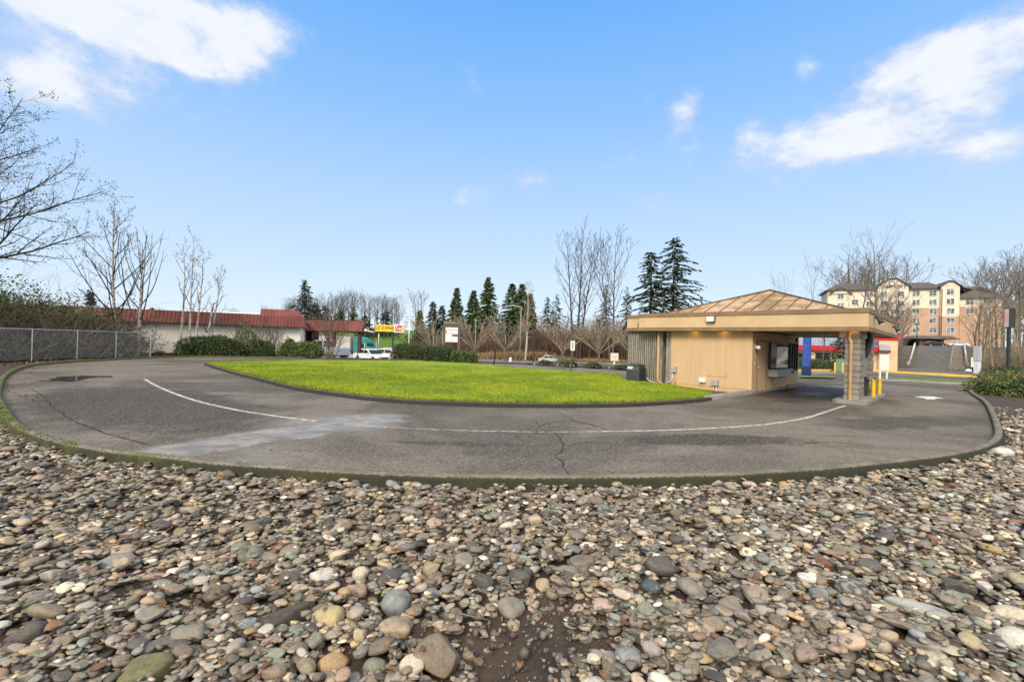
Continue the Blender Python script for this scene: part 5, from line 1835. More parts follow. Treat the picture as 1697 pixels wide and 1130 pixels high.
# dry grass bank and brown thicket behind the street
ground_poly('verge', [at(740, 98)[:2], at(900, 96.5)[:2], at(1100, 97)[:2], at(1100, 112)[:2], at(740, 112)[:2]], -.0, M['terrain'], 4.0)
thicket('dry_grass_bank', [tuple(at(760, 102)[:2]) + (.9,), tuple(at(880, 99)[:2]) + (1.8,), tuple(at(905, 99)[:2]) + (1.5,), tuple(at(930, 100)[:2]) + (.7,), tuple(at(1060, 100)[:2]) + (.6,)], 1, 'tan dry grass along the far side of the street', 2200, M['dry_grass'], 141, r=.05, spread=.5, jit=1.6, cat='dry grass')
thicket('brush_thicket', [tuple(at(700, 108)[:2]) + (3.0,), tuple(at(860, 106)[:2]) + (3.4,), tuple(at(890, 106)[:2]) + (5.6,), tuple(at(1060, 106)[:2]) + (6.4,), tuple(at(1120, 106)[:2]) + (6,)], 1, 'reddish brown leafless brush behind the street', 4200, M['twig_red'], 142, r=.05, spread=.28, jit=4, cat='brush')
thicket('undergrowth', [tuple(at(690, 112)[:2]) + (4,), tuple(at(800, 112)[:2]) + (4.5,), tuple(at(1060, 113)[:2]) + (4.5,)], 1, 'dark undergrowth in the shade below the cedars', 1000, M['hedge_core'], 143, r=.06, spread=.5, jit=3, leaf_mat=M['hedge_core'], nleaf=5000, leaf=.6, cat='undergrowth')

# low dark mounds in the planter strip, and the red one
for i, (px, Y, w_, h, lab) in enumerate([(903, 36.4, 1.25, .33, 'low dark spreading juniper below the walking person'), (945, 35.6, 1.2, .36, 'low dark spreading juniper right behind the white parking sign post'),
                                         (983, 34.6, 1.2, .36, 'low dark spreading juniper below the pruned tree in the planter'), (1031, 33.3, 1.15, .3, 'low dark spreading juniper under the small beige sign')]):
    p = at(px, Y)
    bush('juniper_shrub', (p[0], p[1], .1), (w_, .9, h), M['hedge_dark'], lab, 150 + i, 900, .10, cat='shrub', group='low junipers in the planter strip')
p = at(931, 37.2)
bush('red_shrub', (p[0], p[1], .1), (1.0, .8, .62), M['leaf_pink'], 'small reddish bare shrub in front of the silver car', 155, 300, .07, core=False, twigs=60, flop=.4)
k = 90
qx = RNG.uniform(880, 1040, k)
pts_ = np.array([at(x, np.interp(x, [880, 1040], [36.6, 33.0]) + RNG.uniform(-.6, .5)) for x in qx])
V, F = kites(pts_ + (0, 0, .15), rdir(k), np.tile([0, 0, 1.], (k, 1)), RNG.uniform(.1, .3, k), RNG.uniform(.08, .15, k))
tag(link_mesh('wood_chips', np_mesh('wood_chips', V, F), M['concrete']), 'pale chips and stones scattered in the planter strip', 'wood chips', kind='stuff')


# ================================================================== POLES AND SIGNS
M['post_grey'] = pm('weathered_grey_steel', (.26, .255, .24), (.19, .185, .175), 4, .6)


def pole(name, px, py, Y, top, r, label, mat='galv', cat='post', lean=0.0):
    p = at(px, Y)
    h = toph(px, top, Y)
    o = empty(name, tuple(p), 0, label, cat)
    MB().tube([(0, 0, -.1), (lean * h, 0, h)], r, 10).build('post', M[mat], o, smooth=True)
    return o, h


o, h = pole('parking_sign', 946.5, 615, 26.7, 565, .038, 'white parking sign on a grey steel post at the back edge of the lawn', 'bark', cat='sign', lean=.035)
MB().box(.035 * h - .13, .035 * h + .13, -.06, -.04, h - .56, h).build('sign_plate', M['white_paint'], o, bevel=.004)
MB().box(.035 * h - .05, .035 * h + .05, -.04, -.028, h - .5, h - .1).build('bracket', M['dark_metal'], o)
MB().box(.035 * h - .06, .035 * h + .05, -.066, -.0605, h - .46, h - .08).build('sign_face', M['grey_metal'], o)
pole('leaning_post', 818, 606, 33, 533, .045, 'dark leaning post at the back edge of the lawn', 'dark_metal', lean=.115)
o, h = pole('street_lamp', 861.5, 599, 60, 508, .075, 'tall grey street lamp beside the white-trunked tree', 'post_grey', 'street lamp')
MB().tube([(0, 0, h - .1), (-.9, 0, h + .1), (-1.6, 0, h + .08)], .04, 8).build('arm', M['galv'], o, smooth=True)
MB().box(-2.1, -1.5, -.12, .12, h, h + .12).build('lamp_head', M['grey_metal'], o, bevel=.03)
o, h = pole('street_lamp', 787, 590, 80, 531, .09, 'grey post between two pruned trees left of the leaning post', 'post_grey', 'lamp post')
MB().box(-.3, .3, -.12, .12, h - .02, h + .14).build('lamp_head', M['grey_metal'], o, bevel=.03)
o, h = pole('street_lamp', 885, 600, 88, 556, .08, 'short dark post behind the walking person', 'dark_metal', 'post')
MB().box(-.12, .12, -.12, .12, h, h + .25).build('cap', M['dark_metal'], o, bevel=.03)
o, h = pole('street_lamp', 677, 575, 95, 524, .12, 'grey lamp post with crossbar in front of the green embankment', 'galv', 'lamp post')
for hz, w_ in ((h - .2, 1.0), (h - 1.4, 1.2)):
    MB().box(-w_, w_, -.08, .08, hz, hz + .22).build('crossbar', M['grey_metal'], o, bevel=.02)
MB().tube([(0, 0, h * .60), (-2.6, 0, h * .60)], .05, 6).build('arm', M['white_paint'], o)
# traffic-signal mast with long arm, white-grey
p = at(624.5, 92)
h = toph(625, 552, 92)
o = empty('signal_mast', tuple(p), 0, 'pale signal mast with a long sloping arm left of the yellow sign legs', 'signal mast')
MB().tube([(0, 0, -.1), (.2, 0, h)], [.26, .18], 10).build('post', M['white_paint'], o, smooth=True)
MB().tube([(.15, 0, h - .1), (-1.0, 0, h + .15), (-2.4, 0, h + .55)], .10, 8).build('arm', M['white_paint'], o, smooth=True)
MB().box(-2.6, -2.2, -.2, .2, h + .3, h + .8).build('signal_head', M['white_paint'], o, bevel=.03)


def text_mesh(name, body, size, mat, parent, loc, rot, width=None, extrude=.01, bold=0.0):
    cu = bpy.data.curves.new(name, 'FONT')
    cu.body = body
    cu.size = size
    cu.align_x = 'CENTER'
    cu.align_y = 'CENTER'
    cu.extrude = extrude
    cu.offset = bold
    tmp = bpy.data.objects.new('tmp_text', cu)
    COL.objects.link(tmp)
    dg = bpy.context.evaluated_depsgraph_get()
    me = bpy.data.meshes.new_from_object(tmp.evaluated_get(dg))
    bpy.data.objects.remove(tmp)
    bpy.data.curves.remove(cu)
    if width:
        xs = [v.co.x for v in me.vertices]
        k_ = width / (max(xs) - min(xs))
        c_ = (max(xs) + min(xs)) / 2
        for v in me.vertices:
            v.co.x = (v.co.x - c_) * k_
    me.materials.clear()
    o = link_mesh(name, me, mat, parent)
    o.location = loc
    o.rotation_euler = rot
    return o


# tyre shop sign: yellow board and red square
Y = 86
p = at(649.5, Y)
zb_, zt_ = toph(645, 549.5, Y), toph(645, 538.5, Y)
o = empty('tyre_shop_sign', tuple(p), 0, 'yellow and red tyre shop sign on dark legs above the white cars', 'sign')
k_ = Y / FPX
MB().tube([(0, .2, -.1), (0, .2, zb_)], .14, 8).build('leg', M['dark_metal'], o)
MB().tube([(-25 * k_, .2, -.1), (-25 * k_, .2, zb_)], .10, 8).build('leg', M['dark_metal'], o)
ye = pm('sign_yellow', srgb(250, 206, 50), srgb(244, 196, 40), 1, .5)
rd = pm('sign_red', srgb(196, 16, 40), srgb(186, 14, 36), 1, .5)
og = pm('sign_orange_edge', srgb(226, 84, 30), srgb(210, 70, 24), 1, .5)
MB().box(-28.5 * k_, 2.8 * k_, 0, .5, zb_, zt_).build('yellow_board', ye, o)
MB().box(-29.8 * k_, -28.52 * k_, -.02, .5, zb_, zt_).build('orange_edge', og, o)
MB().box(2.82 * k_, 19 * k_, -.05, .5, zb_ - .12, zt_ + .1).build('white_frame', M['white_paint'], o)
MB().box(4.4 * k_, 15.2 * k_, -.08, -.052, zb_ + .08, zt_ - .05).build('red_panel', rd, o)
MB().box(15.8 * k_, 18.4 * k_, -.08, -.052, zb_ + .0, zt_ - .0).build('yellow_edge', ye, o)
zc_ = (zb_ + zt_) / 2
text_mesh('lettering', 'LES SCHWAB', 1.05, M['black'], o, (-12.6 * k_, -.01, zc_), (math.radians(90), 0, 0), 29 * k_, .012, .012)
text_mesh('lettering', 'Tires', 1.3, M['white_paint'], o, (9.8 * k_, -.09, zc_), (math.radians(90), 0, 0), 9.8 * k_, .012, .01)
# wooden notice board with white panels
Y = 62
p = at(747, Y)
k_ = Y / FPX
h0, h1 = toph(747, 567, Y), toph(747, 536, Y)
o = empty('notice_board', tuple(p), 0, 'weathered wooden directory board with white panels behind the boxed hedge', 'notice board')
for x in (-12 * k_, 13 * k_):
    MB().box(x - .17, x + .17, -.17, .17, -.2, h1).build('post', M['bark'], o)
MB().box(-12.6 * k_, 14 * k_, -.2, .2, h1, h1 + .15).build('cap_rail', M['twig_tan'], o)
MB().box(-10 * k_, 12 * k_, -.12, .02, h1 - .5, h1 - .05).build('header_plank', M['bark'], o)
rows = [(h1 - .85, h1 - .55), (h1 - 1.35, h1 - .9), (h0 + .02, h1 - 1.4)]
for a, b_ in rows:
    MB().box(-10 * k_, 1.0 * k_, -.1, 0, a, b_).build('panel', M['white_paint'], o)
    MB().box(1.4 * k_, 12 * k_, -.1, 0, a, b_).build('panel', M['white_paint'], o)
MB().box(1.6 * k_, 11.8 * k_, -.115, -.102, h1 - 1.75, h1 - 1.5).box(-9.2 * k_, -7.6 * k_, -.115, -.102, h1 - 1.25, h1 - 1.02).build('dark_stripe', M['dark_metal'], o)
MB().box(-14.5 * k_, -12.8 * k_, -.1, .1, h0 - .3, h0 + 1.4).build('side_panel', M['white_paint'], o)
# small beige sign on a white post
Y = 40
p = at(1018, Y)
k_ = Y / FPX
o = empty('beige_sign', tuple(p), 0, 'small square beige sign on a white post in the planter strip', 'sign')
h0, h1 = toph(1018, 598, Y), toph(1018, 585, Y)
MB().box(-.07, .07, -.05, .05, -.2, h0 + .1).build('post', M['white_paint'], o)
beige = pm('beige_board', srgb(222, 208, 190), srgb(210, 196, 178), 1, .8)
MB().box(-6.6 * k_, 6.6 * k_, -.12, -.051, h0, h1).build('board', beige, o, bevel=.01)
MB().box(-2 * k_, 1.5 * k_, -.128, -.1205, h0 + .27, h0 + .30).box(-1.5 * k_, 2.5 * k_, -.128, -.1205, h0 + .35, h0 + .38).build('printed_text', M['grey_metal'], o)
# white utility bollard on the verge
p = at(846, 70)
o = empty('white_bollard', tuple(p), 0, 'short white bollard on the street verge right of a pruned tree', 'bollard')
MB().lathe([(.2, 0), (.2, .85)], (0, 0, 0), 12).build('post', M['white_paint'], o, autosmooth=.8)
MB().lathe([(.21, .852), (.12, .95)], (0, 0, 0), 12).build('cap', M['white_paint'], o, autosmooth=.8)
# ================================================================== VEHICLES
def paint(name, c):
    return pm(name, c, tuple(q * .92 for q in c), 1, .28, spec=.6)


def car(label, px, Y, heading, body_mat, kind='sedan', group=None, dz=0.0, decal=None):
    """heading: direction of the bonnet in degrees, 0 = to the right of the picture, 90 = away"""
    p = at(px, Y)
    o = empty('parked_car' if kind != 'silver' else 'car', (p[0], p[1], p[2] + dz), math.radians(heading), label, 'car', group)
    L, Wd, Ht = {'sedan': (4.6, 1.8, 1.44), 'silver': (4.7, 1.82, 1.46), 'suv': (4.7, 1.86, 1.82), 'pickup': (5.2, 1.9, 1.78), 'van': (5.0, 1.95, 1.95)}[kind]
    h = L / 2
    w = Wd / 2
    belt = {'sedan': .92, 'silver': .93, 'suv': 1.1, 'pickup': 1.08, 'van': 1.15}[kind]
    fr, rr_ = h - .85, -h + .95
    a = .36

    def arch(cx):
        return [(cx + a * math.cos(t), .30 + a * math.sin(t)) for t in np.linspace(0.15, math.pi - .15, 7)]
    prof = [(h - .03, .30)] + arch(fr) + arch(rr_) + [(-h + .03, .32)]
    if kind in ('sedan', 'silver'):
        top = [(-h, .62), (-h + .04, belt - .03), (-h + .75, belt + .06), (-.4, belt), (h - 1.35, belt - .0), (h - .35, belt - .14), (h - .02, .70), (h, .5)]
        cab0, cab1 = (-h + .55, h - 1.35), (-h + 1.25, h - 2.25)
    elif kind == 'suv':
        top = [(-h, .6), (-h + .03, belt), (-.4, belt), (h - 1.15, belt), (h - .15, belt - .12), (h, .75), (h, .5)]
        cab0, cab1 = (-h + .05, h - 1.2), (-h + .35, h - 1.85)
    elif kind == 'pickup':
        top = [(-h, .6), (-h + .02, belt - .02), (-.3, belt - .02), (-.25, belt), (h - 1.4, belt), (h - .15, belt - .08), (h, .8), (h, .5)]
        cab0, cab1 = (-.75, h - 1.45), (-.55, h - 2.05)
    else:
        top = [(-h, .6), (-h, belt), (-.4, belt), (h - .95, belt), (h - .1, belt - .2), (h, .75), (h, .5)]
        cab0, cab1 = (-h + .03, h - .95), (-h + .12, h - 1.6)
    prof = prof + top
    body = MB().prism([(x, z) for x, z in prof], 1, -w, w).build('body', body_mat, o, bevel=.05, bseg=3, autosmooth=.6)
    wr = w - .24
    MB().frustum((cab0[0], cab0[1], -w + .06, w - .06), (cab1[0], cab1[1], -wr, wr), belt - .06, Ht).build('cabin', body_mat, o, bevel=.06, bseg=3, autosmooth=.6)

    def lerp(u, z):
        t = (z - belt) / (Ht - belt)
        return u[0] + (u[1] - u[0]) * t
    z0, z1 = belt + .05, Ht - .09
    for sgn, nm in ((1, 'side_window'), (-1, 'side_window')):
        yy = lambda z: sgn * (lerp((w - .06, wr), z) + .012)
        xa = lambda z: lerp((cab0[0], cab1[0]), z) + .16
        xb = lambda z: lerp((cab0[1], cab1[1]), z) - .16
        xm_ = (xa(z0) + xb(z0)) / 2
        for u0, u1 in ((xa, lambda z: xm_ - .04), (lambda z: xm_ + .04, xb)):
            q = [(u0(z0), yy(z0), z0), (u1(z0), yy(z0), z0), (u1(z1), yy(z1), z1), (u0(z1), yy(z1), z1)]
            q2 = [(x, y - sgn * .03, z) for x, y, z in q]
            MB().add(q + q2, [(0, 1, 2, 3), (7, 6, 5, 4), (0, 4, 5, 1), (1, 5, 6, 2), (2, 6, 7, 3), (3, 7, 4, 0)]).build(nm, M['glass'], o)
    for nm, k in (('windscreen', 1), ('rear_window', 0)):
        s_ = 1 if k else -1
        xx = lambda z: lerp((cab0[k], cab1[k]), z) + s_ * .012
        yy = lambda z: lerp((w - .06, wr), z) - .1
        q = [(xx(z0), -yy(z0), z0), (xx(z0), yy(z0), z0), (xx(z1), yy(z1), z1), (xx(z1), -yy(z1), z1)]
        q2 = [(x - s_ * .03, y, z) for x, y, z in q]
        MB().add(q + q2, [(0, 1, 2, 3), (7, 6, 5, 4), (0, 4, 5, 1), (1, 5, 6, 2), (2, 6, 7, 3), (3, 7, 4, 0)]).build(nm, M['glass'], o)
    for x in (fr, rr_):
        for s_ in (1, -1):
            wh = MB().lathe([(.18, s_ * (w - .20)), (.31, s_ * (w - .19)), (.325, s_ * (w - .1)), (.31, s_ * (w + .005)), (.21, s_ * (w + .008)), (.2, s_ * (w - .02))], (x, 0, .325), 18, 1).build('wheel', M['black'], o, autosmooth=.7)
            MB().lathe([(.205, s_ * (w - .05)), (.205, s_ * (w + .0)), (.12, s_ * (w + .004)), (.05, s_ * (w + .012))], (x, 0, .325), 14, 1).build('rim', M['chrome'], wh, autosmooth=.6)
    for s_ in (1, -1):
        MB().cbox((h - .06, s_ * (w - .28), .68), (.16, .34, .14)).build('headlight', M['lens'], o, bevel=.03)
        MB().cbox((-h + .05, s_ * (w - .22), .80), (.12, .26, .16)).build('tail_light', rd, o, bevel=.03)
        MB().cbox((cab0[1] - .35, s_ * (w + .07), belt + .06), (.12, .18, .12)).build('wing_mirror', body_mat, o, bevel=.03)
    MB().box(h - .04, h + .03, -w + .45, w - .45, .48, .62).build('front_grille', M['dark_metal'], o, bevel=.01)
    MB().box(-h + .3, h - .3, -w + .1, w - .1, .22, .34).build('underbody', M['black'], o)
    if decal:
        MB().lathe([(.22, -w - .004), (.22, -w + .01)], (decal[0], 0, decal[1]), 12, 1).build('door_decal', rd, o)
    return o


silver = paint('silver_car_paint', (.50, .51, .54))
white = paint('white_car_paint', (.78, .78, .77))
black_p = paint('black_car_paint', (.03, .03, .035))
ice = paint('ice_blue_car_paint', (.50, .58, .66))
car('silver saloon car driving along the street behind the walking person', 913, 86, -6, silver, 'silver')
car('white car at the kerb left of the boxed hedges with its bonnet showing', 616, 50, -38, white, 'sedan', dz=-.45)
car('white estate car with a red round door emblem left of the boxed hedge', 646, 74, -12, white, 'suv', decal=(.6, .85))
car('pale ice-blue pickup with dark bed cover behind the big bare shrub', 536, 46, 160, ice, 'pickup', dz=-.1)
car('white car partly hidden behind the stems of the big bare shrub', 566, 62, 35, white, 'sedan', dz=-.4)
car('dark car with pale roof parked beyond the white estate car', 640, 96, 5, black_p, 'sedan', dz=.15)
car('white car in the far row behind the sign legs', 652, 98, 4, white, 'suv')
car('black car under the hotel entrance canopy', 1548, 123, -12, black_p, 'sedan', dz=.05)
car('white car parked right of the black one by the hotel entrance', 1586, 121, 168, white, 'sedan', dz=.05)

# semi truck: teal sleeper cab and pale trailer
Y = 88
p = at(603, Y)
teal = paint('teal_truck_paint', (.028, .21, .17))
tr = empty('semi_truck', (p[0], p[1], p[2]), math.radians(-22), 'teal sleeper-cab truck with a pale trailer beside the big bare shrub', 'truck')
w = 1.25
prof = [(3.4, .55), (3.45, 1.2), (3.2, 1.75), (1.75, 2.05), (1.35, 2.75), (.95, 3.3), (.2, 3.75), (-.6, 3.95), (-1.7, 3.95), (-1.7, .55)]
MB().prism(prof, 1, -w, w).build('cab', teal, tr, bevel=.16, bseg=3, autosmooth=.5)
for s_ in (1, -1):
    MB().add([(.35, s_ * (w + .012), 1.9), (1.45, s_ * (w + .012), 1.95), (1.1, s_ * (w + .012), 2.65), (.4, s_ * (w + .012), 2.7), (.35, s_ * (w - .03), 1.9), (1.45, s_ * (w - .03), 1.95), (1.1, s_ * (w - .03), 2.65), (.4, s_ * (w - .03), 2.7)],
             [(0, 1, 2, 3), (7, 6, 5, 4), (0, 4, 5, 1), (1, 5, 6, 2), (2, 6, 7, 3), (3, 7, 4, 0)]).build('side_window', M['glass'], tr)
    MB().box(1.25, 1.4, s_ * (w + .18) - .1, s_ * (w + .18) + .1, 1.95, 2.75).build('wing_mirror', M['white_paint'], tr, bevel=.03)
    MB().cbox((3.25, s_ * .92, 1.25), (.3, .4, .3)).build('headlight', M['lens'], tr, bevel=.05)
    MB().box(-.1, .9, s_ * (w + .02) - .02, s_ * (w + .02) + .02, .6, .95).build('fuel_tank', M['chrome'], tr)
MB().add([(1.80, -1.1, 2.08), (1.80, 1.1, 2.08), (1.40, 1.05, 2.78), (1.40, -1.05, 2.78), (1.7, -1.1, 2.05), (1.7, 1.1, 2.05), (1.3, 1.05, 2.72), (1.3, -1.05, 2.72)],
         [(0, 1, 2, 3), (7, 6, 5, 4), (0, 4, 5, 1), (1, 5, 6, 2), (2, 6, 7, 3), (3, 7, 4, 0)]).build('windscreen', M['glass'], tr)
MB().box(3.44, 3.56, -1.15, 1.15, .4, .75).build('bumper', M['chrome'], tr, bevel=.04)
MB().box(3.40, 3.48, -.7, .7, .85, 1.6).build('front_grille', M['chrome'], tr, bevel=.03)
tl = pm('pale_trailer_side', (.50, .48, .45), (.42, .40, .38), 1.2, .5)
box = MB().box(-15.5, -2.3, -1.28, 1.28, 1.15, 4.0).build('trailer', tl, tr, bevel=.03)
MB().box(-15.0, -2.0, -.5, .5, .75, 1.14).build('chassis', M['dark_metal'], tr)
MB().box(-11, -4.5, -1.27, -1.2, .45, 1.1).build('side_skirt', tl, box)
for x in (2.4, -2.2, -3.4, -13.2, -14.4):
    for s_ in (1, -1):
        wh = MB().lathe([(.25, s_ * .85), (.48, s_ * .86), (.5, s_ * 1.0), (.48, s_ * 1.22), (.28, s_ * 1.225)], (x, 0, .5), 16, 1).build('wheel', M['black'], tr, autosmooth=.7)
        MB().lathe([(.27, s_ * 1.1), (.27, s_ * 1.23), (.12, s_ * 1.26)], (x, 0, .5), 12, 1).build('rim', M['chrome'], wh, autosmooth=.6)
# small orange traffic cone by the shrub
p = at(575, 46)
co = empty('traffic_cone', tuple(p), 0, 'small orange and white traffic cone near the hidden white car', 'traffic cone')
oc = pm('cone_orange', srgb(236, 120, 40), srgb(220, 104, 30), 1, .6)
MB().lathe([(.16, .04), (.03, .72)], (0, 0, 0), 14).build('cone_body', oc, co, autosmooth=.8)
MB().lathe([(.125, .26), (.085, .46)], (0, 0, 0), 14).build('reflective_band', M['white_paint'], co, smooth=True)
MB().box(-.2, .2, -.2, .2, 0, .04).build('base', oc, co)


# ------------------------------------------------------------------ the walking person
def skin_mesh(name, joints, bones, mat, parent, sub=2):
    me = bpy.data.meshes.new(name)
    names = list(joints)
    me.from_pydata([joints[n][0] for n in names], [], [])
    me.clear_geometry()
    me.from_pydata([joints[n][0] for n in names], [(names.index(a), names.index(b_)) for a, b_ in bones], [])
    o = bpy.data.objects.new(name, me)
    COL.objects.link(o)
    sk = o.modifiers.new('skin', 'SKIN')
    for i, n in enumerate(names):
        r = joints[n][1]
        me.skin_vertices[0].data[i].radius = (r, r) if np.isscalar(r) else r
    me.skin_vertices[0].data[0].use_root = True
    ss = o.modifiers.new('sub', 'SUBSURF')
    ss.levels = ss.render_levels = sub
    dg = bpy.context.evaluated_depsgraph_get()
    m2 = bpy.data.meshes.new_from_object(o.evaluated_get(dg))
    bpy.data.objects.remove(o)
    m2.materials.clear()
    for pl in m2.polygons:
        pl.use_smooth = True
    r = link_mesh(name, m2, mat, parent)
    return r


skin = pm('skin', srgb(150, 104, 78), srgb(136, 92, 68), 4, .6)
dark_cloth = pm('dark_jacket_cloth', (.018, .018, .022), (.03, .03, .034), 6, .9)
dark_trou = pm('black_trouser_cloth', (.012, .012, .014), (.02, .02, .022), 6, .9)
hair = pm('dark_hair', (.012, .010, .009), (.02, .016, .014), 20, .7)
Y = 86
p = at(880.5, Y)
pe = empty('person', tuple(p + (0, 0, .03)), math.radians(8), 'person in dark jacket and black trousers walking along the street towards the right', 'person')
J = {'pelvis': ((0, 0, .94), (.15, .12)), 'waist': ((.01, 0, 1.08), (.14, .11)), 'chest': ((.03, 0, 1.30), (.17, .13)), 'neck': ((.04, 0, 1.48), .055), 'head0': ((.055, 0, 1.56), (.075, .08)), 'head1': ((.06, 0, 1.67), (.085, .09)), 'head2': ((.055, 0, 1.74), (.06, .06)),
     'shl': ((.03, .18, 1.42), .065), 'ell': ((.12, .22, 1.16), .05), 'wrl': ((.30, .18, 1.02), .035), 'hal': ((.37, .17, .99), .03),
     'shr': ((.03, -.18, 1.42), .065), 'elr': ((-.10, -.23, 1.17), .05), 'wrr': ((-.10, -.22, .93), .035), 'har': ((-.08, -.22, .85), .03),
     'hpl': ((.0, .09, .90), .10), 'knl': ((-.02, .09, .50), .065), 'anl': ((-.30, .09, .16), .045), 'tol': ((-.18, .10, .04), .035),
     'hpr': ((.0, -.09, .90), .10), 'knr': ((.20, -.09, .52), .065), 'anr': ((.30, -.09, .09), .045), 'tor': ((.45, -.10, .04), .035)}
BN = [('pelvis', 'waist'), ('waist', 'chest'), ('chest', 'neck'), ('neck', 'head0'), ('head0', 'head1'), ('head1', 'head2'), ('chest', 'shl'), ('shl', 'ell'), ('ell', 'wrl'), ('wrl', 'hal'),
      ('chest', 'shr'), ('shr', 'elr'), ('elr', 'wrr'), ('wrr', 'har'), ('pelvis', 'hpl'), ('hpl', 'knl'), ('knl', 'anl'), ('anl', 'tol'), ('pelvis', 'hpr'), ('hpr', 'knr'), ('knr', 'anr'), ('anr', 'tor')]
# hands: four fingers and a thumb each
for s_, hn, wr_ in ((1, 'hal', (.06, 0, -.03)), (-1, 'har', (.02, 0, -.07))):
    hp = np.array(J[hn][0])
    for k in range(5):
        off = np.array([wr_[0], (k - 1.5) * .016 if k < 4 else .03 * -s_, wr_[2]]) * (1 if k < 4 else .6)
        nm = '%s_f%d' % (hn, k)
        J[nm] = (tuple(hp + off * (.8 + .1 * (k % 3))), .008)
        BN.append((hn, nm))
skin_mesh('body', J, BN, skin, pe)
Jj = {k: (J[k][0], tuple(np.array(J[k][1]) + .018) if not np.isscalar(J[k][1]) else J[k][1] + .016) for k in ('pelvis', 'waist', 'chest', 'shl', 'ell', 'wrl', 'shr', 'elr', 'wrr')}
skin_mesh('jacket', Jj, [b_ for b_ in BN if b_[0] in Jj and b_[1] in Jj], dark_cloth, pe)
Jt = {k: (J[k][0], tuple(np.array(J[k][1]) + .012) if not np.isscalar(J[k][1]) else J[k][1] + .016) for k in ('pelvis', 'hpl', 'knl', 'anl', 'hpr', 'knr', 'anr')}
skin_mesh('trousers', Jt, [b_ for b_ in BN if b_[0] in Jt and b_[1] in Jt], dark_trou, pe)
skin_mesh('hair', {'a': ((.035, 0, 1.72), (.088, .092)), 'b': ((.01, 0, 1.62), (.06, .07))}, [('a', 'b')], hair, pe)
sh = pm('pale_shoes', (.5, .5, .5), (.4, .4, .4), 5, .7)
for k in ('l', 'r'):
    a, b_ = np.array(J['an' + k][0]), np.array(J['to' + k][0])
    MB().tube([a + (0, 0, -.03), (a + b_) / 2 + (0, 0, -.0), b_ + (.02, 0, 0)], [.055, .052, .04], 8).build('shoe', sh, pe, smooth=True)
# ================================================================== RIGHT SIDE: restaurant, column, hotel, hillside
# blue column
Y = 33.2
p = at(1337, Y)
o = empty('blue_sign_column', tuple(p), BROT + .1, 'tall square blue column with dark blue foot across the lane behind the teller window', 'sign column')
MB().box(-.24, .24, -.24, .24, .62, 5.0).build('shaft', M['blue_paint'], o, bevel=.03)
MB().box(-.28, .28, -.28, .28, .0, .62).build('foot', M['blue_dark'], o, bevel=.03)
MB().box(-.03, .03, -.262, -.241, .64, 4.9).build('raised_strip', M['blue_dark'], o)
# white board on two legs
Y = 31.5
p = at(1465.5, Y)
k_ = Y / FPX
o = empty('white_notice_board', tuple(p), math.radians(8), 'plain white board on two legs standing on the verge behind the block pillar', 'sign')
h0, h1 = toph(1465, 611, Y), toph(1465, 587, Y)
MB().box(-9 * k_, 8.6 * k_, -.04, .04, h0, h1).build('board', M['white_paint'], o, bevel=.008)
MB().box(-8.4 * k_, 8 * k_, -.05, .05, h0 - .10, h0 - .001).build('rail', M['white_paint'], o)
for x in (-7.5, 5.6):
    MB().box(x * k_ - .055, x * k_ + .055, -.035, .035, -.05, h0 - .1).build('leg', M['white_paint'], o)

# restaurant, walls parallel to the kiosk
ra, rb_ = P(1318, 607.5), P(1486, 615)       # foot of its front wall
rd_ = (rb_ - ra)[:2]
rl = float(np.linalg.norm(rd_))
rrot = math.atan2(rd_[1], rd_[0])
rs = empty('restaurant', (ra[0], ra[1], 0), rrot, 'low peach restaurant with red stripe and silver metal roof seen under the canopy', 'building')


def rloc(px, py):
    """local x and height on the restaurant front"""
    d = ray(px, py)
    A = np.array([[rd_[0] / rl, -d[0]], [rd_[1] / rl, -d[1]]])
    s, t = np.linalg.solve(A, np.array([CAM[0] - ra[0], CAM[1] - ra[1]]))
    return float(s), float(CAM[2] + d[2] * t)


zr = rloc(1350, 577)[1]
xp, zp = rloc(1456, 565)
xe, ze = rloc(1484, 554)
MB().box(-8, xp, 0, .25, -.2, zr).box(xp, rl, -.4, .3, -.2, ze).box(rl - .25, rl, .3, 12, -.2, ze).build('wall', M['peach_wall'], rs)
MB().box(-8, xp - .002, -.5, .12, zr - .22, zr + .30).box(xp - 3, rl + .08, -.48, .38, ze - .62, ze + .02).box(rl - .1, rl + .08, .38, 12, ze - .6, ze + .02).build('red_stripe', M['red_stripe'], rs)
mb = MB()
mb.add([(-8, -.45, zr + .3), (xp, -.45, zr + .3), (xp, 5, zr + 2.6), (-8, 5, zr + 2.6), (-8, -.4, zr + .2), (xp, -.4, zr + .2), (xp, 5, zr + 2.5), (-8, 5, zr + 2.5)], [(0, 1, 2, 3), (7, 6, 5, 4), (0, 4, 5, 1), (1, 5, 6, 2), (2, 6, 7, 3), (3, 7, 4, 0)])
for x in np.arange(-7.8, xp, .45):
    mb.add([(x, -.46, zr + .31), (x + .05, -.46, zr + .31), (x + .05, 5, zr + 2.61), (x, 5, zr + 2.61), (x, -.46, zr + .36), (x + .05, -.46, zr + .36), (x + .05, 5, zr + 2.67), (x, 5, zr + 2.67)], [(4, 5, 6, 7), (0, 1, 5, 4), (0, 4, 7, 3), (1, 2, 6, 5)])
mb.build('roof', M['silver_roof'], rs)
MB().add([(xp, -1.2, zr + .0), (rl - .6, -1.2, zr - .05), (rl - .6, -.41, zr + .5), (xp, -.41, zr + .55), (xp, -1.2, zr - .05), (rl - .6, -1.2, zr - .1), (rl - .6, -.41, zr - .05), (xp, -.41, zr)],
         [(0, 1, 2, 3), (7, 6, 5, 4), (0, 4, 5, 1), (1, 5, 6, 2), (2, 6, 7, 3), (3, 7, 4, 0)]).build('entrance_roof', M['silver_roof'], rs)
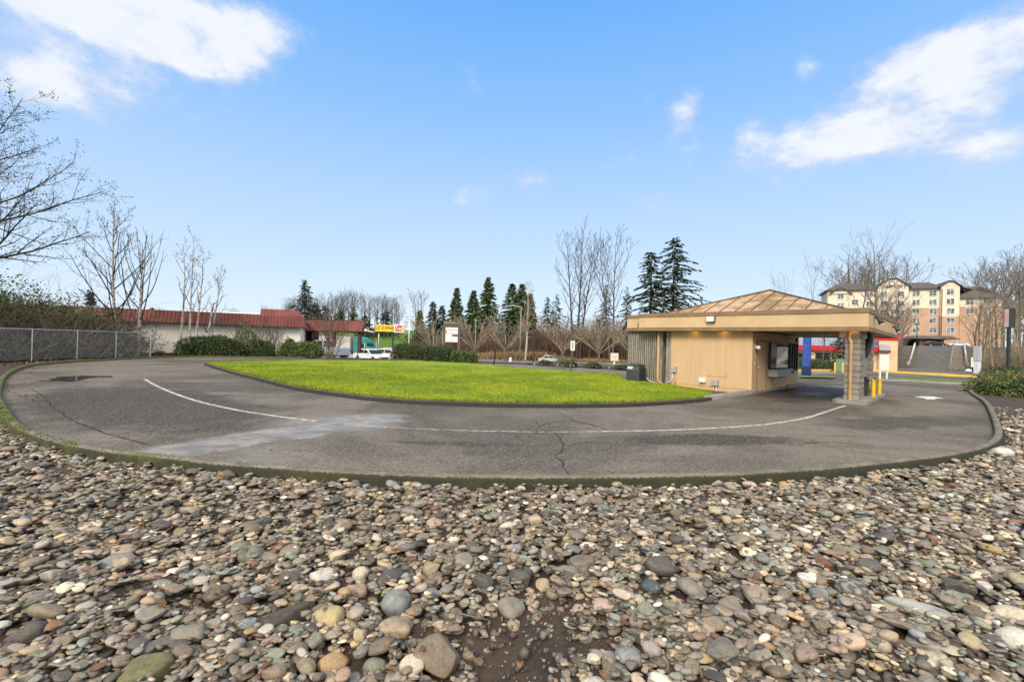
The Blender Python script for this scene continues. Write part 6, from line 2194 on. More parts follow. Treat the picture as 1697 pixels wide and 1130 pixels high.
MB().box(xp, rl - .6, -1.25, -1.202, zr - .3, zr - .04).build('entrance_fascia', M['red_metal'], rs)
for a, b_ in ((1323, 1331), (1352.5, 1375)):
    x0, z0 = rloc(a, 597)
    x1, z1 = rloc(b_, 586)
    wn = MB().box(x0, x1, -.02, .05, z0 - .1, z1).build('window', M['glass'], rs)
    MB().box(x0 - .08, x0, -.05, .02, z0 - .15, z1 + .08).box(x1, x1 + .08, -.05, .02, z0 - .15, z1 + .08).box(x0, x1, -.05, .02, z1, z1 + .08).box(x0, x1, -.05, .02, z0 - .18, z0 - .1).build('frame', M['brown_wood'], wn)
x0, z0 = rloc(1346.5, 585)
MB().box(x0 - .12, x0 + .12, -.2, 0, z0 - .12, z0 + .15).build('wall_lamp', M['grey_metal'], rs, bevel=.03)
# planting in front of it
p = at(1398, 43)
conifer('spruce_tree', 301, toph(1396, 553, 43), 2.2, tuple(p), 'blue-green spruce in front of the restaurant, partly hidden by the block pillar', M['needle_blue'], dense=4.0, droop=.25, base=.05, power=.8, sprays=13, spray=.38, irregular=.25)
p = at(1363, 43.5)
lev, tips = bare_tree(302, 3.6, .085, n=(6, 4, 3), ang=(42, 36, 34), ratio=(.6, .45, .4), up=(0, .35, .2), gnarl=(.04, .07, .1), start=(.45, .2, .2), minr=.012, shape='vase')
tree_object('bare_tree', lev, tips, M['bark'], M['bark'], tuple(p), 0, 'small bare tree in front of the restaurant wall')
for px, w_, h, Y, lab, mt, by in ((1349, 2.2, .95, 44.5, 'round green shrub left of the small bare tree at the restaurant', 'hedge_mid', .2), (1362, 1.6, .95, 45, 'dark round shrub behind the small bare tree', 'hedge_dark', .1),
                                  (1377, 2.0, .62, 43, 'low bright green clipped shrub below the spruce at the restaurant', 'hedge_mid', .3), (1329, 1.6, 1.0, 44.5, 'green shrub seen just left of the blue column', 'hedge_mid', .2), (1392, 1.6, 1.0, 44, 'dark shrub at the foot of the spruce', 'hedge_dark', .1)):
    p = at(px, Y)
    bush('shrub', (p[0], p[1], .05), (w_, 1.2, h), M[mt], lab, int(px), 900, .11, boxy=by)
p = at(1396, 40.6)
o = empty('utility_cabinet', tuple(p), BROT, 'grey-green utility cabinet beside the yellow posts at the restaurant', 'utility cabinet')
gc = pm('grey_green_paint', srgb(112, 140, 122), srgb(100, 126, 110), 2, .6)
MB().box(-.5, .5, -.4, .4, 0, 1.15).build('cabinet', gc, o, bevel=.02)
MB().box(-.02, .02, -.42, -.4, .1, 1.0).build('door_seam', M['dark_metal'], o)
for i, px in enumerate((1384, 1397)):
    p = at(px, 38.6)
    o = empty('bollard', tuple(p), 0, ['thin yellow post left of the grey-green cabinet', 'thin yellow post right in front of the grey-green cabinet'][i], 'bollard', 'thin yellow posts at the cabinet')
    MB().lathe([(.06, -.05), (.06, .85), (.03, .9)], (0, 0, 0), 10).build('post', M['yellow_paint'], o, autosmooth=.8)

# ------------------------------------------------------------------ hotel on the rise
HY = 143.0
HC = DP(1548, 575, HY)
HZ = Hf(HC[0], HC[1])
hk = HY / FPX * 1.0
# the facade faces the camera: x runs to the right, y away
hrot = -math.atan2(HC[0], HC[1]) * .62
hot = empty('hotel', (HC[0], HC[1], HZ), hrot, 'large five storey cream and orange hotel with brown roofs up the steep driveway', 'building')
cr, sr = math.cos(hrot), math.sin(hrot)


def hl(px, py=575, dy=0.0):
    d = ray(px, py)
    ex, ey = np.array([cr, sr]), np.array([-sr, cr])
    o_ = HC[:2] + ey * dy
    A = np.array([[ex[0], -d[0]], [ex[1], -d[1]]])
    s, t = np.linalg.solve(A, np.array([CAM[0] - o_[0], CAM[1] - o_[1]]))
    return float(s), float(CAM[2] + d[2] * t - HZ)


def hwin(mb_list, px, py, w_=9.0, h_=9.0, dy=0.0, sill=True):
    x, z = hl(px, py, dy)
    k = .19
    ww, hh = w_ * k / 2, h_ * k / 2
    f = MB()
    f.box(x - ww - .07, x - ww, dy - .10, dy + .0, z - hh, z + hh).box(x + ww, x + ww + .07, dy - .10, dy, z - hh, z + hh).box(x - ww - .07, x + ww + .07, dy - .10, dy, z + hh, z + hh + .07).box(x - .05, x + .05, dy - .09, dy, z - hh, z + hh)
    f.box(x - ww - .1, x + ww + .1, dy - .16, dy, z - hh - .18, z - hh)
    fo = f.build('window', M['white_paint'] if sill else M['hotel_cream'], hot)
    MB().box(x - ww, x - .05, dy - .06, dy - .01, z - hh, z + hh).box(x + .05, x + ww, dy - .061, dy - .01, z - hh, z + hh).build('pane', M['glass_pale'], fo)


# blocks: (px left, px right, eave py, colour break py, dy)
blocks = [(1506, 1560, 479, 510, 0.0), (1560, 1591, 474, 524, -1.2), (1455, 1506, 474, 524, -2.4), (1372, 1455, 482, 524, -.6), (1591, 1660, 494, 508, .8)]
for (a, b_, ev, brk, dy) in blocks:
    x0, ze_ = hl(a, ev, dy)
    x1, _ = hl(b_, ev, dy)
    mx = (a + b_) / 2
    zb = hl(mx, brk, dy)[1]
    ze_ = hl(mx, ev, dy)[1]
    MB().box(x0 + .002, x1 - .002, dy, dy + 14, zb, ze_).build('upper_wall', M['hotel_cream'], hot)
    MB().box(x0 + .002, x1 - .002, dy, dy + 14, -3, zb - .002).build('lower_wall', M['hotel_orange'], hot)
    MB().box(x0 + .01, x1 - .01, dy - .08, dy - .001, zb - .12, zb + .12).build('string_course', M['hotel_cream'], hot)


def hip(x0, x1, y0, y1, z0, z1, inset, name='roof', ov=.7):
    MB().add([(x0 - ov, y0 - ov, z0), (x1 + ov, y0 - ov, z0), (x1 + ov, y1 + ov, z0), (x0 - ov, y1 + ov, z0), (x0 + inset, (y0 + y1) / 2, z1), (x1 - inset, (y0 + y1) / 2, z1),
              (x0 - ov, y0 - ov, z0 - .35), (x1 + ov, y0 - ov, z0 - .35), (x1 + ov, y1 + ov, z0 - .35), (x0 - ov, y1 + ov, z0 - .35)],
             [(0, 1, 5, 4), (1, 2, 5), (2, 3, 4, 5), (3, 0, 4), (6, 7, 1, 0), (7, 8, 2, 1), (8, 9, 3, 2), (9, 6, 0, 3), (9, 8, 7, 6)]).build(name, M['hotel_roof'], hot)


xa, z1_ = hl(1500, 478.5)
xb, _ = hl(1565, 478.5)
hip(xa, xb, 0, 14, z1_, hl(1540, 467.5)[1] + .8, 2, 'roof')
xa, z1_ = hl(1591, 493, .8)
xb, _ = hl(1659, 493, .8)
hip(xa, xb, .8, 15, z1_, hl(1612, 475, .8)[1] + .8, 7, 'roof')
xa, z1_ = hl(1372, 481, -.6)
xb, _ = hl(1456, 481, -.6)
hip(xa, xb, -.6, 14, z1_, hl(1400, 470)[1] + .8, 4, 'roof')


def gable(a, b_, ev, pk, dy):
    x0, z0 = hl(a, ev, dy)
    x1, _ = hl(b_, ev, dy)
    z1 = hl((a + b_) / 2, pk, dy)[1]
    xm_ = (x0 + x1) / 2
    MB().prism([(x0, z0), (x1, z0), (xm_ + (x1 - x0) * .12, z1 - .05), (xm_ - (x1 - x0) * .12, z1 - .05)], 1, dy, dy + 10).build('gable_wall', M['hotel_cream'], hot)
    w_ = (x1 - x0)
    c1, c2 = xm_ - w_ * .12, xm_ + w_ * .12
    MB().prism([(x0 - .7, z0 - .3), (x0 - .7, z0 - .02), (c1, z1 + .35), (c2, z1 + .35), (x1 + .7, z0 - .02), (x1 + .7, z0 - .3), (c2 - .1, z1 + .02), (c1 + .1, z1 + .02)], 1, dy - .5, dy + 10).build('gable_roof', M['hotel_roof'], hot)
    return xm_, z0, z1


gable(1560, 1591, 475, 466.5, -1.2)
gm = gable(1455, 1506, 476, 462.5, -2.4)
gable(1378, 1408, 487, 478, -1.0)
# hotel name and emblem in the gable
xs_, zs_ = hl(1478, 475.5, -2.4)
text_mesh('lettering', 'COMFORT', 1.5, M['brown_wood'], hot, (xs_, -2.42, zs_), (math.radians(90), 0, 0), 7.4, .05, .02)
xs_, ze2 = hl(1478, 469, -2.4)
em = MB().lathe([(.75, -2.56), (.75, -2.42)], (xs_, 0, ze2 - .2), 20, 1).build('emblem', M['brown_wood'], hot)
MB().lathe([(.52, -2.6), (.52, -2.57)], (xs_, 0, ze2 - .2), 20, 1).build('emblem_face', M['white_paint'], em)
for px, y0, ys, dy in ((1518, 486, 5, 0), (1546, 486, 5, 0), (1575, 483.5, 5, -1.2), (1465, 488, 3, -2.4), (1493, 488, 3, -2.4), (1393, 491, 2, -.6), (1417, 501, 2, -.6), (1441, 489, 2, -.6), (1636, 497.5, 2, .8), (1607, 500, 2, .8)):
    for k in range(ys):
        hwin(None, px, y0 + k * 15.2 + (.8 * k if dy == -1.2 else 0), dy=dy)
# entrance canopy
x0, zc0 = hl(1512, 561, -14)
x1, _ = hl(1592, 561, -14)
zc1 = hl(1550, 556, -14)[1]
MB().frustum((x0, x1, -14.5, -.5), (x0 + 1.5, x1 - 1.5, -13, -.5), zc0, zc1).build('entrance_canopy', M['hotel_roof'], hot, bevel=.05)
stone = pm('brown_stone_cladding', srgb(132, 98, 70), srgb(96, 72, 54), 3, .9)
for px in (1527, 1532, 1560):
    x, _ = hl(px, 570, -13)
    MB().box(x - .5, x + .5, -13.3, -12.3, -1.5, zc0).build('canopy_pillar', stone, hot)
MB().box(x0 + 1, x1 - 1, -.45, -.05, -.5, 3.4).build('entrance_front', M['dark_metal'], hot)
MB().box(hl(1556.5)[0] - .1, hl(1556.5)[0] + .1, -1.28, -1.201, zc1 + .5, hl(1557, 480)[1]).build('downpipe', M['brown_wood'], hot)

# guard rails up the driveway
def guard_rail(pts, label):
    a = pts[0]
    o = empty('guard_rail', (a[0], a[1], Hf(a[0], a[1])), 0, label, 'guard rail')
    z0 = Hf(a[0], a[1])
    V = [np.array([p[0] - a[0], p[1] - a[1], Hf(p[0], p[1]) - z0]) for p in pts]
    mb = MB()
    for h_ in (.6, .84, 1.08):
        mb.tube([v + (0, 0, h_) for v in V], .15, 6)
    mb.build('beam', M['galv'], o, smooth=True)
    for v in V[::2]:
        MB().box(v[0] - .1, v[0] + .1, v[1] - .1, v[1] + .1, v[2] - .2, v[2] + 1.1).build('post', M['bark'], o)
    return o


ln = lambda s0, t0, s1, t1, n: [ST(s0 + (s1 - s0) * i / n, t0 + (t1 - t0) * i / n) for i in range(n + 1)]
guard_rail(ln(117.5, 8.3, 150, 9.1, 14), 'galvanised guard rail on the left edge of the steep driveway')
guard_rail(ln(121, -.25, 152, .55, 14), 'galvanised guard rail beside the pavement on the right of the steep driveway')
for px, py, top, Y, lab in ((1518.5, 583, 538, 113, 'dark lamp post at the top left of the steep driveway'), (1634, 600, 528, 100, 'dark lamp post among the bare hillside trees on the right')):
    p = at(px, Y)
    h = toph(px, top, Y)
    o = empty('lamp_post', tuple(p), 0, lab, 'lamp post')
    MB().tube([(0, 0, -.3), (0, 0, h)], .10, 8).build('post', M['dark_metal'], o, smooth=True)
    MB().box(-.5, .5, -.3, .3, h, h + .25).build('lamp_head', M['dark_metal'], o, bevel=.04)
# black pole sign at the right
Y = 55
p = at(1671, Y)
k_ = Y / FPX
o = empty('pole_sign', tuple(p), 0, 'tall black pole sign with a red and white faded face at the right edge', 'sign')
h0, h1 = toph(1672, 543, Y), toph(1672, 511, Y)
MB().box(-.13, .13, -.13, .13, -.2, h0).build('pole', M['dark_metal'], o)
dv, rv = np.array([-.737, -.676]), np.array([.676, -.737])
CL_, CN_, CR_, CB_ = -.40 * rv - .25 * dv, -.02 * rv + .35 * dv, .52 * rv - .12 * dv, .1 * rv - .7 * dv
MB().prism([tuple(CL_), tuple(CN_), tuple(CR_), tuple(CB_)], 2, h0, h1).build('cabinet', M['dark_metal'], o)
d_ = (CN_ - CL_) / np.linalg.norm(CN_ - CL_)
n_ = np.array([d_[1], -d_[0]])
n_ = n_ if n_ @ dv > 0 else -n_
A_, B_ = CL_ + n_ * .012 + d_ * .03, CN_ + n_ * .012 - d_ * .03
fp = pm('faded_sign_face', srgb(240, 206, 190), srgb(236, 190, 172), 1, .6)


def face(nm, z0, z1, mt, q):
    MB().add([(A_[0] + n_[0] * q, A_[1] + n_[1] * q, z0), (B_[0] + n_[0] * q, B_[1] + n_[1] * q, z0), (B_[0] + n_[0] * q, B_[1] + n_[1] * q, z1), (A_[0] + n_[0] * q, A_[1] + n_[1] * q, z1),
              (A_[0] - n_[0] * .01, A_[1] - n_[1] * .01, z0), (B_[0] - n_[0] * .01, B_[1] - n_[1] * .01, z0), (B_[0] - n_[0] * .01, B_[1] - n_[1] * .01, z1), (A_[0] - n_[0] * .01, A_[1] - n_[1] * .01, z1)],
             [(0, 1, 2, 3), (7, 6, 5, 4), (0, 4, 5, 1), (1, 5, 6, 2), (2, 6, 7, 3), (3, 7, 4, 0)]).build(nm, mt, o)


face('white_band', h0 + .08, h0 + .5, M['white_paint'], 0)
face('sign_face', h0 + .5, h1 - .42, fp, .0)
face('white_band', h1 - .42, h1 - .08, M['white_paint'], 0)
MB().tube([(CL_[0], CL_[1], h0 + .3), (CL_[0], CL_[1], h1 - .3)], .05, 6).build('red_edge', rd, o)
# grey pillar sign and little white sign
Y = 46
p = at(1620, Y)
o = empty('pillar_sign', tuple(p), BROT - .5, 'pale grey two-tone pillar sign at the end of the yellow kerb', 'sign')
h1, hm = toph(1620, 573.5, Y), toph(1620, 598, Y)
pg = pm('pale_grey_paint', srgb(176, 184, 186), srgb(164, 172, 174), 2, .6)
MB().box(-.27, .27, -.22, .22, hm + .03, h1).build('upper_box', pg, o, bevel=.02)
MB().box(-.24, .24, -.19, .19, -.1, hm).build('lower_box', pm('white_grey_paint', srgb(212, 220, 224), srgb(200, 208, 212), 2, .6), o, bevel=.02)
MB().box(-.25, .25, -.2, .2, hm, hm + .03).build('joint', M['dark_metal'], o)
Y = 50
p = at(1612.5, Y)
k_ = Y / FPX
o = empty('small_sign', tuple(p), 0, 'small white sign with faint text on a dark post by the pale pillar sign', 'sign')
h0, h1 = toph(1612, 608, Y), toph(1612, 592, Y)
MB().box(-.05, .05, -.03, .03, -.1, h0).build('post', M['dark_metal'], o)
MB().box(-3.6 * k_, 3.6 * k_, -.06, -.03, h0, h1).build('sign_plate', M['white_paint'], o)
MB().box(-2.4 * k_, 2.4 * k_, -.066, -.0605, h1 - .3, h1 - .26).box(-2.4 * k_, 2.0 * k_, -.066, -.0605, h1 - .45, h1 - .41).box(-2.4 * k_, 2.2 * k_, -.066, -.0605, h1 - .6, h1 - .56).build('printed_text', M['grey_metal'], o)
p = at(1605.5, 75)
o = MB().lathe([(.05, -.1), (.42, .1), (.5, .35), (.3, .65), (.05, .75)], (0, 0, 0), 10).build('boulder', M['white_paint'], None, smooth=True)
o.location = tuple(p)
tag(o, 'white boulder at the foot of the right guard rail', 'boulder')

# big shrub at the right edge inside the kerb bend
p = P(1672, 656)
bush('broadleaf_shrub', (p[0] + 2.55, p[1] + 1.1, -.05), (5.2, 2.6, 1.02), M['hedge_mid'], 'wide leafy shrub with pinkish young leaves at the right bend of the kerb', 320, 9000, .11, boxy=.15, flop=.14, mats2=M['leaf_pink'])
p = at(1690, 42)
bush('clipped_hedge', (p[0] + 2, p[1], 0), (9, 2, .75), M['hedge_dark'], 'low dark hedge beyond the wide leafy shrub at the right edge', 321, 3000, .16, boxy=.6)
ground_poly('pavement', [P(1640, 616)[:2], P(1760, 617.5)[:2], P(1760, 621)[:2], P(1640, 619)[:2]], .02, M['concrete'])

# hillside and skyline trees
woods('bare_woods', 1380, 1500, 165, 190, 12, lambda px, Y: toph(px, 452, Y), 15, 'bare grey woods rising behind the hotel roofs', M['twig'])
woods('bare_woods', 1610, 1760, 150, 180, 20, lambda px, Y: toph(px, 452, Y), 16, 'bare grey woods on the hill right of the hotel', M['twig'])
woods('bare_woods', 1600, 1780, 78, 110, 15, lambda px, Y: toph(px, 505, Y), 17, 'tangled bare trees on the slope below the right wing of the hotel', M['twig_tan'])
woods('bare_woods', 1455, 1499, 84, 110, 9, lambda px, Y: toph(px, 500, Y), 18, 'thicket of bare saplings left of the steep driveway', M['twig'])
thicket('brush_thicket', [tuple(at(1625, 84)[:2]) + (3.5,), tuple(at(1780, 74)[:2]) + (4.5,)], 1, 'dense tan brush behind the black pole sign', 700, M['twig_tan'], 331, r=.03, spread=.5, jit=5, arch=.2, cat='brush')
thicket('brush_thicket', [tuple(at(1478, 84)[:2]) + (3.2,), tuple(at(1492, 96)[:2]) + (3.0,)], 1, 'grey leafless brush between the restaurant and the driveway', 260, M['twig'], 332, r=.03, spread=.2, jit=2, cat='brush')
BT = [(1347, 441, 130, 20.0, 'slim bare tree rising behind the right hip of the kiosk roof', 'twig', .14),
      (1302, 462, 135, 15.0, 'faint small bare tree above the peak of the kiosk roof', 'twig', .12),
      (1455, 392, 84, 17, 'largest bare tree in front of the left part of the hotel', 'bark_moss', .28),
      (1418, 432, 90, 14, 'bare tree leaning left in front of the hotel roofs', 'bark', .22),
      (1481, 470, 92, 12, 'ivy-trunked bare tree in front of the hotel name gable', 'bark', .2),
      (1652, 445, 92, 14, 'tall bare tree right of the hotel, just left of the pole sign', 'bark', .2),
      (1688, 452, 80, 14, 'pale-trunked bare tree at the right edge behind the pole sign', 'bark_moss', .26),
      (1622, 470, 96, 13, 'slender bare tree in front of the right wing of the hotel', 'bark', .16)]
for i, (px, ty, Y, h, lab, bk, r0) in enumerate(BT):
    p = at(px, Y)
    h = toph(px, ty, Y)
    lev, tips = bare_tree(340 + i, h * .97, r0, n=(14, 6, 3), ang=(40, 36, 34), ratio=(.42, .44, .42), up=(0, .45, .25), gnarl=(.025, .06, .1), start=(.3 if i > 1 else .45, .2, .2), minr=.016, shape='round', lean=(-.12, 0) if i == 3 else (0, 0), taper=.12)
    tree_object('bare_tree', lev, tips, M[bk], M['twig'], tuple(p - (0, 0, .3)), i, lab)
# ================================================================== COBBLE BED
def stone_mat():
    m, gg, b = new_mat('river_stone')
    at_ = gg.n('ShaderNodeAttribute', attribute_name='stone')
    pos = gg.n('ShaderNodeNewGeometry').outputs['Position']
    n1_ = gg.noise(pos, 9, 6, .65, dist=.6)
    n2_ = gg.noise(pos, 70, 5, .7)
    n3_ = gg.noise(pos, 260, 2, .6)
    c = gg.mix(1.0, at_.outputs['Color'], gg.ramp(n1_, [(.25, (.52, .50, .47)), (.5, (1, 1, 1)), (.75, (1.4, 1.36, 1.28))]), 'MULTIPLY')
    c = gg.mix(1.0, c, gg.ramp(n2_, [(.3, (.72, .71, .70)), (.5, (1, 1, 1)), (.72, (1.25, 1.23, 1.18))]), 'MULTIPLY')
    c = gg.mix(gg.m('MULTIPLY', gg.ss(n3_, .6, .78), .35), c, (.36, .33, .28))
    # thin pale veins, and clinging soil in patches
    mp_ = gg.n('ShaderNodeMapping', i_0=pos)
    mp_.inputs['Rotation'].default_value = (.6, .4, .9)
    mp_.inputs['Scale'].default_value = (1, 1, 3.5)
    v = gg.noise(mp_.outputs[0], 6, 3, .5, dist=2.0)
    vein = gg.ss(gg.m('ABSOLUTE', gg.m('SUBTRACT', v, .5)), .012, .003)
    c = gg.mix(gg.m('MULTIPLY', vein, .14), c, (.5, .46, .4))
    c = gg.mix(gg.m('MULTIPLY', gg.ss(gg.noise(pos, 16, 5, .7), .6, .75), .45), c, (.075, .052, .036))
    gg.set(b.inputs['Base Color'], c)
    gg.set(b.inputs['Roughness'], gg.m('ADD', .42, gg.m('MULTIPLY', n1_, .42)))
    b.inputs['Specular IOR Level'].default_value = .4
    bn = gg.n('ShaderNodeBump')
    bn.inputs['Distance'].default_value = .006
    bn.inputs['Strength'].default_value = .55
    gg.set(bn.inputs['Height'], gg.m('ADD', n2_, gg.m('MULTIPLY', gg.noise(pos, 24, 5, .65), 1.6)))
    gg.set(b.inputs['Normal'], bn.outputs[0])
    return m


M['stone'] = stone_mat()
HUES = {'grey': (.225, .205, .172), 'dark grey': (.088, .080, .070), 'brown': (.18, .143, .104), 'tan': (.325, .262, .185), 'pale cream': (.46, .41, .32), 'blue grey': (.19, .205, .20),
        'green grey': (.175, .185, .14), 'orange tan': (.36, .24, .125), 'rusty red': (.17, .085, .052), 'whitish': (.50, .48, .43), 'pinkish': (.31, .23, .172), 'yellowish': (.40, .33, .17)}
HN = list(HUES)


def ico(sub):
    bm = bmesh.new()
    bmesh.ops.create_icosphere(bm, subdivisions=sub, radius=1)
    V = np.array([v.co[:] for v in bm.verts])
    F = np.array([[v.index for v in f.verts] for f in bm.faces])
    bm.free()
    return V, F


IC = {s: ico(s) for s in (1, 2, 3, 4)}


def stone_shape(sub, seed, kind):
    """unit stone: 0 rounded, 1 blocky, 2 broken / angular"""
    rng = np.random.default_rng(seed)
    V, F = IC[sub]
    V = V.copy()
    p = (2.0 + rng.uniform(0, .5), 2.6 + rng.uniform(0, .8), 2.3)[kind]
    V *= ((np.abs(V) ** p).sum(1) ** (-1 / p))[:, None]
    off = rng.uniform(0, 50, 3)
    amp = (.10, .12, .12)[kind]
    nz_ = np.array([mnoise.noise(tuple(v * 1.1 + off)) for v in V])
    nf_ = np.array([mnoise.noise(tuple(v * 3.2 + off)) for v in V])
    V *= (1 + amp * 1.6 * nz_ + (.02, .035, .05)[kind] * nf_)[:, None]
    # an egg-like taper
    V[:, 1] *= 1 - rng.uniform(-.22, .22) * V[:, 0]
    V[:, 2] *= 1 - rng.uniform(-.2, .2) * V[:, 0]
    if kind:
        for _ in range(3 if kind == 1 else 7):
            n = rdir(1, rng)[0]
            dd = rng.uniform(.62, .9) if kind == 1 else rng.uniform(.45, .8)
            q = V @ n
            V = np.where((q > dd)[:, None], V - (n * ((q - dd) * .93)[:, None]), V)
    V /= np.abs(V).max(0)
    return V


NPROTO = 22
PRO = [(2 if i >= 18 else (1 if i >= 13 else 0)) for i in range(NPROTO)]
TINY = [stone_shape(1, 900 + i, PRO[i]) for i in range(NPROTO)]
LOW = [stone_shape(2, 900 + i, PRO[i]) for i in range(NPROTO)]

# (px, py, width px, height px, yaw deg, hue, kind, label, short name)
LM = [(545, 1026, 50, 46, 0, 'yellowish', 0, 'round mottled yellow boulder with a dark side and pitted skin', 'the mottled yellow boulder'),
      (478, 1018, 92, 36, 50, 'dark brown', 1, 'long dark brown stone like a log beside the mottled yellow boulder', 'the long dark log-like stone'),
      (655, 1001, 48, 44, 0, 'blue grey', 0, 'smooth domed blue-grey boulder behind the tan wedge', 'the domed blue-grey boulder'),
      (656, 1036, 54, 32, 10, 'tan', 1, 'flat-topped tan wedge resting against the domed blue-grey boulder', 'the flat tan wedge'),
      (724, 1090, 74, 58, -15, 'brown', 1, 'largest brown boulder with pointed end beside the bare soil patch', 'the largest brown boulder'),
      (868, 957, 44, 48, 0, 'dark grey', 2, 'rough dark upright boulder at the far side of the bare soil patch', 'the rough upright boulder'),
      (901, 965, 26, 38, 0, 'tan', 2, 'narrow tan upright stone leaning on the rough dark boulder', 'the narrow tan upright stone'),
      (847, 1003, 44, 30, -12, 'grey', 0, 'smooth wide grey stone just in front of the rough dark boulder', 'the smooth wide grey stone'),
      (717, 941, 30, 34, 20, 'tan', 2, 'tan wedge-shaped stone standing on its point in mid bed', 'the tan wedge on its point'),
      (534, 953, 36, 28, -20, 'whitish', 1, 'white-green quartz block above the mottled yellow boulder', 'the white-green quartz block'),
      (552, 1094, 48, 32, 12, 'orange tan', 0, 'smooth orange-tan oval cobble at the lower edge of the bed', 'the orange-tan oval'),
      (622, 1101, 42, 30, 10, 'green grey', 0, 'rounded green-grey cobble right of the orange-tan oval', 'the rounded green-grey cobble'),
      (46, 1050, 54, 42, 15, 'dark grey', 2, 'dark broken boulder at the lower left of the bed', 'the dark broken boulder'),
      (243, 1112, 76, 48, 10, 'mossy', 1, 'big green-brown mossy boulder cut by the lower edge of the picture', 'the mossy boulder'),
      (249, 947, 42, 24, 22, 'pinkish', 0, 'smooth pink-tan oval cobble lying alone on dark soil', 'the pink-tan oval'),
      (1619, 998, 50, 32, -28, 'yellowish', 0, 'pale yellow egg-shaped boulder in the right part of the bed', 'the pale yellow egg'),
      (1686, 1063, 50, 44, 0, 'whitish', 0, 'large whitish boulder cut by the right edge of the picture', 'the large whitish boulder'),
      (1521, 1005, 86, 26, -38, 'pale grey', 1, 'long pale grey slab sloping down to the right', 'the long pale grey slab'),
      (1588, 973, 46, 30, -15, 'dark grey', 2, 'blocky dark stone behind the pale yellow egg', 'the blocky dark stone'),
      (1411, 973, 44, 28, 0, 'speckled', 0, 'black and grey speckled rounded cobble in the right half', 'the speckled cobble'),
      (1357, 981, 27, 24, 0, 'blue grey', 0, 'smooth blue-grey egg left of the speckled cobble', 'the blue-grey egg'),
      (1485, 1053, 52, 26, -25, 'dark grey', 2, 'broken grey slab with straight edges near the lower right', 'the broken grey slab'),
      (1208, 998, 40, 28, 0, 'grey', 2, 'angular grey block right of the bare soil in mid bed', 'the angular grey block'),
      (1079, 967, 32, 20, 0, 'dark teal', 0, 'smooth dark teal wet-looking cobble', 'the dark teal cobble'),
      (966, 932, 44, 26, -8, 'brown', 1, 'big flat brown stone behind the bare soil patch', 'the big flat brown stone'),
      (941, 942, 40, 18, -5, 'green grey', 0, 'long pale greenish cobble in front of the big flat brown stone', 'the long greenish cobble'),
      (970, 820, 24, 23, 30, 'pale cream', 0, 'pale cream cobble standing up just below the kerb, middle', 'the standing cream cobble'),
      (487, 791, 24, 20, 25, 'pale cream', 0, 'cream rounded cobble right under the mossy kerb', 'the cream cobble under the kerb'),
      (374, 789, 26, 22, 0, 'brown', 2, 'square-ended brown block under the mossy kerb', 'the square brown block'),
      (1174, 1106, 36, 22, -10, 'pale cream', 1, 'cream lumpy cobble near the lower edge right of the bare soil', 'the cream lumpy cobble'),
      (1300, 805, 20, 17, 0, 'orange tan', 2, 'yellow-brown broken stone leaning under the kerb, right of centre', 'the yellow-brown broken stone'),
      (1662, 751, 32, 15, 0, 'whitish', 0, 'white flat cobble by the right bend of the kerb', 'the white flat cobble'),
      (1549, 1089, 52, 30, -10, 'pale cream', 0, 'big pale smooth cobble near the lower right corner', 'the big pale smooth cobble'),
      (985, 1128, 40, 26, 0, 'whitish', 0, 'whitish rounded cobble cut by the lower edge below the soil', 'the whitish cut cobble'),
      (1052, 1045, 40, 20, 0, 'brown', 0, 'warm brown smooth cobble above the cream lumpy one', 'the warm brown cobble'),
      (1365, 930, 26, 20, 0, 'rusty red', 1, 'rust-red stone in the right half of the bed', 'the rust-red stone'),
      (590, 976, 40, 20, 15, 'pinkish', 1, 'flat pinkish stone in front of the white-green quartz block', 'the flat pinkish stone'),
      (598, 947, 26, 20, 0, 'pale cream', 0, 'pale speckled oval cobble right of the quartz block', 'the pale speckled oval'),
      (400, 900, 30, 16, 0, 'green grey', 0, 'flat greenish cobble in the left half of the bed', 'the flat greenish cobble'),
      (190, 926, 50, 20, 20, 'blue grey', 1, 'long blue-grey flat stone in the left half of the bed', 'the long blue-grey flat stone'),
      (58, 985, 40, 22, 10, 'grey', 0, 'smooth grey oval cobble near the left edge', 'the smooth grey oval'),
      (415, 920, 38, 34, 0, 'green grey', 0, 'large dull green cobble in the left half of the bed', 'the dull green cobble')]
XH = dict(HUES)
XH.update({'dark brown': (.075, .062, .045), 'mossy': (.15, .14, .07), 'pale grey': (.30, .31, .29), 'speckled': (.16, .165, .16), 'dark teal': (.06, .08, .085)})

RES = .0125
X0, X1, Y0g, Y1g = -17.0, 17.5, 1.4, 17.5
nxg, nyg = int((X1 - X0) / RES), int((Y1g - Y0g) / RES)
BED = -.055
HM = np.full((nyg, nxg), BED, np.float32)
OWN = np.full((nyg, nxg), -1, np.int32)
kerb_out, _n = offset_path(OUT, -.155)
KPOLY = np.concatenate([kerb_out, [[30, 60], [-40, 60]]])
# kerb cells are blocked
cx_ = X0 + (np.arange(0, nxg, 4) + .5) * RES
cy_ = Y0g + (np.arange(0, nyg, 4) + .5) * RES
CX, CY = np.meshgrid(cx_, cy_)
blk = inside(KPOLY, CX, CY)
blk = np.kron(blk, np.ones((4, 4), bool))
BLK = np.ones((nyg, nxg), bool)
BLK[:min(nyg, blk.shape[0]), :min(nxg, blk.shape[1])] = blk[:nyg, :nxg]
SOIL = [(P(865, 1062), .24, 1.0), (P(850, 1098), .24, 1.0), (P(560, 965), .14, .45), (P(700, 1045), .15, .55), (P(980, 1050), .16, .5), (P(1085, 985), .16, .5), (P(265, 955), .13, .6), (P(325, 1008), .13, .6),
        (P(930, 1020), .2, .65), (P(1450, 1110), .15, .7), (P(1660, 682), 1.0, .55), (P(1690, 668), 1.2, .8)]


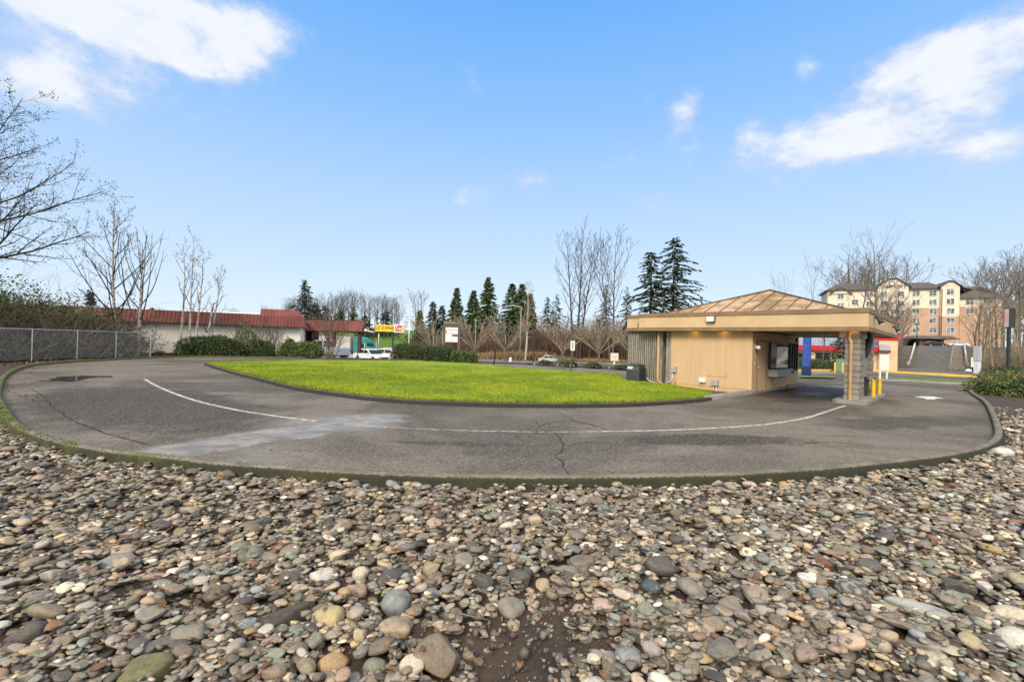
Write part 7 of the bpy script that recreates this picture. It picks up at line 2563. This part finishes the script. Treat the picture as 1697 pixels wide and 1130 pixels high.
def soil(x, y):
    r = 0.0
    for p, s_, k_ in SOIL:
        r = max(r, k_ * math.exp(-((x - p[0]) ** 2 + (y - p[1]) ** 2) / (2 * s_ * s_)))
    return r


NLM = len(LM)
ST_X, ST_Y, ST_Z, ST_A, ST_B, ST_C, ST_W, ST_H, ST_P, ST_T = [], [], [], [], [], [], [], [], [], []


def drop(x, y, a, b, c, yaw, lim, sink=.86, force=False):
    """settle one stone on the height field; returns its centre height or None"""
    i0, i1 = int((x - a - X0) / RES), int((x + a - X0) / RES) + 1
    j0, j1 = int((y - a - Y0g) / RES), int((y + a - Y0g) / RES) + 1
    if i0 < 0 or j0 < 0 or i1 >= nxg or j1 >= nyg:
        return None
    ux = X0 + (np.arange(i0, i1) + .5) * RES - x
    uy = Y0g + (np.arange(j0, j1) + .5) * RES - y
    cw, sw = math.cos(yaw), math.sin(yaw)
    U = (ux[None] * cw + uy[:, None] * sw) / a
    Vv = (-ux[None] * sw + uy[:, None] * cw) / b
    r2 = U * U + Vv * Vv
    m = r2 < 1
    if m.sum() < 3:
        return None
    if BLK[j0:j1, i0:i1][m].mean() > .10:
        return None
    pr = c * np.sqrt(np.clip(1 - r2, 0, 1))
    h = HM[j0:j1, i0:i1]
    con = np.sort((h + pr)[m])
    zc = float(con[int(len(con) * sink)] if not force else BED + .72 * c)
    if not force and ((OWN[j0:j1, i0:i1][m] < NLM) & (OWN[j0:j1, i0:i1][m] >= 0)).mean() > .10:
        return None
    if not force and zc > lim:
        return None
    topz = zc + pr
    up = m & (topz > h)
    h[up] = topz[up]
    OWN[j0:j1, i0:i1][up] = len(ST_X)
    return zc


def addst(x, y, z, a, b, c, yaw, hue, proto, tilt):
    for l, v in zip((ST_X, ST_Y, ST_Z, ST_A, ST_B, ST_C, ST_W, ST_H, ST_P, ST_T), (x, y, z, a, b, c, yaw, hue, proto, tilt)):
        l.append(v)


for (px, py, w_, h_, yaw, hue, kd, lab, sn) in LM:
    p = P(px, py, .0)
    k_ = p[1] / FPX
    a = w_ * k_ / 2
    ph = math.atan2(1.75, p[1])
    hs = h_ * k_ / 2
    kk = .72 if h_ > .7 * w_ else .55
    b = min(a, hs / math.sqrt(math.sin(ph) ** 2 + kk * kk * math.cos(ph) ** 2))
    if abs(yaw) > 20:
        b = min(b, a * .42)
    c = max(.02, min(b * (kk + .1), a * .95))
    z = drop(p[0], p[1], a, b, c, math.radians(yaw), 9, force=True)
    addst(p[0], p[1], BED + .72 * c if z is None else z, a, b, c, math.radians(yaw), hue, kd, (0, 0))
NL = len(LM)
rs_ = np.random.default_rng(77)
wts = np.array([.29, .17, .26, .13, .05, .045, .045, .012, .008, .018, .018, .006])
wts = wts / wts.sum()
wR = wts * np.array([1, .8, .8, 1.3, 2.0, 1, 1.2, 1, 1, 1.8, .6, 2.2])
wR /= wR.sum()
SHP = {}
n_try = 84000
for it in range(n_try):
    f = it / n_try
    yq = 1.7 + 15.4 * rs_.random() ** (1.75 if it % 3 else 1.2)
    xq = rs_.uniform(-1.16 * yq - .9, 1.16 * yq + .9)
    so_ = soil(xq, yq)
    if rs_.random() < so_ * (1.15 if it < n_try * .62 else .8):
        continue
    a = float(np.clip(rs_.lognormal(math.log(.043), .36), .02, .115))
    if it > n_try * .3:
        a *= .78
    if it > n_try * .62:
        a = float(np.clip(a * .55, .012, .04))
    if so_ > .3:
        a *= .7
    kd = rs_.random()
    pk = int(rs_.integers(0, 13)) if kd < .56 else (int(rs_.integers(13, 18)) if kd < .80 else int(rs_.integers(18, NPROTO)))
    b = a * rs_.uniform(.5, .9)
    c = b * (rs_.uniform(.30, .70) if xq > -2 else rs_.uniform(.26, .55))
    yaw = rs_.normal(0, .75)
    z = drop(xq, yq, a, b, c, yaw, BED + .065 + .4 * c + .045 * f)
    if z is None:
        continue
    hue = HN[rs_.choice(len(HN), p=wR if xq > 2.2 else wts)]
    addst(xq, yq, z, a, b, c, yaw, hue, pk, (rs_.normal(0, .16), rs_.normal(0, .16)))
NS = len(ST_X)
SX, SY, SZ, SA, SB, SCc, SW = [np.array(v) for v in (ST_X, ST_Y, ST_Z, ST_A, ST_B, ST_C, ST_W)]
# how much of each one the camera sees
top = np.bincount(OWN[OWN >= 0].ravel(), minlength=NS) * RES * RES
ph = np.arctan2(1.75, SY)
area = (top * np.sin(ph) + .9 * SA * SCc * np.cos(ph) * (top / (math.pi * SA * SB + 1e-9))) * (FPX / SY) ** 2
rel = np.stack([SX - CAM[0], SY - CAM[1], SZ - CAM[2]], 1)
fx_, rx_, ux_ = rel @ FWD, rel @ RIGHT, rel @ UPV
IMX, IMY = 848.5 + FPX * rx_ / fx_, 565 - FPX * ux_ / fx_
vis = (IMX > -20) & (IMX < 1717) & (IMY > 0) & (IMY < 1140)
area = np.where(vis, area, 0)
area[:NL] = 1e9
order = np.argsort(-area)
SEL = list(order[:298])
selset = set(int(i) for i in SEL)


def jitter_hue(hue, rng):
    c = np.array(XH[hue])
    return np.clip(c * rng.uniform(.74, 1.5) * (1 + rng.normal(0, .025, 3)), .01, .75)


def place(V, i, seed):
    rng = np.random.default_rng(seed)
    tx, ty = ST_T[i]
    cw, sw = math.cos(ST_W[i]), math.sin(ST_W[i])
    Rz = np.array([[cw, -sw, 0], [sw, cw, 0], [0, 0, 1]])
    Rx = np.array([[1, 0, 0], [0, math.cos(tx), -math.sin(tx)], [0, math.sin(tx), math.cos(tx)]])
    Ry = np.array([[math.cos(ty), 0, math.sin(ty)], [0, 1, 0], [-math.sin(ty), 0, math.cos(ty)]])
    fl = np.array([rng.choice([-1, 1]), 1, 1])
    return (V * np.array([ST_A[i], ST_B[i], ST_C[i]]) * 1.06) @ (Rz @ Rx @ Ry).T


# --- the rest of the bed: one mass of stones
Vs, Fs, Cs, o = [], [], [], 0
for i in range(NS):
    if i in selset:
        continue
    V = place((LOW if ST_A[i] >= .02 else TINY)[ST_P[i] if i >= NL else 0], i, i) + np.array([ST_X[i], ST_Y[i], ST_Z[i]])
    Vs.append(V)
    Fs.append((IC[2][1] if ST_A[i] >= .02 else IC[1][1]) + o)
    o += len(V)
    Cs.append(np.tile(jitter_hue(ST_H[i], np.random.default_rng(i)), (len(V), 1)))
me = np_mesh('cobble_bed', np.concatenate(Vs), np.concatenate(Fs), smooth=True, attrs={'stone': np.concatenate(Cs)})
tag(link_mesh('cobble_bed', me, M['stone']), 'bed of mixed grey, brown and tan river cobbles outside the kerb', 'cobbles', kind='stuff')

# --- the 300 that show largest, each its own object
LMX = np.array([[q[0], q[1]] for q in LM], float)
desc = {}
for i in SEL:
    i = int(i)
    if i < NL:
        desc[i] = LM[i][7]
        continue
    k = PRO[ST_P[i]]
    el_, fl = ST_B[i] / ST_A[i], ST_C[i] / ST_B[i]
    shp = 'broken' if k == 2 else 'blocky' if k == 1 else 'long' if el_ < .64 else 'flat' if fl < .5 else 'egg-shaped' if el_ < .78 else 'round'
    siz = 'large ' if ST_A[i] > .085 else 'small ' if ST_A[i] < .055 else ''
    d = LMX - np.array([IMX[i], IMY[i]])
    j = int(np.argmin((d[:, 0] ** 2 + (1.3 * d[:, 1]) ** 2)))
    dx, dy = IMX[i] - LMX[j, 0], IMY[i] - LMX[j, 1]
    relw = ('right of' if dx > 0 else 'left of') if abs(dx) > 1.2 * abs(dy) else ('in front of' if dy > 0 else 'behind')
    desc[i] = (siz + ST_H[i] + ' ' + shp, relw, j, math.hypot(dx, dy))
groups = {}
for i, v in desc.items():
    if isinstance(v, tuple):
        groups.setdefault(v[:3], []).append((v[3], i))
ordw = ['', 'second nearest ', 'third nearest ', 'fourth nearest ', 'fifth nearest ', 'sixth nearest ', 'seventh nearest ', 'eighth nearest ', 'ninth nearest ', 'tenth nearest ']
for (k_, relw, j), lst in groups.items():
    for n_, (_, i) in enumerate(sorted(lst)):
        pre = ordw[min(n_, 9)] if len(lst) > 1 and n_ else ('nearest ' if len(lst) > 1 else '')
        desc[i] = '%s%s cobble %s %s' % (pre, k_, relw, LM[j][8])
HI = [stone_shape(3, 900 + i, PRO[i]) for i in range(NPROTO)]
for n_, i in enumerate(SEL):
    i = int(i)
    if i < NL:
        V, sub = stone_shape(4, 400 + i, LM[i][6]), 4
        nz_ = np.array([mnoise.noise(tuple(v * 2.4 + i)) for v in V])
    else:
        V, sub = HI[ST_P[i]], 3
    V = place(V, i, i)
    base = jitter_hue(ST_H[i], np.random.default_rng(i)) if i >= NL else np.array(XH[ST_H[i]])
    C = np.tile(base, (len(V), 1))
    if i == 0:
        C = np.where((nz_ + V[:, 0] * -6 > .35)[:, None], np.array([.10, .09, .07]), C)
    elif i < NL and ST_H[i] == 'speckled':
        C = np.where((nz_ > .0)[:, None], np.array([.26, .26, .24]), np.array([.09, .095, .09]))
    elif i < NL and ST_H[i] == 'mossy':
        C = np.where((nz_ > .1)[:, None], np.array([.14, .15, .05]), C)
    big = ST_A[i] > .1 or (i < NL and LM[i][2] > 48)
    nm = 'boulder' if i < NL and 'boulder' in LM[i][7] else 'cobble'
    ob = link_mesh(nm, np_mesh(nm, V, IC[sub][1], smooth=True, attrs={'stone': C}), M['stone'])
    ob.location = (ST_X[i], ST_Y[i], ST_Z[i])
    tag(ob, desc[i], 'boulder' if nm == 'boulder' else 'stone', 'river cobbles in the bed outside the kerb')

# --- gravel chips in the soil
k = 4500
ys = 1.7 + 9 * RNG.random(k) ** 1.7
xs = RNG.uniform(-1.2, 1.2, k) * ys
nS = 1500
pk = RNG.integers(0, len(SOIL), nS)
sx2 = np.array([SOIL[q][0][0] for q in pk]) + RNG.normal(0, 1, nS) * np.array([SOIL[q][1] * 1.3 for q in pk])
sy2 = np.array([SOIL[q][0][1] for q in pk]) + RNG.normal(0, 1, nS) * np.array([SOIL[q][1] * 1.3 for q in pk])
xs, ys = np.concatenate([xs, sx2]), np.concatenate([ys, sy2])
Vb, Fb = ico(1)[0], ico(1)[1]
Vs, Fs, Cs, o = [], [], [], 0
for x, y in zip(xs, ys):
    i_, j_ = int((x - X0) / RES), int((y - Y0g) / RES)
    if not (0 <= i_ < nxg and 0 <= j_ < nyg) or BLK[j_, i_]:
        continue
    hz = HM[j_, i_]
    if hz > BED + .05:
        continue
    r = .0045 * math.exp(RNG.normal(.25, .5))
    V = Vb * (r * RNG.uniform(.7, 1.4, 3)) * (1 + RNG.normal(0, .12, (len(Vb), 1)))
    Vs.append(V + np.array([x, y, hz + r * .35 + (.025 if hz <= BED + 1e-4 else 0)]))
    Fs.append(Fb + o)
    o += len(V)
    Cs.append(np.tile(jitter_hue(HN[RNG.choice(len(HN), p=wts)], RNG) * .5, (len(V), 1)))
tag(link_mesh('gravel_chips', np_mesh('gravel_chips', np.concatenate(Vs), np.concatenate(Fs), attrs={'stone': np.concatenate(Cs)}), M['stone']), 'small stone chips lying in the soil between the cobbles', 'gravel', kind='stuff')

# --- bare soil between the stones, lumpy, just at the bed level
sxs = np.concatenate([np.arange(-6, 6.01, .04)])
sys_ = np.arange(1.4, 6.0, .04)
GX2, GY2 = np.meshgrid(sxs, sys_)
GZ2 = np.array([[BED + .010 + .020 * mnoise.noise((x * 2.3, y * 2.3, .5)) + .014 * mnoise.noise((x * 9, y * 9, 2.5)) for x in sxs] for y in sys_])
V = np.stack([GX2, GY2, GZ2], -1).reshape(-1, 3)
idx = np.arange(V.shape[0]).reshape(GX2.shape)
F = np.stack([idx[:-1, :-1], idx[:-1, 1:], idx[1:, 1:], idx[1:, :-1]], -1).reshape(-1, 4)
cc = V[F].mean(1)
F = F[~inside(KPOLY, cc[:, 0], cc[:, 1])]
tag(link_mesh('soil', np_mesh('soil', V, F, smooth=True), M['terrain']), kind='structure')


# ================================================================== FALLEN LEAVES, TWIGS, MOSS
def ground_z(x, y):
    i_, j_ = int((x - X0) / RES), int((y - Y0g) / RES)
    if 0 <= i_ < nxg and 0 <= j_ < nyg and not BLK[j_, i_]:
        return float(max(HM[j_, i_], BED + .03))
    return .004


def leaf_shape(size, curl, seed):
    rng = np.random.default_rng(seed)
    t = np.linspace(0, 1, 9)
    w_ = np.sin(np.pi * t ** .8) * .36 * (1 + rng.normal(0, .12, 9))
    L, R_, mid = [], [], []
    for a_, ww in zip(t, w_):
        z_ = curl * math.sin(a_ * 3.1) * .35
        mid.append((a_ - .5, 0, z_))
        L.append((a_ - .5 + rng.normal(0, .02), ww, z_ + ww * curl * 1.1))
        R_.append((a_ - .5 + rng.normal(0, .02), -ww, z_ + ww * curl * rng.uniform(.2, 1.4)))
    V = np.array(mid + L + R_) * size
    F = []
    for q in range(8):
        F += [(q, q + 1, 9 + q + 1, 9 + q), (q + 1, q, 18 + q, 18 + q + 1)]
    return V, np.array(F)


LEAVES = [(790, 1092, .095, .25, 'orange-brown dead leaf lying flat on the bare soil'), (287, 880, .13, .6, 'large curled pale brown dead leaf in the left half of the bed'), (862, 1098, .06, .5, 'crumpled dead leaf at the right rim of the bare soil'),
          (262, 1020, .095, .4, 'pinkish dead leaf in front of the pink-tan oval cobble'), (248, 1008, .085, .4, 'reddish dead leaf just behind the pinkish one'), (90, 1055, .10, .5, 'brown curled dead leaf beside the dark broken boulder'),
          (192, 866, .10, .3, 'orange dead leaf in the upper left of the bed'), (1258, 1052, .09, .3, 'orange dead leaf at the right of the bed near the angular grey block'), (460, 978, .085, .5, 'tan dead leaf left of the quartz block'),
          (836, 812, .07, .6, 'rust-coloured dead leaf upright under the kerb'), (1414, 1020, .07, .3, 'pale dead leaf below the speckled cobble'), (378, 694.5, .10, .3, 'single pale dead leaf on the asphalt inside the left bend'),
          (1485, 905, .08, .5, 'curled rust dead leaf in the right of the bed'), (700, 965, .07, .4, 'small tan dead leaf near the tan wedge on its point')]
for i, (px, py, sz_, cu, lab) in enumerate(LEAVES):
    p = P(px, py, 0)
    V, F = leaf_shape(sz_, cu, i)
    ob = link_mesh('dead_leaf', np_mesh('dead_leaf', V, F, smooth=True), M['leaf_dead'])
    ob.location = (p[0], p[1], ground_z(p[0], p[1]) + .012)
    ob.rotation_euler = (RNG.normal(0, .2), RNG.normal(0, .2), RNG.uniform(0, 6))
    tag(ob, lab, 'leaf', 'single dead leaves')
Vs, Fs, o = [], [], 0
k = 380
for i in range(k):
    if i < 230:
        y = 1.8 + 7 * RNG.random() ** 1.5
        x = RNG.uniform(-1.15, 1.15) * y
        if RNG.random() < .5:
            x = -abs(x) * .9
        if inside(KPOLY, np.array([x]), np.array([y]))[0] and RNG.random() < .96:
            continue
    else:
        q = OUT[RNG.integers(60, len(OUT) * 2 // 5)]
        x, y = q[0] + abs(RNG.normal(.25, .35)), q[1] + RNG.normal(0.1, .3)
    V, F = leaf_shape(RNG.uniform(.03, .09), RNG.uniform(.1, .7), int(i % 25))
    a = RNG.uniform(0, 6.28)
    R_ = np.array([[math.cos(a), -math.sin(a), 0], [math.sin(a), math.cos(a), 0], [0, 0, 1]])
    tl_ = RNG.normal(0, .3)
    Rx = np.array([[1, 0, 0], [0, math.cos(tl_), -math.sin(tl_)], [0, math.sin(tl_), math.cos(tl_)]])
    Vs.append(V @ (R_ @ Rx).T + np.array([x, y, ground_z(x, y) + .010]))
    Fs.append(F + o)
    o += len(V)
tag(link_mesh('fallen_leaves', np_mesh('fallen_leaves', np.concatenate(Vs), np.concatenate(Fs)), M['leaf_dead']), 'many small brown dead leaves scattered over cobbles and along the kerb', 'leaves', kind='stuff')
TW = [((533, 797), (565, 780), 'thin dry stem leaning up against the mossy kerb'), ((880, 1002), (906, 1014), 'short dark twig behind the bare soil patch'), ((760, 1030), (812, 1024), 'thin bent twig on the soil behind the orange-brown leaf'),
      ((1395, 1088), (1450, 1112), 'straight dry twig in the lower right of the bed'), ((672, 1060), (682, 1078), 'short curled twig beside the largest brown boulder'), ((1240, 1030), (1262, 1000), 'thin twig lying across stones near the angular grey block')]
for i, (a_, b_, lab) in enumerate(TW):
    p0, p1 = P(*a_, 0), P(*b_, 0)
    p0[2], p1[2] = ground_z(p0[0], p0[1]) + .01, ground_z(p1[0], p1[1]) + (.012 if i else .16)
    mid = (p0 + p1) / 2 + RNG.normal(0, .015, 3)
    mid[2] = max(mid[2], ground_z(mid[0], mid[1]) + .01)
    ob = MB().tube([p0 - p0, mid - p0, p1 - p0], [.005, .0045, .003], 6).build('twig', M['twig'], None, smooth=True)
    ob.location = tuple(p0)
    tag(ob, lab, 'twig', 'dry twigs on the cobbles')
# litter of fine twigs and rootlets
br = []
for _ in range(420):
    y = 1.8 + 4 * RNG.random() ** 1.4
    x = RNG.uniform(-1.15, 1.15) * y
    if inside(KPOLY, np.array([x]), np.array([y]))[0]:
        continue
    a = RNG.uniform(0, 6.28)
    L = RNG.uniform(.03, .11)
    t = np.linspace(0, 1, 4)[:, None]
    b_ = np.array([x, y, ground_z(x, y) + .006]) + t * L * np.array([math.cos(a), math.sin(a), RNG.normal(0, .15)]) + RNG.normal(0, .006, (4, 3))
    br.append((b_, np.full(4, .0016), 3))
V, F = tubes_np(br)
tag(link_mesh('twig_litter', np_mesh('twig_litter', V, F), M['bark_dark']), 'fine broken twigs and rootlets strewn between the cobbles', 'twig litter', kind='stuff')
# moss cushions along the left half of the kerb
n_ = 15000
q0 = RNG.uniform(40, int(len(OUT) * .72), n_)
q = q0.astype(int)
sc_ = np.exp(-((OUT[q, 0] + 10) / 6.0) ** 2)
mz = np.array([mnoise.noise((OUT[j, 0] * 1.7, OUT[j, 1] * 1.7, 4.0)) for j in q])
keep = (RNG.random(n_) < sc_ * .95) & (mz > -.25 + .4 * (1 - sc_))
q, qf = q[keep], (q0 - q)[keep]
_p, kn = offset_path(OUT, 0)
so_ = -RNG.triangular(.05, .13, .155, len(q))
zz = np.interp(-so_, [0, .05, .10, .135, .15, .2], [.085, .115, .116, .098, .05, -.03])
bx2 = OUT[q] + (OUT[q + 1] - OUT[q]) * qf[:, None]
C = np.stack([bx2[:, 0] + kn[q, 0] * so_, bx2[:, 1] + kn[q, 1] * so_, zz], 1) + RNG.normal(0, .008, (len(q), 3))
V, F = kites(C + (0, 0, .006), RNG.normal(0, .6, (len(q), 3)) + np.array([0, 0, .8]), rdir(len(q)), RNG.uniform(.012, .032, len(q)), RNG.uniform(.009, .02, len(q)))
M['moss'] = foliage('kerb_moss', (.15, .20, .015), (.07, .10, .012), 6, island=.3)
tag(link_mesh('kerb_moss', np_mesh('kerb_moss', V, F), M['moss']), 'bright green moss cushions on the left half of the kerb', 'moss', kind='stuff')
